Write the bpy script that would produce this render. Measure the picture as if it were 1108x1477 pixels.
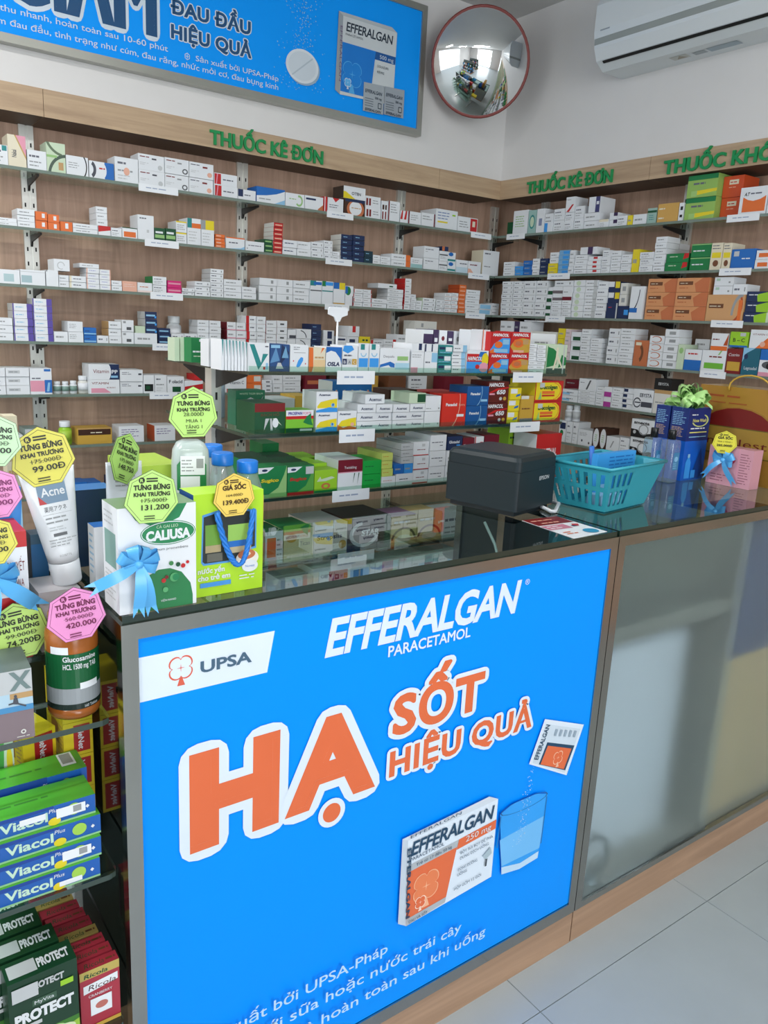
import bpy, math, random
from mathutils import Vector, Matrix
from mathutils.geometry import tessellate_polygon
for o in list(bpy.data.objects): bpy.data.objects.remove(o, do_unlink=True)
SC = bpy.context.scene
COL = SC.collection
# ------------------------------------------------------------------ camera
CAM_H = 1.36272
F_PX, FW, FH = 1138.09, 1108.0, 1477.0
RT = ((.81044333, -.58379675, .04861033), (-.09624029, -.21453488, -.97196327), (.5778576, .78304288, -.23005313))
cam_d = bpy.data.cameras.new('camera'); cam = bpy.data.objects.new('camera', cam_d); COL.objects.link(cam)
cam_d.sensor_fit = 'VERTICAL'; cam_d.sensor_height = 36.0; cam_d.lens = F_PX / FH * 36.0
cam_d.clip_start = .02; cam_d.clip_end = 100
cam.matrix_world = Matrix(((RT[0][0], -RT[1][0], -RT[2][0], 0), (RT[0][1], -RT[1][1], -RT[2][1], 0), (RT[0][2], -RT[1][2], -RT[2][2], CAM_H), (0, 0, 0, 1)))
SC.camera = cam
# ------------------------------------------------------------------ light
SC.view_settings.view_transform = 'Standard'; SC.view_settings.look = 'None'
SC.view_settings.gamma = 1.0; SC.view_settings.use_curve_mapping = False
SC.view_settings.exposure = 0.3
W = bpy.data.worlds.new('daylight'); SC.world = W; W.use_nodes = True
bg = W.node_tree.nodes['Background']; bg.inputs[0].default_value = (.86, .93, 1, 1); bg.inputs[1].default_value = 1.3
def area(name, loc, rot, sx, sy, power, col=(1, 1, 1)):
    l = bpy.data.lights.new(name, 'AREA'); l.shape = 'RECTANGLE'; l.size = sx; l.size_y = sy; l.energy = power; l.color = col
    o = bpy.data.objects.new(name, l); COL.objects.link(o); o.location = loc; o.rotation_euler = rot; return o
PI = math.pi
area('daylight_shopfront', (-.1, -3.95, 1.35), (PI/2, 0, 0), 2.6, 2.3, 104, (.93, .97, 1))          # daylight coming in through the open shop front
area('daylight_side_door', (-3.15, .4, 1.35), (PI/2, 0, -PI/2), 3.4, 2.3, 9, (.95, .98, 1))       # daylight through the open street side
# ------------------------------------------------------------------ helpers
def px_ray(u, v):
    a, b = (u - FW/2) / F_PX, (v - FH/2) / F_PX
    return tuple(RT[0][i]*a + RT[1][i]*b + RT[2][i] for i in range(3))
def on_y(u, v, y):
    r = px_ray(u, v); k = y / r[1]; return Vector((r[0]*k, y, CAM_H + r[2]*k))
def on_x(u, v, x):
    r = px_ray(u, v); k = x / r[0]; return Vector((x, r[1]*k, CAM_H + r[2]*k))
def on_z(u, v, z):
    r = px_ray(u, v); k = (z - CAM_H) / r[2]; return Vector((r[0]*k, r[1]*k, z))
def lin(c):
    c = c / 255.0
    return c/12.92 if c <= .04045 else ((c + .055)/1.055)**2.4
C = dict(white=(224, 228, 232), offwhite=(214, 214, 208), cream=(222, 214, 190), grey=(150, 154, 156), lgrey=(190, 194, 196), dgrey=(84, 88, 92), ink=(70, 74, 84), black=(22, 24, 26),
         navy=(24, 44, 84), blue=(28, 104, 184), sky=(58, 150, 226), lblue=(140, 190, 222), teal=(34, 132, 132), green=(22, 122, 66), dgreen=(16, 78, 46), lime=(150, 200, 44), lgreen=(146, 190, 120),
         pgreen=(196, 214, 186), yellow=(226, 206, 40), gold=(196, 156, 60), orange=(222, 110, 48), dorange=(176, 74, 34), red=(190, 34, 36), dred=(120, 26, 28), maroon=(112, 22, 40),
         pink=(220, 150, 170), hotpink=(206, 36, 116), peach=(226, 172, 150), purple=(84, 68, 156), dpurple=(62, 46, 84), lilac=(150, 110, 150), tan=(186, 150, 100), brown=(110, 66, 40), dbrown=(62, 34, 22), copper=(190, 110, 70),
         paper=(232, 236, 240))
_mats = {}
def nodes_of(name):
    m = bpy.data.materials.new(name); m.use_nodes = True
    return m, m.node_tree, m.node_tree.nodes['Principled BSDF']
def M(col, rough=.45, metal=0.0, spec=.5, vary=.04):
    c = C[col] if isinstance(col, str) else col
    key = (c, rough, metal, spec, vary)
    if key in _mats: return _mats[key]
    m, t, b = nodes_of('paint_%d_%d_%d' % tuple(int(x) for x in c))
    rgb = [lin(x) for x in c]
    b.inputs['Roughness'].default_value = rough; b.inputs['Metallic'].default_value = metal; b.inputs['Specular IOR Level'].default_value = spec
    if vary:
        n = t.nodes.new('ShaderNodeTexNoise'); n.inputs['Scale'].default_value = 9; n.inputs['Detail'].default_value = 3
        tc = t.nodes.new('ShaderNodeTexCoord'); t.links.new(tc.outputs['Object'], n.inputs['Vector'])
        r = t.nodes.new('ShaderNodeMix'); r.data_type = 'RGBA'
        r.inputs[6].default_value = (*[x*(1 - vary*2) for x in rgb], 1); r.inputs[7].default_value = (*[min(1, x*(1 + vary)) for x in rgb], 1)
        t.links.new(n.outputs['Fac'], r.inputs[0]); t.links.new(r.outputs[2], b.inputs['Base Color'])
    else:
        b.inputs['Base Color'].default_value = (*rgb, 1)
    _mats[key] = m
    return m
def wood(name, c0, c1, axis, scale=14, rough=.5):
    m, t, b = nodes_of(name)
    tc = t.nodes.new('ShaderNodeTexCoord'); mp = t.nodes.new('ShaderNodeMapping')
    s = [scale]*3; s[axis] = scale*.06
    mp.inputs['Scale'].default_value = s
    n = t.nodes.new('ShaderNodeTexNoise'); n.inputs['Scale'].default_value = 3; n.inputs['Detail'].default_value = 8; n.inputs['Roughness'].default_value = .65; n.inputs['Distortion'].default_value = .8
    r = t.nodes.new('ShaderNodeValToRGB')
    r.color_ramp.elements[0].position = .3; r.color_ramp.elements[1].position = .72
    r.color_ramp.elements[0].color = (*[lin(x) for x in c0], 1); r.color_ramp.elements[1].color = (*[lin(x) for x in c1], 1)
    t.links.new(tc.outputs['Object'], mp.inputs['Vector']); t.links.new(mp.outputs['Vector'], n.inputs['Vector']); t.links.new(n.outputs['Fac'], r.inputs['Fac']); t.links.new(r.outputs['Color'], b.inputs['Base Color'])
    b.inputs['Roughness'].default_value = rough
    return m
def glass(name, tint, refl=1.0, rough=.0, body=0.0, ior=1.5):
    """clear sheet: tinted see-through with a fresnel mirror on top"""
    m, t, b = nodes_of(name); t.nodes.remove(b)
    out = t.nodes['Material Output']
    tr = t.nodes.new('ShaderNodeBsdfTransparent'); tr.inputs[0].default_value = (*tint, 1)
    gl = t.nodes.new('ShaderNodeBsdfGlossy'); gl.inputs['Roughness'].default_value = rough; gl.inputs[0].default_value = (.95, 1, .98, 1)
    fr = t.nodes.new('ShaderNodeFresnel'); fr.inputs[0].default_value = ior
    mu = t.nodes.new('ShaderNodeMath'); mu.operation = 'MULTIPLY'; mu.inputs[1].default_value = refl; mu.use_clamp = True
    mx = t.nodes.new('ShaderNodeMixShader')
    ge = t.nodes.new('ShaderNodeNewGeometry'); iv = t.nodes.new('ShaderNodeMath'); iv.operation = 'SUBTRACT'; iv.inputs[0].default_value = 1; t.links.new(ge.outputs['Backfacing'], iv.inputs[1])
    m3 = t.nodes.new('ShaderNodeMath'); m3.operation = 'MULTIPLY'; t.links.new(fr.outputs[0], m3.inputs[0]); t.links.new(iv.outputs[0], m3.inputs[1])      # the mirror lies on the outer faces only
    t.links.new(m3.outputs[0], mu.inputs[0]); t.links.new(mu.outputs[0], mx.inputs[0]); t.links.new(tr.outputs[0], mx.inputs[1]); t.links.new(gl.outputs[0], mx.inputs[2])
    last = mx
    if body:
        df = t.nodes.new('ShaderNodeBsdfDiffuse'); df.inputs[0].default_value = (.7, .78, .76, 1)
        m2 = t.nodes.new('ShaderNodeMixShader'); m2.inputs[0].default_value = body
        t.links.new(mx.outputs[0], m2.inputs[1]); t.links.new(df.outputs[0], m2.inputs[2]); last = m2
    t.links.new(last.outputs[0], out.inputs[0])
    return m
def frosted(name, tint, rough):
    m, t, b = nodes_of(name)
    b.inputs['Base Color'].default_value = (*tint, 1); b.inputs['Transmission Weight'].default_value = 1; b.inputs['Roughness'].default_value = rough; b.inputs['IOR'].default_value = 1.12
    return m
def emit(name, col, s):
    m, t, b = nodes_of(name)
    b.inputs['Emission Color'].default_value = (*col, 1); b.inputs['Emission Strength'].default_value = s
    return m
# text turned into flat shapes
_txt = {}
def tmesh(s, bold=0.0, space=1.0, rnd=False):
    k = (s, bold, space, rnd)
    if k in _txt: return _txt[k]
    cu = bpy.data.curves.new('lettering', 'FONT'); cu.body = s; cu.size = 1; cu.space_character = space; cu.resolution_u = 3
    cu.fill_mode = 'NONE'
    ob = bpy.data.objects.new('lettering', cu); me = bpy.data.meshes.new_from_object(ob)
    P_ = [(v.co.x, v.co.y) for v in me.vertices]; nb = {}
    for e in me.edges: nb.setdefault(e.vertices[0], []).append(e.vertices[1]); nb.setdefault(e.vertices[1], []).append(e.vertices[0])
    bpy.data.meshes.remove(me); bpy.data.objects.remove(ob); bpy.data.curves.remove(cu)
    loops, done = [], set()
    for st_ in sorted(nb):
        if st_ in done: continue
        lp, cur, prev = [st_], st_, None; done.add(st_)
        while True:
            nx = [x for x in nb[cur] if x not in done]
            if not nx: break
            cur = nx[0] if prev is not None or len(nx) == 1 else min(nx); prev = cur; done.add(cur); lp.append(cur)
        if len(lp) > 2: loops.append([P_[i] for i in lp])
    def inside(p, lp):
        c_ = False; n_ = len(lp)
        for i in range(n_):
            (x1_, y1_), (x2_, y2_) = lp[i], lp[(i+1) % n_]
            if (y1_ > p[1]) != (y2_ > p[1]) and p[0] < (x2_ - x1_)*(p[1] - y1_)/(y2_ - y1_) + x1_: c_ = not c_
        return c_
    def sgn(lp): return sum(lp[i][0]*lp[(i+1) % len(lp)][1] - lp[(i+1) % len(lp)][0]*lp[i][1] for i in range(len(lp)))
    # contours wholly inside another one are its holes; contours that merely overlap are both filled
    holes = {}
    outer = []
    for i, lp in enumerate(loops):
        box_in = [j for j, o_ in enumerate(loops) if j != i and abs(sgn(o_)) > abs(sgn(lp)) and all(inside(p, o_) for p in lp[::max(1, len(lp)//6)])]
        if len(box_in) % 2 == 1: holes.setdefault(min(box_in, key=lambda j: abs(sgn(loops[j]))), []).append(i)
        else: outer.append(i)
    vs, fs = [], []; lev = 0
    for i in outer:
        ls = [loops[i]] + [loops[j] for j in holes.get(i, [])]; b = len(vs)
        tri = tessellate_polygon([[Vector((x, y, 0)) for x, y in l] for l in ls])
        for l in ls: vs += [(x_, y_, 0.0) for x_, y_ in l]
        fs += [tuple(b + k_ for k_ in t_) for t_ in tri]
        if bold:            # heavier strokes: a band of the wanted width along every contour, rounded at the corners
            for li, l in enumerate(ls):
                s_ = (1 if sgn(l) > 0 else -1)*(1 if li == 0 else -1); n_ = len(l); nr = []
                for a_ in range(n_):
                    (xa, ya), (xb, yb) = l[a_], l[(a_+1) % n_]; ln = math.hypot(xb - xa, yb - ya) or 1e-9; nr.append(((yb - ya)/ln*s_*bold, -(xb - xa)/ln*s_*bold))
                for a_ in range(n_):
                    (xa, ya), (xb, yb) = l[a_], l[(a_+1) % n_]; nx_, ny_ = nr[a_]; b = len(vs); lev += 1; zq = 1e-5*(1 + lev % 13)
                    vs += [(xa, ya, zq), (xb, yb, zq), (xb + nx_, yb + ny_, zq), (xa + nx_, ya + ny_, zq)]; fs.append((b, b+1, b+2, b+3))
                    px_, py_ = nr[a_-1]; cr_ = (px_*ny_ - py_*nx_)*s_
                    if cr_ > 1e-9:
                        a0_ = math.atan2(py_, px_); da = math.atan2(px_*ny_ - py_*nx_, px_*nx_ + py_*ny_)
                        if not rnd and abs(da) < 2.1:
                            b = len(vs); lev += 1; zq = 1e-5*(1 + lev % 13); r_ = bold/math.cos(da/2); am = a0_ + da/2
                            vs += [(xa, ya, zq), (xa + px_, ya + py_, zq), (xa + r_*math.cos(am), ya + r_*math.sin(am), zq), (xa + nx_, ya + ny_, zq)]; fs.append((b, b+1, b+2, b+3)); continue
                        m_ = 1 + int(abs(da)/.7); b = len(vs); lev += 1; zq = 1e-5*(1 + lev % 13)
                        vs.append((xa, ya, zq)); vs += [(xa + bold*math.cos(a0_ + da*t_/m_), ya + bold*math.sin(a0_ + da*t_/m_), zq) for t_ in range(m_ + 1)]
                        for t_ in range(m_): fs.append((b, b+1+t_, b+2+t_))
    x0 = min(v[0] for v in vs); x1 = max(v[0] for v in vs)
    _txt[k] = (vs, fs, x0, x1)
    return _txt[k]
CAP = .727
class MB:
    def __init__(s): s.v = []; s.f = []; s.fm = []; s.mats = []; s.smooth = []
    def mi(s, m):
        if m not in s.mats: s.mats.append(m)
        return s.mats.index(m)
    def face(s, idx, m, sm=False): s.f.append(tuple(idx)); s.fm.append(s.mi(m)); s.smooth.append(sm)
    def poly(s, pts, m, sm=False):
        b = len(s.v); s.v.extend(tuple(p) for p in pts); s.face(range(b, b + len(pts)), m, sm)
    def box(s, x0, x1, y0, y1, z0, z1, m, left=None, right=None, top=None, front=None, bottom=None):
        b = len(s.v)
        s.v += [(x0, y0, z0), (x1, y0, z0), (x1, y1, z0), (x0, y1, z0), (x0, y0, z1), (x1, y0, z1), (x1, y1, z1), (x0, y1, z1)]
        for q, mm in (((0, 3, 2, 1), bottom or m), ((4, 5, 6, 7), top or m), ((0, 1, 5, 4), front or m), ((1, 2, 6, 5), right or m), ((2, 3, 7, 6), m), ((3, 0, 4, 7), left or m)):
            s.face([b + i for i in q], mm)
    def prism(s, pts, axis, a0, a1, m, cap=None):
        """extrude a 2D outline along an axis (0,1,2) from a0 to a1"""
        def put(p, a):
            return (a, p[0], p[1]) if axis == 0 else ((p[0], a, p[1]) if axis == 1 else (p[0], p[1], a))
        n = len(pts); b = len(s.v)
        s.v += [put(p, a0) for p in pts] + [put(p, a1) for p in pts]
        s.face([b + i for i in range(n)][::-1], cap or m); s.face([b + n + i for i in range(n)], cap or m)
        for i in range(n): s.face((b + i, b + (i+1) % n, b + n + (i+1) % n, b + n + i), m)
    def lathe(s, prof, m, n=20, c=(0, 0, 0), mfun=None, sm=True):
        b = len(s.v)
        for (r, z) in prof:
            for i in range(n):
                a = 2*PI*i/n; s.v.append((c[0] + r*math.cos(a), c[1] + r*math.sin(a), c[2] + z))
        for k in range(len(prof) - 1):
            mm = mfun(k) if mfun else m
            for i in range(n): s.face((b + k*n + i, b + k*n + (i+1) % n, b + (k+1)*n + (i+1) % n, b + (k+1)*n + i), mm, sm)
        s.face([b + i for i in range(n)][::-1], mfun(0) if mfun else m); s.face([b + (len(prof)-1)*n + i for i in range(n)], mfun(len(prof)-2) if mfun else m)
    def tube(s, pts, r, m, n=8, closed=False):
        pts = [Vector(p) for p in pts]; b = len(s.v); N = len(pts); up = None
        for i, p in enumerate(pts):
            a = pts[i-1] if (i or closed) else p; c2 = pts[(i+1) % N] if (i < N-1 or closed) else p
            t = (c2 - a).normalized()
            if up is None: up = t.orthogonal().normalized()
            up = (up - t*up.dot(t)).normalized(); w = t.cross(up)
            rr = r[i] if isinstance(r, (list, tuple)) else r
            for k in range(n):
                an = 2*PI*k/n; q = p + up*(rr*math.cos(an)) + w*(rr*math.sin(an)); s.v.append(tuple(q))
        for i in range(N if closed else N-1):
            j = (i+1) % N
            for k in range(n): s.face((b + i*n + k, b + i*n + (k+1) % n, b + j*n + (k+1) % n, b + j*n + k), m, True)
        if not closed:
            s.face([b + k for k in range(n)][::-1], m); s.face([b + (N-1)*n + k for k in range(n)], m)
    def mesh(s, name):
        me = bpy.data.meshes.new(name); me.from_pydata(s.v, [], s.f)
        for m in s.mats: me.materials.append(m)
        for p, i, sm in zip(me.polygons, s.fm, s.smooth): p.material_index = i; p.use_smooth = sm
        me.update(); return me
    def obj(s, name, parent=None, loc=None, rot=None):
        o = bpy.data.objects.new(name, s.mesh(name)); COL.objects.link(o)
        if parent: o.parent = parent
        if loc is not None: o.location = loc
        if rot is not None: o.rotation_euler = rot
        return o
def clip_rect(pts, w, h):
    for ax, lim, keep in ((0, 0, 1), (0, w, -1), (1, 0, 1), (1, h, -1)):
        out = []
        for i in range(len(pts)):
            p, q = pts[i-1], pts[i]; dp, dq = (p[ax] - lim)*keep, (q[ax] - lim)*keep
            if (dp >= 0) != (dq >= 0):
                t = dp/(dp - dq); out.append((p[0] + (q[0] - p[0])*t, p[1] + (q[1] - p[1])*t))
            if dq >= 0: out.append(q)
        pts = out
        if not pts: return pts
    return pts
class Face:
    """a flat printable face: metres a (right), b (up) from its lower left corner; every print layer lies a hair above the last"""
    def __init__(s, mb, o, ax, ay, w, h, step=.00012):
        s.mb, s.o, s.ax, s.ay = mb, Vector(o), Vector(ax), Vector(ay); s.n = s.ax.cross(s.ay); s.w, s.h, s.k, s.step = w, h, 1, step
        s.clip = False
    def at(s, a, b, k=None): return s.o + s.ax*a + s.ay*b + s.n*(s.step*(k or s.k))
    def poly_m(s, pts, col, rough=.4):
        if len(pts) < 3: return
        s.mb.poly([s.at(a, b) for a, b in pts], col if not isinstance(col, (str, tuple)) else M(col, rough)); s.k += 1
    def text_m(s, t, a, b, cap, width, col, bold=0.0, shear=0.0, rot=0.0, align='c', rough=.4, space=1.0, fit=None):
        vs, fs, x0, x1 = tmesh(t, bold, space, fit is not None); sy = cap/CAP
        if fit is not None: x0, x1 = tmesh(t, fit, space)[2:]
        W_ = x1 - x0
        sx = width/W_ if width else sy
        off = {'c': -(x0 + x1)/2, 'l': -x0, 'r': -x1}[align]
        cr, sr = math.cos(rot), math.sin(rot); base = len(s.mb.v)
        m = col if not isinstance(col, (str, tuple)) else M(col, rough)
        for (x, y, zq) in vs:
            X = (x + off)*sx + shear*y*sy; Y = y*sy
            s.mb.v.append(tuple(s.at(a + X*cr - Y*sr, b + X*sr + Y*cr) + s.n*zq))
        for f in fs: s.mb.face([base + i for i in f], m)
        s.k += 2 if bold else 1
    def draw(s, ops):
        w, h = s.w, s.h
        for op in ops:
            t = op[0]
            if t == 'R': s.poly_m([(op[1]*w, op[2]*h), (op[3]*w, op[2]*h), (op[3]*w, op[4]*h), (op[1]*w, op[4]*h)], op[5])
            elif t == 'P': s.poly_m(clip_rect([(u*w, v*h) for u, v in op[1]], w, h), op[2])
            elif t == 'E': s.poly_m(clip_rect([((op[1] + op[3]*math.cos(2*PI*i/20))*w, (op[2] + op[4]*math.sin(2*PI*i/20))*h) for i in range(20)], w, h), op[5])
            elif t == 'A':
                _, u, v, ru, rv, th, a0, a1, c = op; n = 12
                ang = [math.radians(a0 + (a1 - a0)*i/n) for i in range(n+1)]
                m = M(c)
                for i in range(n):
                    q = [((u + ru*d*math.cos(g))*w, (v + rv*d*math.sin(g))*h) for g, d in ((ang[i], 1), (ang[i+1], 1), (ang[i+1], 1 - th), (ang[i], 1 - th))]
                    q = clip_rect(q, w, h)
                    if len(q) > 2: s.mb.poly([s.at(a, b) for a, b in q], m)
                s.k += 1
            elif t == 'T':
                o = op[7] if len(op) > 7 else {}
                s.text_m(op[1], op[2]*w, op[3]*h, op[4]*h, op[5]*w if op[5] else None, op[6], **o)
            elif t == 'L':
                _, u0, u1, v0, v1, n, c = op; rr = random.Random(int(u0*97 + v1*31 + n)); th = (v1 - v0)/max(1, n)*.34
                cc = C[c] if isinstance(c, str) else c
                if c in ('ink', 'dgrey'): cc = (98, 102, 114)
                m = M(cc)
                for i in range(n):
                    v = v1 - (i + .7)*(v1 - v0)/n; e = u0 + (u1 - u0)*rr.uniform(.6, 1); p = u0
                    while p < e - .02:
                        q = min(e, p + rr.uniform(.1, .24)); s.mb.poly([s.at(p*w, v*h), s.at(q*w, v*h), s.at(q*w, (v + th)*h), s.at(p*w, (v + th)*h)], m); p = q + .03
                s.k += 1
def prop(o, label=None, cat=None, group=None, kind=None):
    for k, v in (('label', label), ('category', cat), ('group', group), ('kind', kind)):
        if v: o[k] = v
    return o
def empty(name, loc=(0, 0, 0), rz=0, label=None, cat=None, group=None, kind=None):
    o = bpy.data.objects.new(name, None); COL.objects.link(o); o.location = loc; o.rotation_euler = (0, 0, rz); o.empty_display_size = .05
    return prop(o, label, cat, group, kind)
NONE = lambda: None
# ------------------------------------------------------------------ the room
CEIL = 2.766
YW, XW = 3.0, 2.817           # faces of the back and right walls (upper part); the shelving sits in a recess below
ND = .19                      # depth of the recess
HB, HT = 1.981, 2.067         # wooden header board
m_wall = M((218, 216, 214), .7, vary=.02); m_ceil = M((200, 200, 198), .8, vary=.02)
m_header = wood('light_oak_laminate', (160, 134, 108), (198, 172, 140), 0, 9)
m_header_y = wood('light_oak_laminate_side', (160, 134, 108), (198, 172, 140), 1, 9)
m_panel = wood('brown_laminate', (164, 134, 114), (196, 162, 141), 2, 12)
m_plinth = wood('plinth_laminate', (146, 116, 92), (180, 146, 118), 0, 7)
m_tile = M((176, 186, 190), .28, vary=.04); m_grout = M((128, 134, 134), .8)
def structure(name, mb, parent=None):
    o = mb.obj(name, parent); o['kind'] = 'structure'; return o
fl = MB(); fl.box(-3.3, 3.1, -4.05, 3.3, -.08, -.004, m_grout); floor = structure('floor', fl)
tl = MB(); tl.box(.001, .599, .001, .599, -.004, 0, m_tile); tile_me = tl.mesh('tile')
for i in range(-8, 4):
    for j in range(-9, 5):
        x, y = 1.104 + .6*i, .866 + .6*j
        if x > 3.0 or x < -3.8 or y > 3.1 or y < -4.5: continue
        o = bpy.data.objects.new('tile', tile_me); COL.objects.link(o); o.parent = floor; o.location = (x, y, 0)
mb = MB(); mb.box(-3.3, 3.1, -4.05, 3.3, CEIL, CEIL + .1, m_ceil); structure('ceiling', mb)
mb = MB(); mb.box(-3.3, 3.1, YW, YW + .4, HT, CEIL, m_wall); mb.box(-3.3, 3.1, YW + ND, YW + .4, 0, HT, m_panel); wb = structure('wall_back', mb)
mb = MB(); mb.box(XW, XW + .4, -4.05, YW, HT, CEIL, m_wall); mb.box(XW + ND, XW + .4, -4.05, YW + ND, 0, HT, m_panel); wr = structure('wall_right', mb)
mb = MB(); mb.box(-3.3, -3.2, -4.05, -1.3, 0, CEIL, m_wall); mb.box(-3.3, -3.2, 2.1, 3.0, 0, CEIL, m_wall); mb.box(-3.3, -3.2, -1.3, 2.1, 2.5, CEIL, m_wall); structure('wall_left', mb)
mb = MB(); mb.box(1.2, XW, -4.05, -3.98, 0, CEIL, m_wall); mb.box(-3.2, -1.4, -4.05, -3.98, 0, CEIL, m_wall); mb.box(-1.4, 1.2, -4.05, -3.98, 2.5, CEIL, m_wall); structure('wall_front', mb)
# header boards over the recess, butted end to end
tr1 = empty('trim_1', (0, 0, 0), kind='structure'); tr2 = empty('trim_2', (0, 0, 0), kind='structure')
xs = [-3.2, -.98, .726, 2.43, XW]
for a, b in zip(xs, xs[1:]):
    q = MB(); q.box(a + .0008, b - .0008, YW - .004, YW + ND, HB, HT, m_header, bottom=M((92, 72, 58), .6)); q.obj('header_board', tr1)  # underside coloured darker than the oak: the recess's shade painted in
ys = [YW - .004, 2.141, .94, -.3, -1.6, -2.9, -3.97]
for a, b in zip(ys, ys[1:]):
    q = MB(); q.box(XW - .004, XW + ND, b + .0008, a - .0008, HB, HT, m_header_y, bottom=M((92, 72, 58), .6)); q.obj('header_board', tr2)  # dark underside again, shade put into the board's colour
# green raised lettering on the headers
m_green = M((16, 140, 76), .4)
def raised(name, txt, loc, rotz, cap, width, label):
    e = empty(name, loc, rotz, label, 'sign')
    full = tmesh(txt, .028); sx = width/(full[3] - full[2]); sy = cap/CAP; pre = ''
    for ch in txt:
        pre += ch
        if ch == ' ': continue
        vs, fs, x0, x1 = tmesh(ch, .028)
        xr = tmesh(pre, .028)[3]          # right end of the text so far
        off = xr - x1 - full[2]; n = len(vs); g = MB()
        for d in (0, -.008): g.v += [((x + off)*sx, d - zq if d else 0, y*sy) for x, y, zq in vs]
        ed = {}
        for f in fs:
            g.face(f[::-1], m_green); g.face([n + i for i in f], m_green)
            for i in range(len(f)):
                q = (f[i], f[(i+1) % len(f)]); ed.setdefault(tuple(sorted(q)), []).append(q)
        for k, l in ed.items():
            if len(l) == 1: p, r = l[0]; g.face((p, r, n + r, n + p), m_green)
        g.obj('letter', e)
raised('raised_lettering', 'THUỐC KÊ ĐƠN', (1.312, YW - .0045, 1.993), 0, .05, .495, 'raised green letters on the back wall header board')
raised('raised_lettering', 'THUỐC KÊ ĐƠN', (XW - .0045, 2.812, 1.992), -PI/2, .05, .492, 'smaller raised green letters on the side header board nearest the room corner')
raised('raised_lettering', 'THUỐC KHÔNG KÊ ĐƠN', (XW - .0045, 2.072, 1.992), -PI/2, .05, .86, 'raised green letters on the side header board above the green cartons')
# ------------------------------------------------------------------ slotted uprights, brackets and glass shelves
m_steel = M((224, 224, 218), .3, .55); m_iron = M((30, 30, 30), .5, .3); m_slot = M((18, 18, 18), .8)
SZ = [1.815, 1.6265, 1.4385, 1.249, 1.064, .877, .69, .503]   # tops of the shelves
m_glass = glass('clear_shelf_glass', (.90, .96, .93)); m_edge = M((112, 128, 118), .15, 0, .8)
m_edge_d = M((44, 62, 54), .12, 0, .9)
def upright(loc, rz, label, group):
    e = empty('slotted_upright', loc, rz, label, 'shelf upright', group)
    q = MB()
    for dx in (-.024, .004): q.box(dx, dx + .020, -.014, 0, .1, HB, m_steel)
    q.box(-.004, .004, -.008, 0, .1, HB, m_steel)
    z = .16
    while z < HB - .03:
        for dx in (-.0165, .0115): q.poly([(dx, -.0145, z), (dx + .005, -.0145, z), (dx + .005, -.0145, z + .014), (dx, -.0145, z + .014)], m_slot)
        z += .05
    q.obj('channel', e)
    for z in SZ:
        b = MB(); b.prism([(-.012, z - .05), (-.012, z - .0105), (-ND + .03, z - .0105), (-ND + .03, z - .017), (-.03, z - .034), (-.022, z - .05)], 0, -.003, .003, m_iron); b.obj('bracket', e)
UPB = [on_y(46, 360, YW + ND - .014).x, on_y(349, 390, YW + ND - .014).x, on_y(576, 350, YW + ND - .014).x, 2.96]
for x, t in zip(UPB, ('steel upright behind the back-wall shelves at the purple-ended boxes', 'steel upright behind the back-wall shelves under the green letters', 'steel upright behind the back-wall shelves below the sign corner', 'steel upright on the back wall tucked into the room corner')):
    upright((x, YW + ND - .0005, 0), 0, t, 'slotted shelf uprights')
for px, py, t in ((780, 365, 'steel upright behind the side-wall shelves beside the room corner'), (986, 350, 'steel upright behind the side-wall shelves by the stacked green cartons')):
    upright((XW + ND - .0005, on_x(px, py, XW + ND - .014).y, 0), -PI/2, t, 'slotted shelf uprights')
ORD = ['top', 'second', 'third', 'fourth', 'fifth', 'sixth', 'seventh', 'lowest']
for k, z in enumerate(SZ):
    for nm, (x0, x1, y0, y1) in (('back', (-.6, XW + ND - .034, YW + .002, YW + ND - .015)), ('side', (XW + .002, XW + ND - .015, -2.6, YW - .006))):
        q = MB(); q.box(x0, x1, y0, y1, z - .01, z, m_glass, front=m_edge if nm == 'back' else m_glass, left=m_edge if nm == 'side' else m_glass)
        prop(q.obj('glass_shelf'), '%s long glass shelf of the %s wall shelving' % (ORD[k], 'back' if nm == 'back' else 'right side'), 'shelf', 'glass wall shelves')
# ------------------------------------------------------------------ cartons standing on shelves
def project(p):
    d = (p[0], p[1], p[2] - CAM_H); c = [sum(RT[i][j]*d[j] for j in range(3)) for i in range(3)]
    return FW/2 + F_PX*c[0]/c[2], FH/2 + F_PX*c[1]/c[2]
_carton = {}
def carton_mesh(w, h, d, body, ops, side=None, top=None, sops=None, name='medicine_box', key=None):
    k = key or (round(w, 4), round(h, 4), round(d, 4), body, repr(ops), side, top, repr(sops))
    if k in _carton: return _carton[k]
    q = MB(); q.box(0, w, 0, d, 0, h, M(body), left=M(side) if side else None, right=M(side) if side else None, top=M(top) if top else None)
    f = Face(q, (0, 0, 0), (1, 0, 0), (0, 0, 1), w, h); f.draw(ops or [])
    if sops:
        g = Face(q, (0, d, 0), (0, -1, 0), (0, 0, 1), d, h); g.draw(sops)
    _carton[k] = q.mesh(name)
    return _carton[k]
THINGS = []      # (object, label parts) for the shelf goods
def shelf(kind, plane, z, phrase, group, zmax=9): return dict(kind=kind, plane=plane, z=z, phrase=phrase, group=group, placed=[], zmax=zmax)
def sw(sh, px, py, off):
    """pixel -> (coordinate along the shelf, height) on the plane that lies off behind the shelf's front"""
    if sh['kind'] == 'Y': p = on_y(px, py, sh['plane'] + off); return p.x, p.z
    p = on_x(px, py, sh['plane'] + off); return -p.y, p.z
def swp(sh, a, off, z): return (a, sh['plane'] + off, z) if sh['kind'] == 'Y' else (sh['plane'] + off, -a, z)
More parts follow.
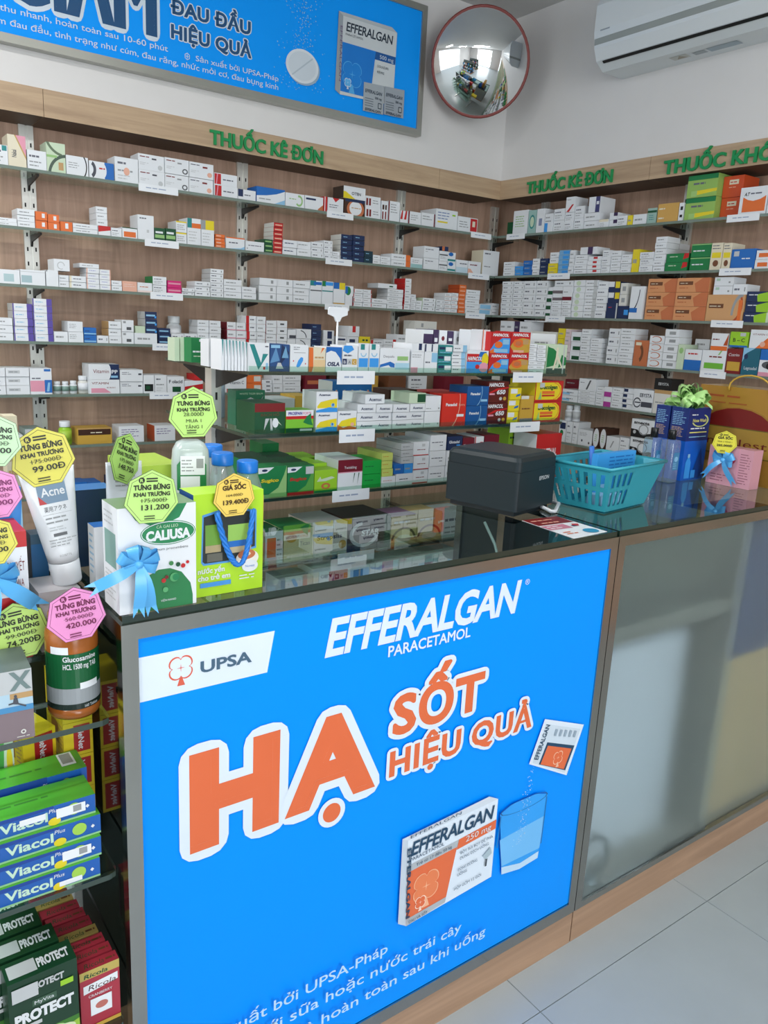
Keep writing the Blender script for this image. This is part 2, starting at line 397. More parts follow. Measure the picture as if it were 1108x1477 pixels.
def along(sh, px, py, off, z):
    for _ in range(3):
        a, _z = sw(sh, px, py, off); py = project(swp(sh, a, off, z))[1]
    return sw(sh, px, py, off)[0]
POS = {1: [''], 2: ['upper', 'lower'], 3: ['topmost', 'middle', 'bottom']}
def rowname(i, n):
    """i counted from the top"""
    if n == 1: return ''
    if n <= 3: return POS[n][i] + (' of two' if n == 2 else ' of three')
    o = ['topmost', 'second from top', 'third from top', 'fourth from top', 'fifth from top', 'sixth from top', 'seventh from top', 'eighth from top']
    if i == n - 1: return 'bottom of %s' % ('four', 'five', 'six', 'seven', 'eight', 'nine')[n - 4]
    return o[i]
def put(sh, x0, x1, yt, rows, body, desc, ops=None, on=False, sb=.012, d=.085, side=None, top=None, sops=None, name='medicine_box', cat='medicine box', jit=.0025, z=None, topjit=0, gap=True):
    zb = sh['z'] if z is None else z
    a0, a1 = along(sh, x0, yt + 30, sb, zb), along(sh, x1, yt + 30, sb, zb)
    same = [p for p in sh['placed'] if not (p[3] <= sb + .001 or p[2] >= sb + d - .001)]
    if not on and z is None:
        for p in same:
            if p[4] <= zb + .002 and p[1] > a0 and p[0] < a0 and p[1] - a0 < .6*(a1 - a0): a0 = p[1] + .0006
            if p[4] <= zb + .002 and p[0] < a1 and p[0] > a0 and a1 - p[0] < .6*(a1 - a0): a1 = p[0] - .0006
    elif on:
        und = [p[5] for p in same if min(p[1], a1) - max(p[0], a0) > .004]
        zb = max(und + [zb])
    px_l, _ = project(swp(sh, a0, sb, zb))
    zt = min(sw(sh, px_l, yt, sb)[1], sh['zmax'] - .003)
    H = max(.006, (zt - zb)/rows); w = a1 - a0
    if w < .004: print('thin', desc, w); return
    sh['placed'].append((a0, a1, sb, sb + d, zb, zb + H*rows))
    rr = random.Random(desc + str(x0))
    full = desc or 'plain white medicine box'
    me = carton_mesh(w - .0012, H - (.0010 if rows > 1 else .0004), d, body, ops, side, top, sops, name)
    for r in range(rows):
        o = bpy.data.objects.new(name, me); COL.objects.link(o)
        j = rr.uniform(-jit, jit) if rows > 1 else 0
        k = rr.uniform(0, .006) if rows > 1 else 0
        o.location = swp(sh, a0 + .0004, sb + k, zb + r*H + .0001); o.rotation_euler = (0, 0, 0 if sh['kind'] == 'Y' else -PI/2)
        rn = rowname(rows - 1 - r, rows)
        o['category'] = cat; o['group'] = sh['group']
        THINGS.append((o, full, rn, sh['phrase']))
    return zb + H*rows
def put_obj(sh, o, desc, cat):
    o['category'] = cat; o['group'] = sh['group']; THINGS.append((o, desc, '', sh['phrase']))
def rows(sh, lst):
    for e in lst:
        k = dict(e[7]) if len(e) > 7 else {}
        put(sh, e[0], e[1], e[2], e[3], e[4], e[5], e[6] if len(e) > 6 else None, **k)
def strip(sh, x0, x1, ybase, what, tall=.022, off=-.0035):
    """white plastic price strip clipped over the shelf edge"""
    a0, a1 = along(sh, x0, ybase, off, sh['z']), along(sh, x1, ybase, off, sh['z'])
    q = MB(); w = a1 - a0; z1 = sh['z'] + .004
    q.box(0, w, 0, .002, z1 - tall - .004, z1, M('paper', .35)); f = Face(q, (0, 0, z1 - tall - .004), (1, 0, 0), (0, 0, 1), w, tall + .004)
    f.draw([('L', .18, .85, .35, .75, 1, (156, 170, 194))])
    o = q.obj('shelf_label', None, swp(sh, a0, off, 0), (0, 0, 0 if sh['kind'] == 'Y' else -PI/2))
    prop(o, 'white price strip %s, %s' % (what, sh['phrase']), 'label', 'shelf edge price strips')
# small print vocabularies
g1 = [('L', .1, .7, .55, .85, 1, 'ink'), ('L', .1, .85, .12, .5, 2, 'grey')]
g2 = [('L', .12, .6, .66, .9, 1, 'dgrey'), ('L', .12, .9, .38, .58, 1, 'grey'), ('L', .12, .7, .1, .34, 2, 'lgrey')]
gt = [('L', .12, .8, .25, .75, 1, 'grey')]
gtd = [('L', .1, .55, .25, .8, 1, 'ink'), ('R', .8, .3, .88, .7, 'grey')]
def sq(col, u0, v0, u1, v1, base=g1): return [('R', u0, v0, u1, v1, col)] + base
def endcap(col, u=.72, base=gt): return base + [('R', u, 0, 1, 1, col)]
def startcap(col, u=.25, base=None): return [('R', 0, 0, u, 1, col)] + [('L', u + .1, .95, .3, .75, 1, 'ink')]
def topband(col, v=.7, base=None): return [('R', 0, v, 1, 1, col), ('L', .1, .8, .1, v - .08, 3, 'grey')]
def botband(col, v=.35): return [('R', 0, 0, 1, v, col), ('L', .1, .75, v + .15, .9, 2, 'ink')]
YS = YW + .002
S = [shelf('Y', YS, SZ[k], '%s back-wall shelf' % ORD[k], 'goods on the %s back-wall shelf' % ORD[k], (SZ[k-1] - .022) if k else HB) for k in range(8)]
Rw = [shelf('X', XW + .002, SZ[k], '%s side-wall shelf' % ORD[k], 'goods on the %s side-wall shelf' % ORD[k], (SZ[k-1] - .022) if k else HB) for k in range(8)]
w_ = 'white'
rows(S[0], [
 (-14, 12.5, 206, 1, w_, 'white box with teal square, cut by the frame', sq('teal', .68, .72, .95, .98)),
 (12.5, 39, 193, 1, 'cream', 'cream and pink upright carton with sideways lettering', [('P', [(.38, 1), (1, 1), (1, .25)], 'pink'), ('P', [(.38, 1), (.46, 1), (1, .36), (1, .25)], (190, 160, 90)), ('T', 'Nakai', .45, .42, .15, .42, 'ink', dict(rot=PI/2, bold=.02))]),
 (40, 68, 215, 1, w_, 'plain white box beside the pink carton', g1),
 (68, 95.5, 204, 1, 'pgreen', 'pale green upright box with dark sweeping curves', [('A', 1.0, 1.3, 1.1, .75, .12, 180, 260, (96, 116, 90)), ('A', 1.1, -.1, 1.05, .75, .14, 95, 175, (70, 90, 76)), ('R', 0, .5, .55, .58, 'lgreen'), ('R', .62, .1, .88, .36, 'tan')]),
 (96, 128, 223, 1, w_, 'white box with dark arc at its end', [('L', .1, .6, .35, .7, 3, 'grey'), ('A', .55, .5, .4, .75, .12, -70, 70, 'black')]),
 (129, 165, 231, 1, w_, 'white box with blue end and dark arc', [('R', .62, 0, 1, 1, 'blue'), ('E', .5, .5, .2, .48, 'white'), ('A', .0, .5, .28, .55, .4, -60, 60, 'ink'), ('L', .4, .7, .5, .75, 1, 'red')]),
 (166, 200, 225, 1, w_, 'white box with faint coral emblem', g2 + [('E', .5, .45, .13, .16, 'peach')]),
 (200.5, 238, 220, 2, w_, 'large white box in first tall pair', [('L', .06, .5, .75, .93, 1, 'dred'), ('R', .52, .7, .7, .8, 'ink'), ('L', .06, .4, .3, .5, 2, 'lgrey'), ('E', .84, .25, .09, .16, 'lgrey')]),
 (238.5, 273, 226, 2, w_, 'large white box in second tall pair', [('L', .06, .5, .75, .93, 1, 'dred'), ('R', .52, .68, .7, .78, 'grey'), ('L', .06, .4, .3, .5, 2, 'lgrey'), ('E', .84, .25, .12, .18, 'dgrey'), ('E', .84, .25, .07, .1, 'white')]),
 (273.5, 308.5, 232, 2, w_, 'large white box in third tall pair', [('L', .06, .5, .75, .93, 1, 'ink'), ('R', .55, .68, .75, .79, 'dred'), ('L', .06, .4, .3, .5, 2, 'lgrey'), ('E', .84, .28, .1, .16, 'peach')]),
 (309.5, 343, 248, 2, w_, 'white box with red striped end', [('R', .02, .05, .3, .95, 'red'), ('P', [(.08, .05), (.13, .95), (.17, .95), (.12, .05)], 'pink'), ('L', .38, .92, .35, .65, 1, 'ink')]),
 (343.5, 369, 272, 1, w_, 'low white box with navy corner square', [('R', 0, .3, .28, 1, 'navy'), ('L', .35, .9, .35, .65, 1, 'ink')]),
 (370, 411, 268, 1, w_, 'wide blue and white box with curved wave', [('P', [(0, .42), (.35, .5), (.7, .66), (1, .9), (1, 1), (0, 1)], 'blue'), ('P', [(.6, 0), (1, .35), (1, 0)], 'lblue'), ('L', .08, .6, .16, .36, 1, 'grey')], dict(side='blue')),
 (411.5, 439, 277, 1, w_, 'white box with green swirl ring', [('L', .2, .62, .5, .7, 1, 'lgreen'), ('A', .72, .5, .2, .42, .35, -140, 110, 'lgreen')]),
 (439.5, 466, 281, 1, w_, 'white box with navy bar and coral corner', [('R', .06, .7, .6, .84, 'navy'), ('P', [(.72, .1), (1, .45), (1, 0), (.72, 0)], 'copper')]),
 (466.5, 472, 283, 1, 'red', 'thin red and white spine box', [('R', .25, 0, .45, 1, 'white')]),
 (472.5, 495, 284, 1, w_, 'white box with small red leaf', [('P', [(.3, 1), (.75, 1), (.5, .72)], 'red'), ('L', .1, .8, .3, .6, 2, 'ink')]),
 (496, 526, 285, 1, 'dbrown', 'dark box with red and white medallion', [('E', .55, .4, .42, .55, 'copper'), ('E', .55, .45, .3, .42, 'white'), ('R', .05, .82, 1, 1, 'navy'), ('L', .35, .8, .4, .55, 1, 'tan')]),
 (494.5, 526, 267, 1, w_, 'white and yellow box lettered OTEN on top', [('P', [(0, 0), (.55, 0), (.1, .55), (0, .55)], 'yellow'), ('T', 'OTEN', .58, .34, .24, .42, 'ink', dict(bold=.03))], dict(on=True, side=(60, 50, 44))),
 (526.5, 549, 281, 2, w_, 'white box with two dark red capsules', [('R', .08, .15, .2, .8, 'dred'), ('R', .26, .15, .38, .8, 'dred'), ('L', .5, .95, .3, .75, 2, 'grey')]),
 (550, 559, 289, 1, w_, 'narrow white box with brown stripes', [('R', .1, .55, .4, .8, 'dbrown'), ('R', .55, .55, .8, .8, 'dbrown'), ('R', .1, .05, .3, .45, 'dred'), ('R', .55, .05, .75, .45, 'dred')]),
 (559.5, 576, 289, 1, w_, 'upright white box with red left edge', [('R', 0, 0, .1, 1, 'dred'), ('L', .2, .9, .4, .9, 4, 'grey')]),
 (577, 588, 303, 1, w_, 'small red and white leaning boxes', [('P', [(0, .3), (.2, 1), (.35, 1), (.3, .3)], 'red'), ('P', [(.5, .3), (.7, 1), (.9, 1), (.8, .3)], 'red')]),
 (588.5, 607, 304, 1, w_, 'white box with maroon left edge', [('R', 0, 0, .1, 1, 'maroon')] + [('L', .2, .9, .3, .8, 3, 'grey')]),
 (607.5, 627, 306, 1, w_, 'white box with maroon right edge', [('R', .92, 0, 1, 1, 'maroon'), ('L', .08, .8, .45, .85, 2, 'grey')]),
 (628, 659, 300, 1, w_, 'white box with yellow underline', [('R', .08, .3, .55, .38, 'yellow'), ('R', .75, .72, .9, .8, 'lime'), ('L', .08, .7, .45, .9, 3, (120, 140, 180))], dict(d=.12)),
 (659.5, 688, 311, 1, w_, 'white box with framed red square', [('R', .64, .1, .98, .95, 'red'), ('R', .74, .4, .88, .78, 'cream'), ('L', .08, .55, .25, .75, 3, 'grey')]),
])
for a, b, y, t in ((200, 257, 272, 'under the tall white pairs'), (472, 510, 312, 'under the dark medallion box'), (680, 709, 336, 'under the framed red square')): strip(S[0], a, b, y, t)
rows(S[1], [
 (-14, 25.5, 311, 2, w_, 'long flat white box at the frame edge', gt), (26, 51.5, 300, 3, w_, 'flat white box beside orange boxes', gt),
 (52, 69.5, 304, 2, 'orange', 'small orange box with white square, first pair', [('R', .55, .3, .8, .8, 'white')]), (70, 87, 308, 2, 'orange', 'small orange box with white square, second pair', [('R', .5, .25, .75, .8, 'white')]),
 (87.5, 105, 319, 1, 'orange', 'single small orange box with white square', [('R', .4, .3, .66, .85, 'white')]),
 (105.5, 141.5, 321, 2, w_, 'long flat pale box after orange boxes', gt), (142, 160, 325, 1, w_, 'low red topped white box', [('P', [(0, .35), (1, .6), (1, 1), (0, 1)], 'red')]),
 (140, 156, 297, 3, w_, 'small white box in a pile over the red one', gt, dict(on=True)),
 (160.5, 176, 328, 1, w_, 'small white box near the middle gap', g1), (176.5, 198.5, 327, 1, w_, 'white box with orange panel and green rim', [('R', .1, .1, .9, .6, 'orange'), ('R', 0, .92, 1, 1, 'dgreen')]),
 (199, 222.5, 309, 1, w_, 'tall white box standing upright alone', [('L', .12, .6, .8, .95, 1, 'ink'), ('R', .55, .3, .7, .42, 'lgrey')]),
 (223, 238.5, 328, 1, 'dgreen', 'dark green pack, first of two', [('R', .05, .25, .95, .5, 'lgreen'), ('R', .1, .6, .8, .75, 'white')]), (239, 254, 329, 1, 'dgreen', 'dark green pack, second of two', [('R', .05, .25, .95, .5, 'lgreen'), ('R', .1, .6, .8, .75, 'white')]),
 (254.5, 270, 318, 2, w_, 'white box with yellow top edge', [('R', 0, .88, 1, 1, 'yellow'), ('L', .1, .9, .2, .75, 3, 'grey')]),
 (270.5, 290, 314, 1, w_, 'upright box with teal, white and orange top', [('R', 0, .64, .33, 1, 'teal'), ('R', .33, .64, 1, .82, 'orange'), ('L', .1, .85, .1, .55, 4, 'lgrey')]),
 (290.5, 309, 317, 1, w_, 'upright box with grey and yellow top', [('R', 0, .64, .33, 1, 'grey'), ('R', .33, .64, 1, 1, 'yellow'), ('L', .1, .85, .1, .55, 4, 'lgrey')]),
 (311, 325, 337, 4, 'orange', 'thin orange pack with pale stripe', [('R', .1, .3, .6, .7, 'peach')]), (326, 353, 341, 1, w_, 'white box with orange upper edge', [('R', 0, .9, 1, 1, 'orange'), ('L', .15, .7, .4, .7, 1, 'ink'), ('P', [(0, 0), (.8, .12), (1, .3), (1, 0)], 'lblue')]),
 (354, 381, 347, 1, w_, 'white box with bold dark title line', [('L', .15, .95, .45, .7, 1, 'ink'), ('R', .08, .2, .12, .3, 'ink')]),
 (381.5, 394, 344, 3, 'dgreen', 'small dark green end-on box', [('R', .15, .35, .9, .65, 'lgreen')]), (394.5, 408, 320, 7, 'red', 'small red end-on box', [('R', .15, .3, .9, .6, 'peach'), ('R', 0, .92, 1, 1, 'dred')], dict(side='offwhite')),
 (408.5, 428.5, 345, 2, w_, 'white box with blue title after the red tower', [('L', .1, .9, .4, .75, 1, 'navy')]), (429, 449, 347, 2, w_, 'white box with grey title after the red tower', [('L', .1, .9, .4, .75, 1, 'grey')]),
 (449.5, 467, 348, 3, w_, 'small white box with dot print', gtd), (467.5, 480, 346, 4, w_, 'small white box before the navy tower', gtd), (480.5, 491, 362, 2, w_, 'narrow white box against the navy tower', gt),
 (491.5, 508, 337, 5, 'navy', 'navy box in first tower', [('L', .2, .75, .35, .75, 1, 'lblue'), ('R', 0, 0, 1, .06, 'black')], dict(side='offwhite')), (508.5, 525, 338, 5, 'navy', 'navy box in second tower', [('L', .2, .75, .35, .75, 1, 'lblue'), ('R', 0, 0, 1, .06, 'black')]),
 (525.5, 538, 361, 2, (18, 52, 66), 'dark teal box beside navy towers', [('L', .2, .8, .4, .75, 1, 'lblue')]),
 (538.5, 549, 367, 2, w_, 'small white box after navy towers', gt), (549.5, 564, 369, 2, w_, 'white box next to the orange-ended pair', gt),
 (564.5, 592, 365, 2, w_, 'white box with orange end block', endcap('orange', .76)), (592.5, 609, 371, 1, w_, 'low white and pale teal box', [('R', 0, 0, 1, .4, (150, 190, 190)), ('L', .1, .8, .5, .85, 2, 'grey')]),
 (611, 632.5, 354, 2, w_, 'large white box with side print, corner side', [('L', .1, .7, .65, .85, 1, 'ink'), ('L', .1, .3, .5, .6, 1, 'grey')]),
 (633, 645, 361, 2, w_, 'white box with grey dash', [('R', 0, .55, 1, .68, 'dgrey'), ('L', .1, .9, .2, .45, 2, 'grey')]), (645.5, 657, 363, 2, w_, 'white box with teal stripe', [('R', 0, .1, 1, .3, 'teal'), ('E', .4, .8, .3, .2, 'blue')]),
 (636, 645, 355, 1, 'navy', 'tiny navy topped pack', [('R', 0, 0, .4, 1, 'copper')], dict(on=True)),
 (657.5, 674, 374, 1, w_, 'white box with pale blue lower half', [('R', 0, 0, 1, .45, (190, 212, 224)), ('L', .3, .95, .6, .85, 1, 'ink')]), (674.5, 693, 376, 1, w_, 'white box with coral lower edge', [('P', [(0, 0), (.5, 0), (.2, .4), (0, .4)], 'peach'), ('L', .15, .9, .6, .85, 1, 'maroon')]),
 (695, 718, 360, 1, w_, 'tall white box at the corner end', [('L', .1, .55, .8, .95, 1, 'ink'), ('L', .1, .5, .3, .42, 1, 'grey')], dict(side='cream')),
])
for a, b, y, t in ((209, 258, 345, 'under the dark green packs'), (470, 508, 375, 'under the navy towers'), (676, 706, 397, 'under the coral-edged box')): strip(S[1], a, b, y, t)
rows(S[2], [
 (-10, 29.5, 387, 1, w_, 'white box with pale picture square, cut by frame', [('R', .4, .15, .78, .7, (170, 196, 200))]), (30, 66, 388, 1, w_, 'white box with pale picture square, uncut', [('R', .04, .15, .46, .62, (160, 186, 192)), ('R', 0, .85, 1, .88, 'lgrey')]),
 (67, 85, 389, 1, w_, 'plain pale box with grey edge', [('R', 0, .9, .12, 1, 'grey')]), (85.5, 100.5, 396, 2, w_, 'small white box under the cube', gt), (79, 102, 373, 1, w_, 'white cube-shaped box standing on others', [('A', .45, .45, .25, .35, .25, 0, 300, 'lgrey')], dict(on=True)),
 (101, 125, 397, 2, w_, 'flat white box with cream end', startcap('cream', .12)), (125.5, 144, 386, 4, w_, 'small white pack with cream edge, taller heap', [('R', 0, 0, .08, 1, 'peach'), ('L', .2, .8, .4, .7, 1, (140, 140, 200))]),
 (116, 144, 379, 1, w_, 'slanting white pack crowning the heap', gt, dict(on=True)), (144.5, 161, 388, 4, w_, 'small white pack with cream edge, shorter heap', [('R', .92, 0, 1, 1, 'peach'), ('L', .2, .8, .4, .7, 1, (140, 140, 200))]),
 (161.5, 176.5, 404, 2, w_, 'small white box beside the peach box', gt), (177, 198, 405, 1, 'peach', 'peach pink low box', [('L', .1, .9, .4, .8, 2, (230, 200, 190))]), (198.5, 220, 407, 1, w_, 'white low box with coral title', [('R', 0, 0, 1, .2, (230, 210, 205)), ('L', .15, .8, .45, .7, 1, 'copper')]),
 (221, 241, 398, 2, w_, 'white box with green side', g1, dict(side='green')), (242, 262, 404, 2, 'hotpink', 'magenta box with white strip', [('R', .05, .45, .95, .7, 'pink')]),
 (263, 281, 415, 2, w_, 'white box next to magenta boxes', gtd), (281.5, 303.5, 405, 3, w_, 'white box in short stack by the tall one', gtd), (304, 323, 387, 6, w_, 'white box in the tall six-high stack', gtd, dict(side='lgrey')),
 (323.5, 349, 402, 3, w_, 'white box with long title line', gt), (349.5, 370, 413, 2, w_, 'white box in low pair by the upright', gt),
 (374, 399, 400, 3, w_, 'long white box with grey mark, first pile', [('R', .66, .3, .8, .75, 'grey')], dict(side='lgrey')), (399.5, 423, 402, 3, w_, 'long white box with grey mark, second pile', [('R', .6, .3, .75, .75, 'grey')]), (423.5, 446.5, 404, 3, w_, 'long white box without mark, third pile', gt),
 (447, 463.5, 404, 1, w_, 'white carton with green and blue top, first', [('R', 0, .78, .5, 1, 'teal'), ('R', .3, .82, 1, .95, 'blue'), ('R', 0, .55, 1, .6, 'dgrey')]), (464, 480, 405, 1, w_, 'white carton with green and blue top, second', [('R', 0, .78, .35, 1, 'green'), ('R', .3, .82, 1, .97, 'sky'), ('R', 0, .55, 1, .6, 'teal')]),
 (480.5, 497, 407, 1, w_, 'white carton with blue and yellow top', [('R', 0, .72, .5, 1, 'blue'), ('R', .5, .7, 1, 1, 'yellow'), ('R', 0, .04, 1, .1, 'gold')]), (497.5, 509, 412, 1, w_, 'white carton with green leaf top', [('E', .35, .75, .35, .22, 'green'), ('R', 0, .62, .3, .98, 'blue'), ('R', .9, 0, 1, .5, 'maroon')]),
 (510, 523.5, 416, 4, w_, 'little white box with red line, first file', [('R', 0, .1, .08, .9, 'red'), ('L', .2, .9, .3, .7, 1, 'grey')]), (524, 536, 417, 4, w_, 'little white box with red line, second file', [('R', .92, .1, 1, .9, 'red'), ('L', .1, .8, .3, .7, 1, 'grey')]),
 (536.5, 558, 430, 2, w_, 'white box at foot of the grey ones', gt), (558.5, 581, 416, 5, w_, 'thin white box in five-high stack', gt, dict(side='lgrey')), (544, 571, 408, 1, w_, 'grey white box lying over the stack', sq('dgreen', .6, .3, .8, .6, []), dict(on=True, side='lgrey')),
 (583, 592, 401, 6, w_, 'narrow white box with red side', gt, dict(side='red')), (592.5, 600, 424, 4, w_, 'tiny white box beside the red-sided tower', gt), (600.5, 609, 433, 2, w_, 'tiny white box in low pair', gt), (609.5, 628, 429, 3, w_, 'flat white box of the middle heap', gtd, dict(side='pgreen')), (629, 640.5, 432, 3, w_, 'small white box before pinkish files', gtd),
 (641, 650.5, 422, 5, w_, 'white box edged in pink, first file', [('R', 0, 0, 1, .08, 'peach')] + gt), (651, 660, 422, 5, w_, 'white box edged in pink, second file', [('R', 0, 0, 1, .08, 'peach')] + gt), (660.5, 670.5, 410, 7, 'orange', 'small bright orange box in the tower', [('R', .15, .35, .85, .6, 'peach')], dict(side='dorange')),
 (671, 691, 417, 5, w_, 'white box right after the orange tower', gt), (691.5, 709, 438, 2, w_, 'blue faced white low box', [('R', .02, .1, .9, .9, 'lblue')]), (709.5, 720, 437, 2, w_, 'white end box in the corner', gt),
])
for a, b, y, t in ((217, 264, 424, 'under the magenta boxes'), (469, 504, 440, 'under the blue-topped cartons'), (672, 700, 450, 'under the orange tower')): strip(S[2], a, b, y, t)
rows(S[3], [
 (-14, 20, 457, 3, w_, 'white long box at the frame edge', gt), (21, 49.5, 437, 5, w_, 'white box with purple end, five-high stack', [('R', 0, 0, .06, 1, 'purple'), ('R', .72, 0, 1, 1, 'purple'), ('L', .15, .6, .35, .7, 1, 'lblue')], dict(side='lgrey')), (50, 78, 430, 6, w_, 'white box with purple end, six-high stack', [('R', 0, 0, .06, 1, 'purple'), ('R', .72, 0, 1, 1, 'purple'), ('L', .15, .6, .35, .7, 1, 'lblue')], dict(side='lgrey')),
 (78.5, 98.5, 478, 1, w_, 'flat white box right of the purple stacks', gt), (99, 121, 463, 2, w_, 'white box with grey specks', [('L', .1, .6, .3, .8, 3, 'grey')]), (122, 140, 472, 2, 'blue', 'bright blue box in low pair', [('R', 0, .1, 1, .25, 'lblue'), ('L', .1, .7, .4, .7, 1, 'navy')]),
 (140.5, 157, 484, 1, w_, 'flattest white box between blue and white', gtd), (157.5, 176, 463, 3, w_, 'white box with centred title', gt, dict(side='tan')), (176.5, 194, 461, 2, w_, 'white box with barcode patch', [('R', .12, .72, .35, .9, 'grey'), ('R', .4, .15, .8, .4, 'dgrey')]),
 (194.5, 227, 480, 1, w_, 'long white box below the navy trio', gt), (196, 210, 470, 1, 'pgreen', 'pale green small box on the long white one', None, dict(on=True)), (210.5, 228, 449, 3, 'navy', 'navy box with pale band in the trio', [('R', .1, .35, .85, .6, 'lblue'), ('R', .8, .1, .95, .4, 'sky')], dict(on=True, side='lgrey')),
 (229, 247, 473, 3, 'navy', 'navy box in the low end stack', [('R', .1, .35, .85, .6, 'lblue')]), (247.5, 266, 481, 2, w_, 'white box by the pill bottle', gtd), (266.5, 285, 481, 2, w_, 'white box before the grey stack', gtd),
 (285.5, 302, 461, 4, w_, 'white box in the pale stack, first file', gt, dict(side='lgrey')), (302.5, 319, 462, 4, w_, 'white box in the pale stack, second file', gt),
 (328, 341, 464, 3, w_, 'pinkish white box, first file', [('R', 0, 0, 1, .12, 'pink')] + gt, dict(side='maroon')), (341.5, 355, 465, 3, w_, 'pinkish white box, second file', [('R', 0, 0, 1, .12, 'pink')] + gt), (355.5, 370, 455, 4, w_, 'white box with red left end', startcap('red', .3)), (370.5, 383, 456, 4, w_, 'white box left of the taller trio', gt),
 (384, 399, 462, 4, w_, 'white box with red side strip', gt, dict(side='red')), (399.5, 414, 462, 4, w_, 'white box with dark end mark', [('R', .3, .35, .7, .6, 'dgrey')]), (415, 427, 475, 2, w_, 'grey white box with dark foot', [('R', .2, .05, 1, .4, 'ink')]), (427.5, 449, 474, 2, w_, 'white box with dark curved stroke', [('A', .2, .1, .5, .8, .12, 0, 80, 'ink')]),
 (449.5, 463, 467, 4, 'navy', 'navy box behind the glass stand', [('L', .1, .7, .4, .7, 1, 'lblue')]), (467, 482, 476, 2, w_, 'white box with navy panel', [('R', .35, .1, .8, .9, 'navy')]), (486, 500, 485, 2, w_, 'white and navy box, pole side', [('R', .1, .4, .9, .7, 'navy')]), (500.5, 517, 485, 2, w_, 'white and navy box, yellow side', [('R', .2, .1, .7, .6, 'navy')]),
 (502, 517.5, 470, 1, w_, 'white box with red block on navy ones', [('R', .35, .4, .65, 1, 'red')], dict(on=True)), (518, 534, 485, 2, 'yellow', 'yellow box with dark squares', [('R', .3, .3, .5, .6, 'dgreen'), ('R', .6, .3, .8, .6, 'dgreen')]),
 (535, 553, 490, 2, w_, 'white box with red spine behind the stand', startcap('red', .2)), (553.5, 571, 489, 2, w_, 'white box with red end behind the stand', endcap('red', .75)), (571.5, 592, 482, 2, w_, 'white box with broad red end behind stand', endcap('red', .6)), (596, 628, 462, 2, 'offwhite', 'large pale box towering behind the stand', [('R', .3, .6, .4, .85, 'grey'), ('L', .6, .9, .3, .6, 2, 'lgrey')]),
])
for a, b, y, t in ((220, 252, 497, 'under the navy end stack'),): strip(S[3], a, b, y, t)
rows(S[4], [
 (-14, 9.5, 530, 3, w_, 'white box at the frame edge', gt), (10, 44, 530, 3, w_, 'white box with boxed title line', [('R', .1, .35, .6, .7, 'lgrey'), ('L', .14, .58, .42, .62, 1, 'ink')]),
 (44.5, 76, 531, 1, w_, 'white, pink and blue carton with blister picture', [('R', 0, .1, .66, .52, 'pink'), ('R', .66, .05, 1, .55, 'blue'), ('P', [(.74, .1), (.86, .1), (.92, .45), (.82, .45)], 'lblue'), ('R', .65, .88, .95, .97, 'blue'), ('L', .08, .6, .55, .68, 1, 'ink')]),
 (129, 173, 547.5, 1, w_, 'white and pink vitamin box below the blue one', [('T', 'VITAMIN', .36, .66, .17, .55, 'dred', dict(bold=.01)), ('T', 'B1-B6-B12', .72, .38, .1, .28, 'dred'), ('P', [(.06, .05), (.06, .38), (.5, .38), (.72, .05)], 'pink')]),
 (129, 173, 525, 1, w_, 'white and blue vitamin PP box', [('R', .62, 0, 1, 1, 'navy'), ('E', .56, .5, .17, .62, 'white'), ('T', 'Vitamin', .4, .42, .26, .52, 'dred'), ('T', 'PP', .85, .4, .24, .2, 'white', dict(bold=.02)), ('R', .72, .12, .95, .26, 'lblue')], dict(on=True)),
 (174, 207, 533, 2, w_, 'white box beside the vitamin boxes', [('L', .08, .5, .55, .85, 2, 'ink'), ('R', .8, .55, .94, .7, 'ink')]), (207.5, 223, 541, 1, w_, 'white box with black-green picture', [('R', .08, .1, .9, .5, 'black'), ('R', .2, .2, .6, .4, 'dgreen')]), (223.5, 241, 541, 1, w_, 'pale box between green pictures', g2),
 (241.5, 266, 543, 1, w_, 'white box lettered Folacid with green square', [('T', 'F olacid', .5, .6, .2, .8, 'ink', dict(bold=.03)), ('R', .3, .05, .8, .38, 'dgreen')]), (266.5, 293, 549, 1, w_, 'white box with red lettering patch', [('P', [(0, .1), (1, .3), (1, .75), (0, .5)], 'red')]), (281, 293, 540, 1, 'red', 'red flap box on top of the red lettered one', None, dict(on=True)),
 (327, 355.5, 542, 1, w_, 'white and red box lettered Vitamin C', [('R', 0, 0, 1, .22, 'red'), ('T', 'Vitamin C', .5, .5, .2, .75, 'ink', dict(bold=.01))]), (356, 378, 540, 2, 'orange', 'orange box behind the stand', [('R', .5, .2, .95, .8, 'offwhite')]), (378.5, 393, 548, 3, w_, 'little white box with dark end behind stand', [('R', .4, .35, .8, .65, 'ink')]), (394, 408, 541, 2, w_, 'white box near black pack', gt), (408.5, 434, 541, 3, w_, 'white box in the row behind the stand', gt),
 (440, 470, 538, 1, 'maroon', 'maroon box low behind the stand', [('R', .1, .4, .9, .6, 'copper')]), (475, 520, 538, 1, 'dbrown', 'dark brown box low behind the stand', [('R', .3, .2, .6, .7, 'gold')]), (524, 545, 540, 1, 'gold', 'gold box low behind the stand', None), (560, 585, 540, 1, 'brown', 'brown box low behind the stand', None), (590, 615, 541, 1, w_, 'white box low behind the stand', g1), (640, 668, 543, 1, 'maroon', 'dark red box low behind stand, corner side', None),
])
strip(S[4], 216, 256, 562, 'under the Folacid box')
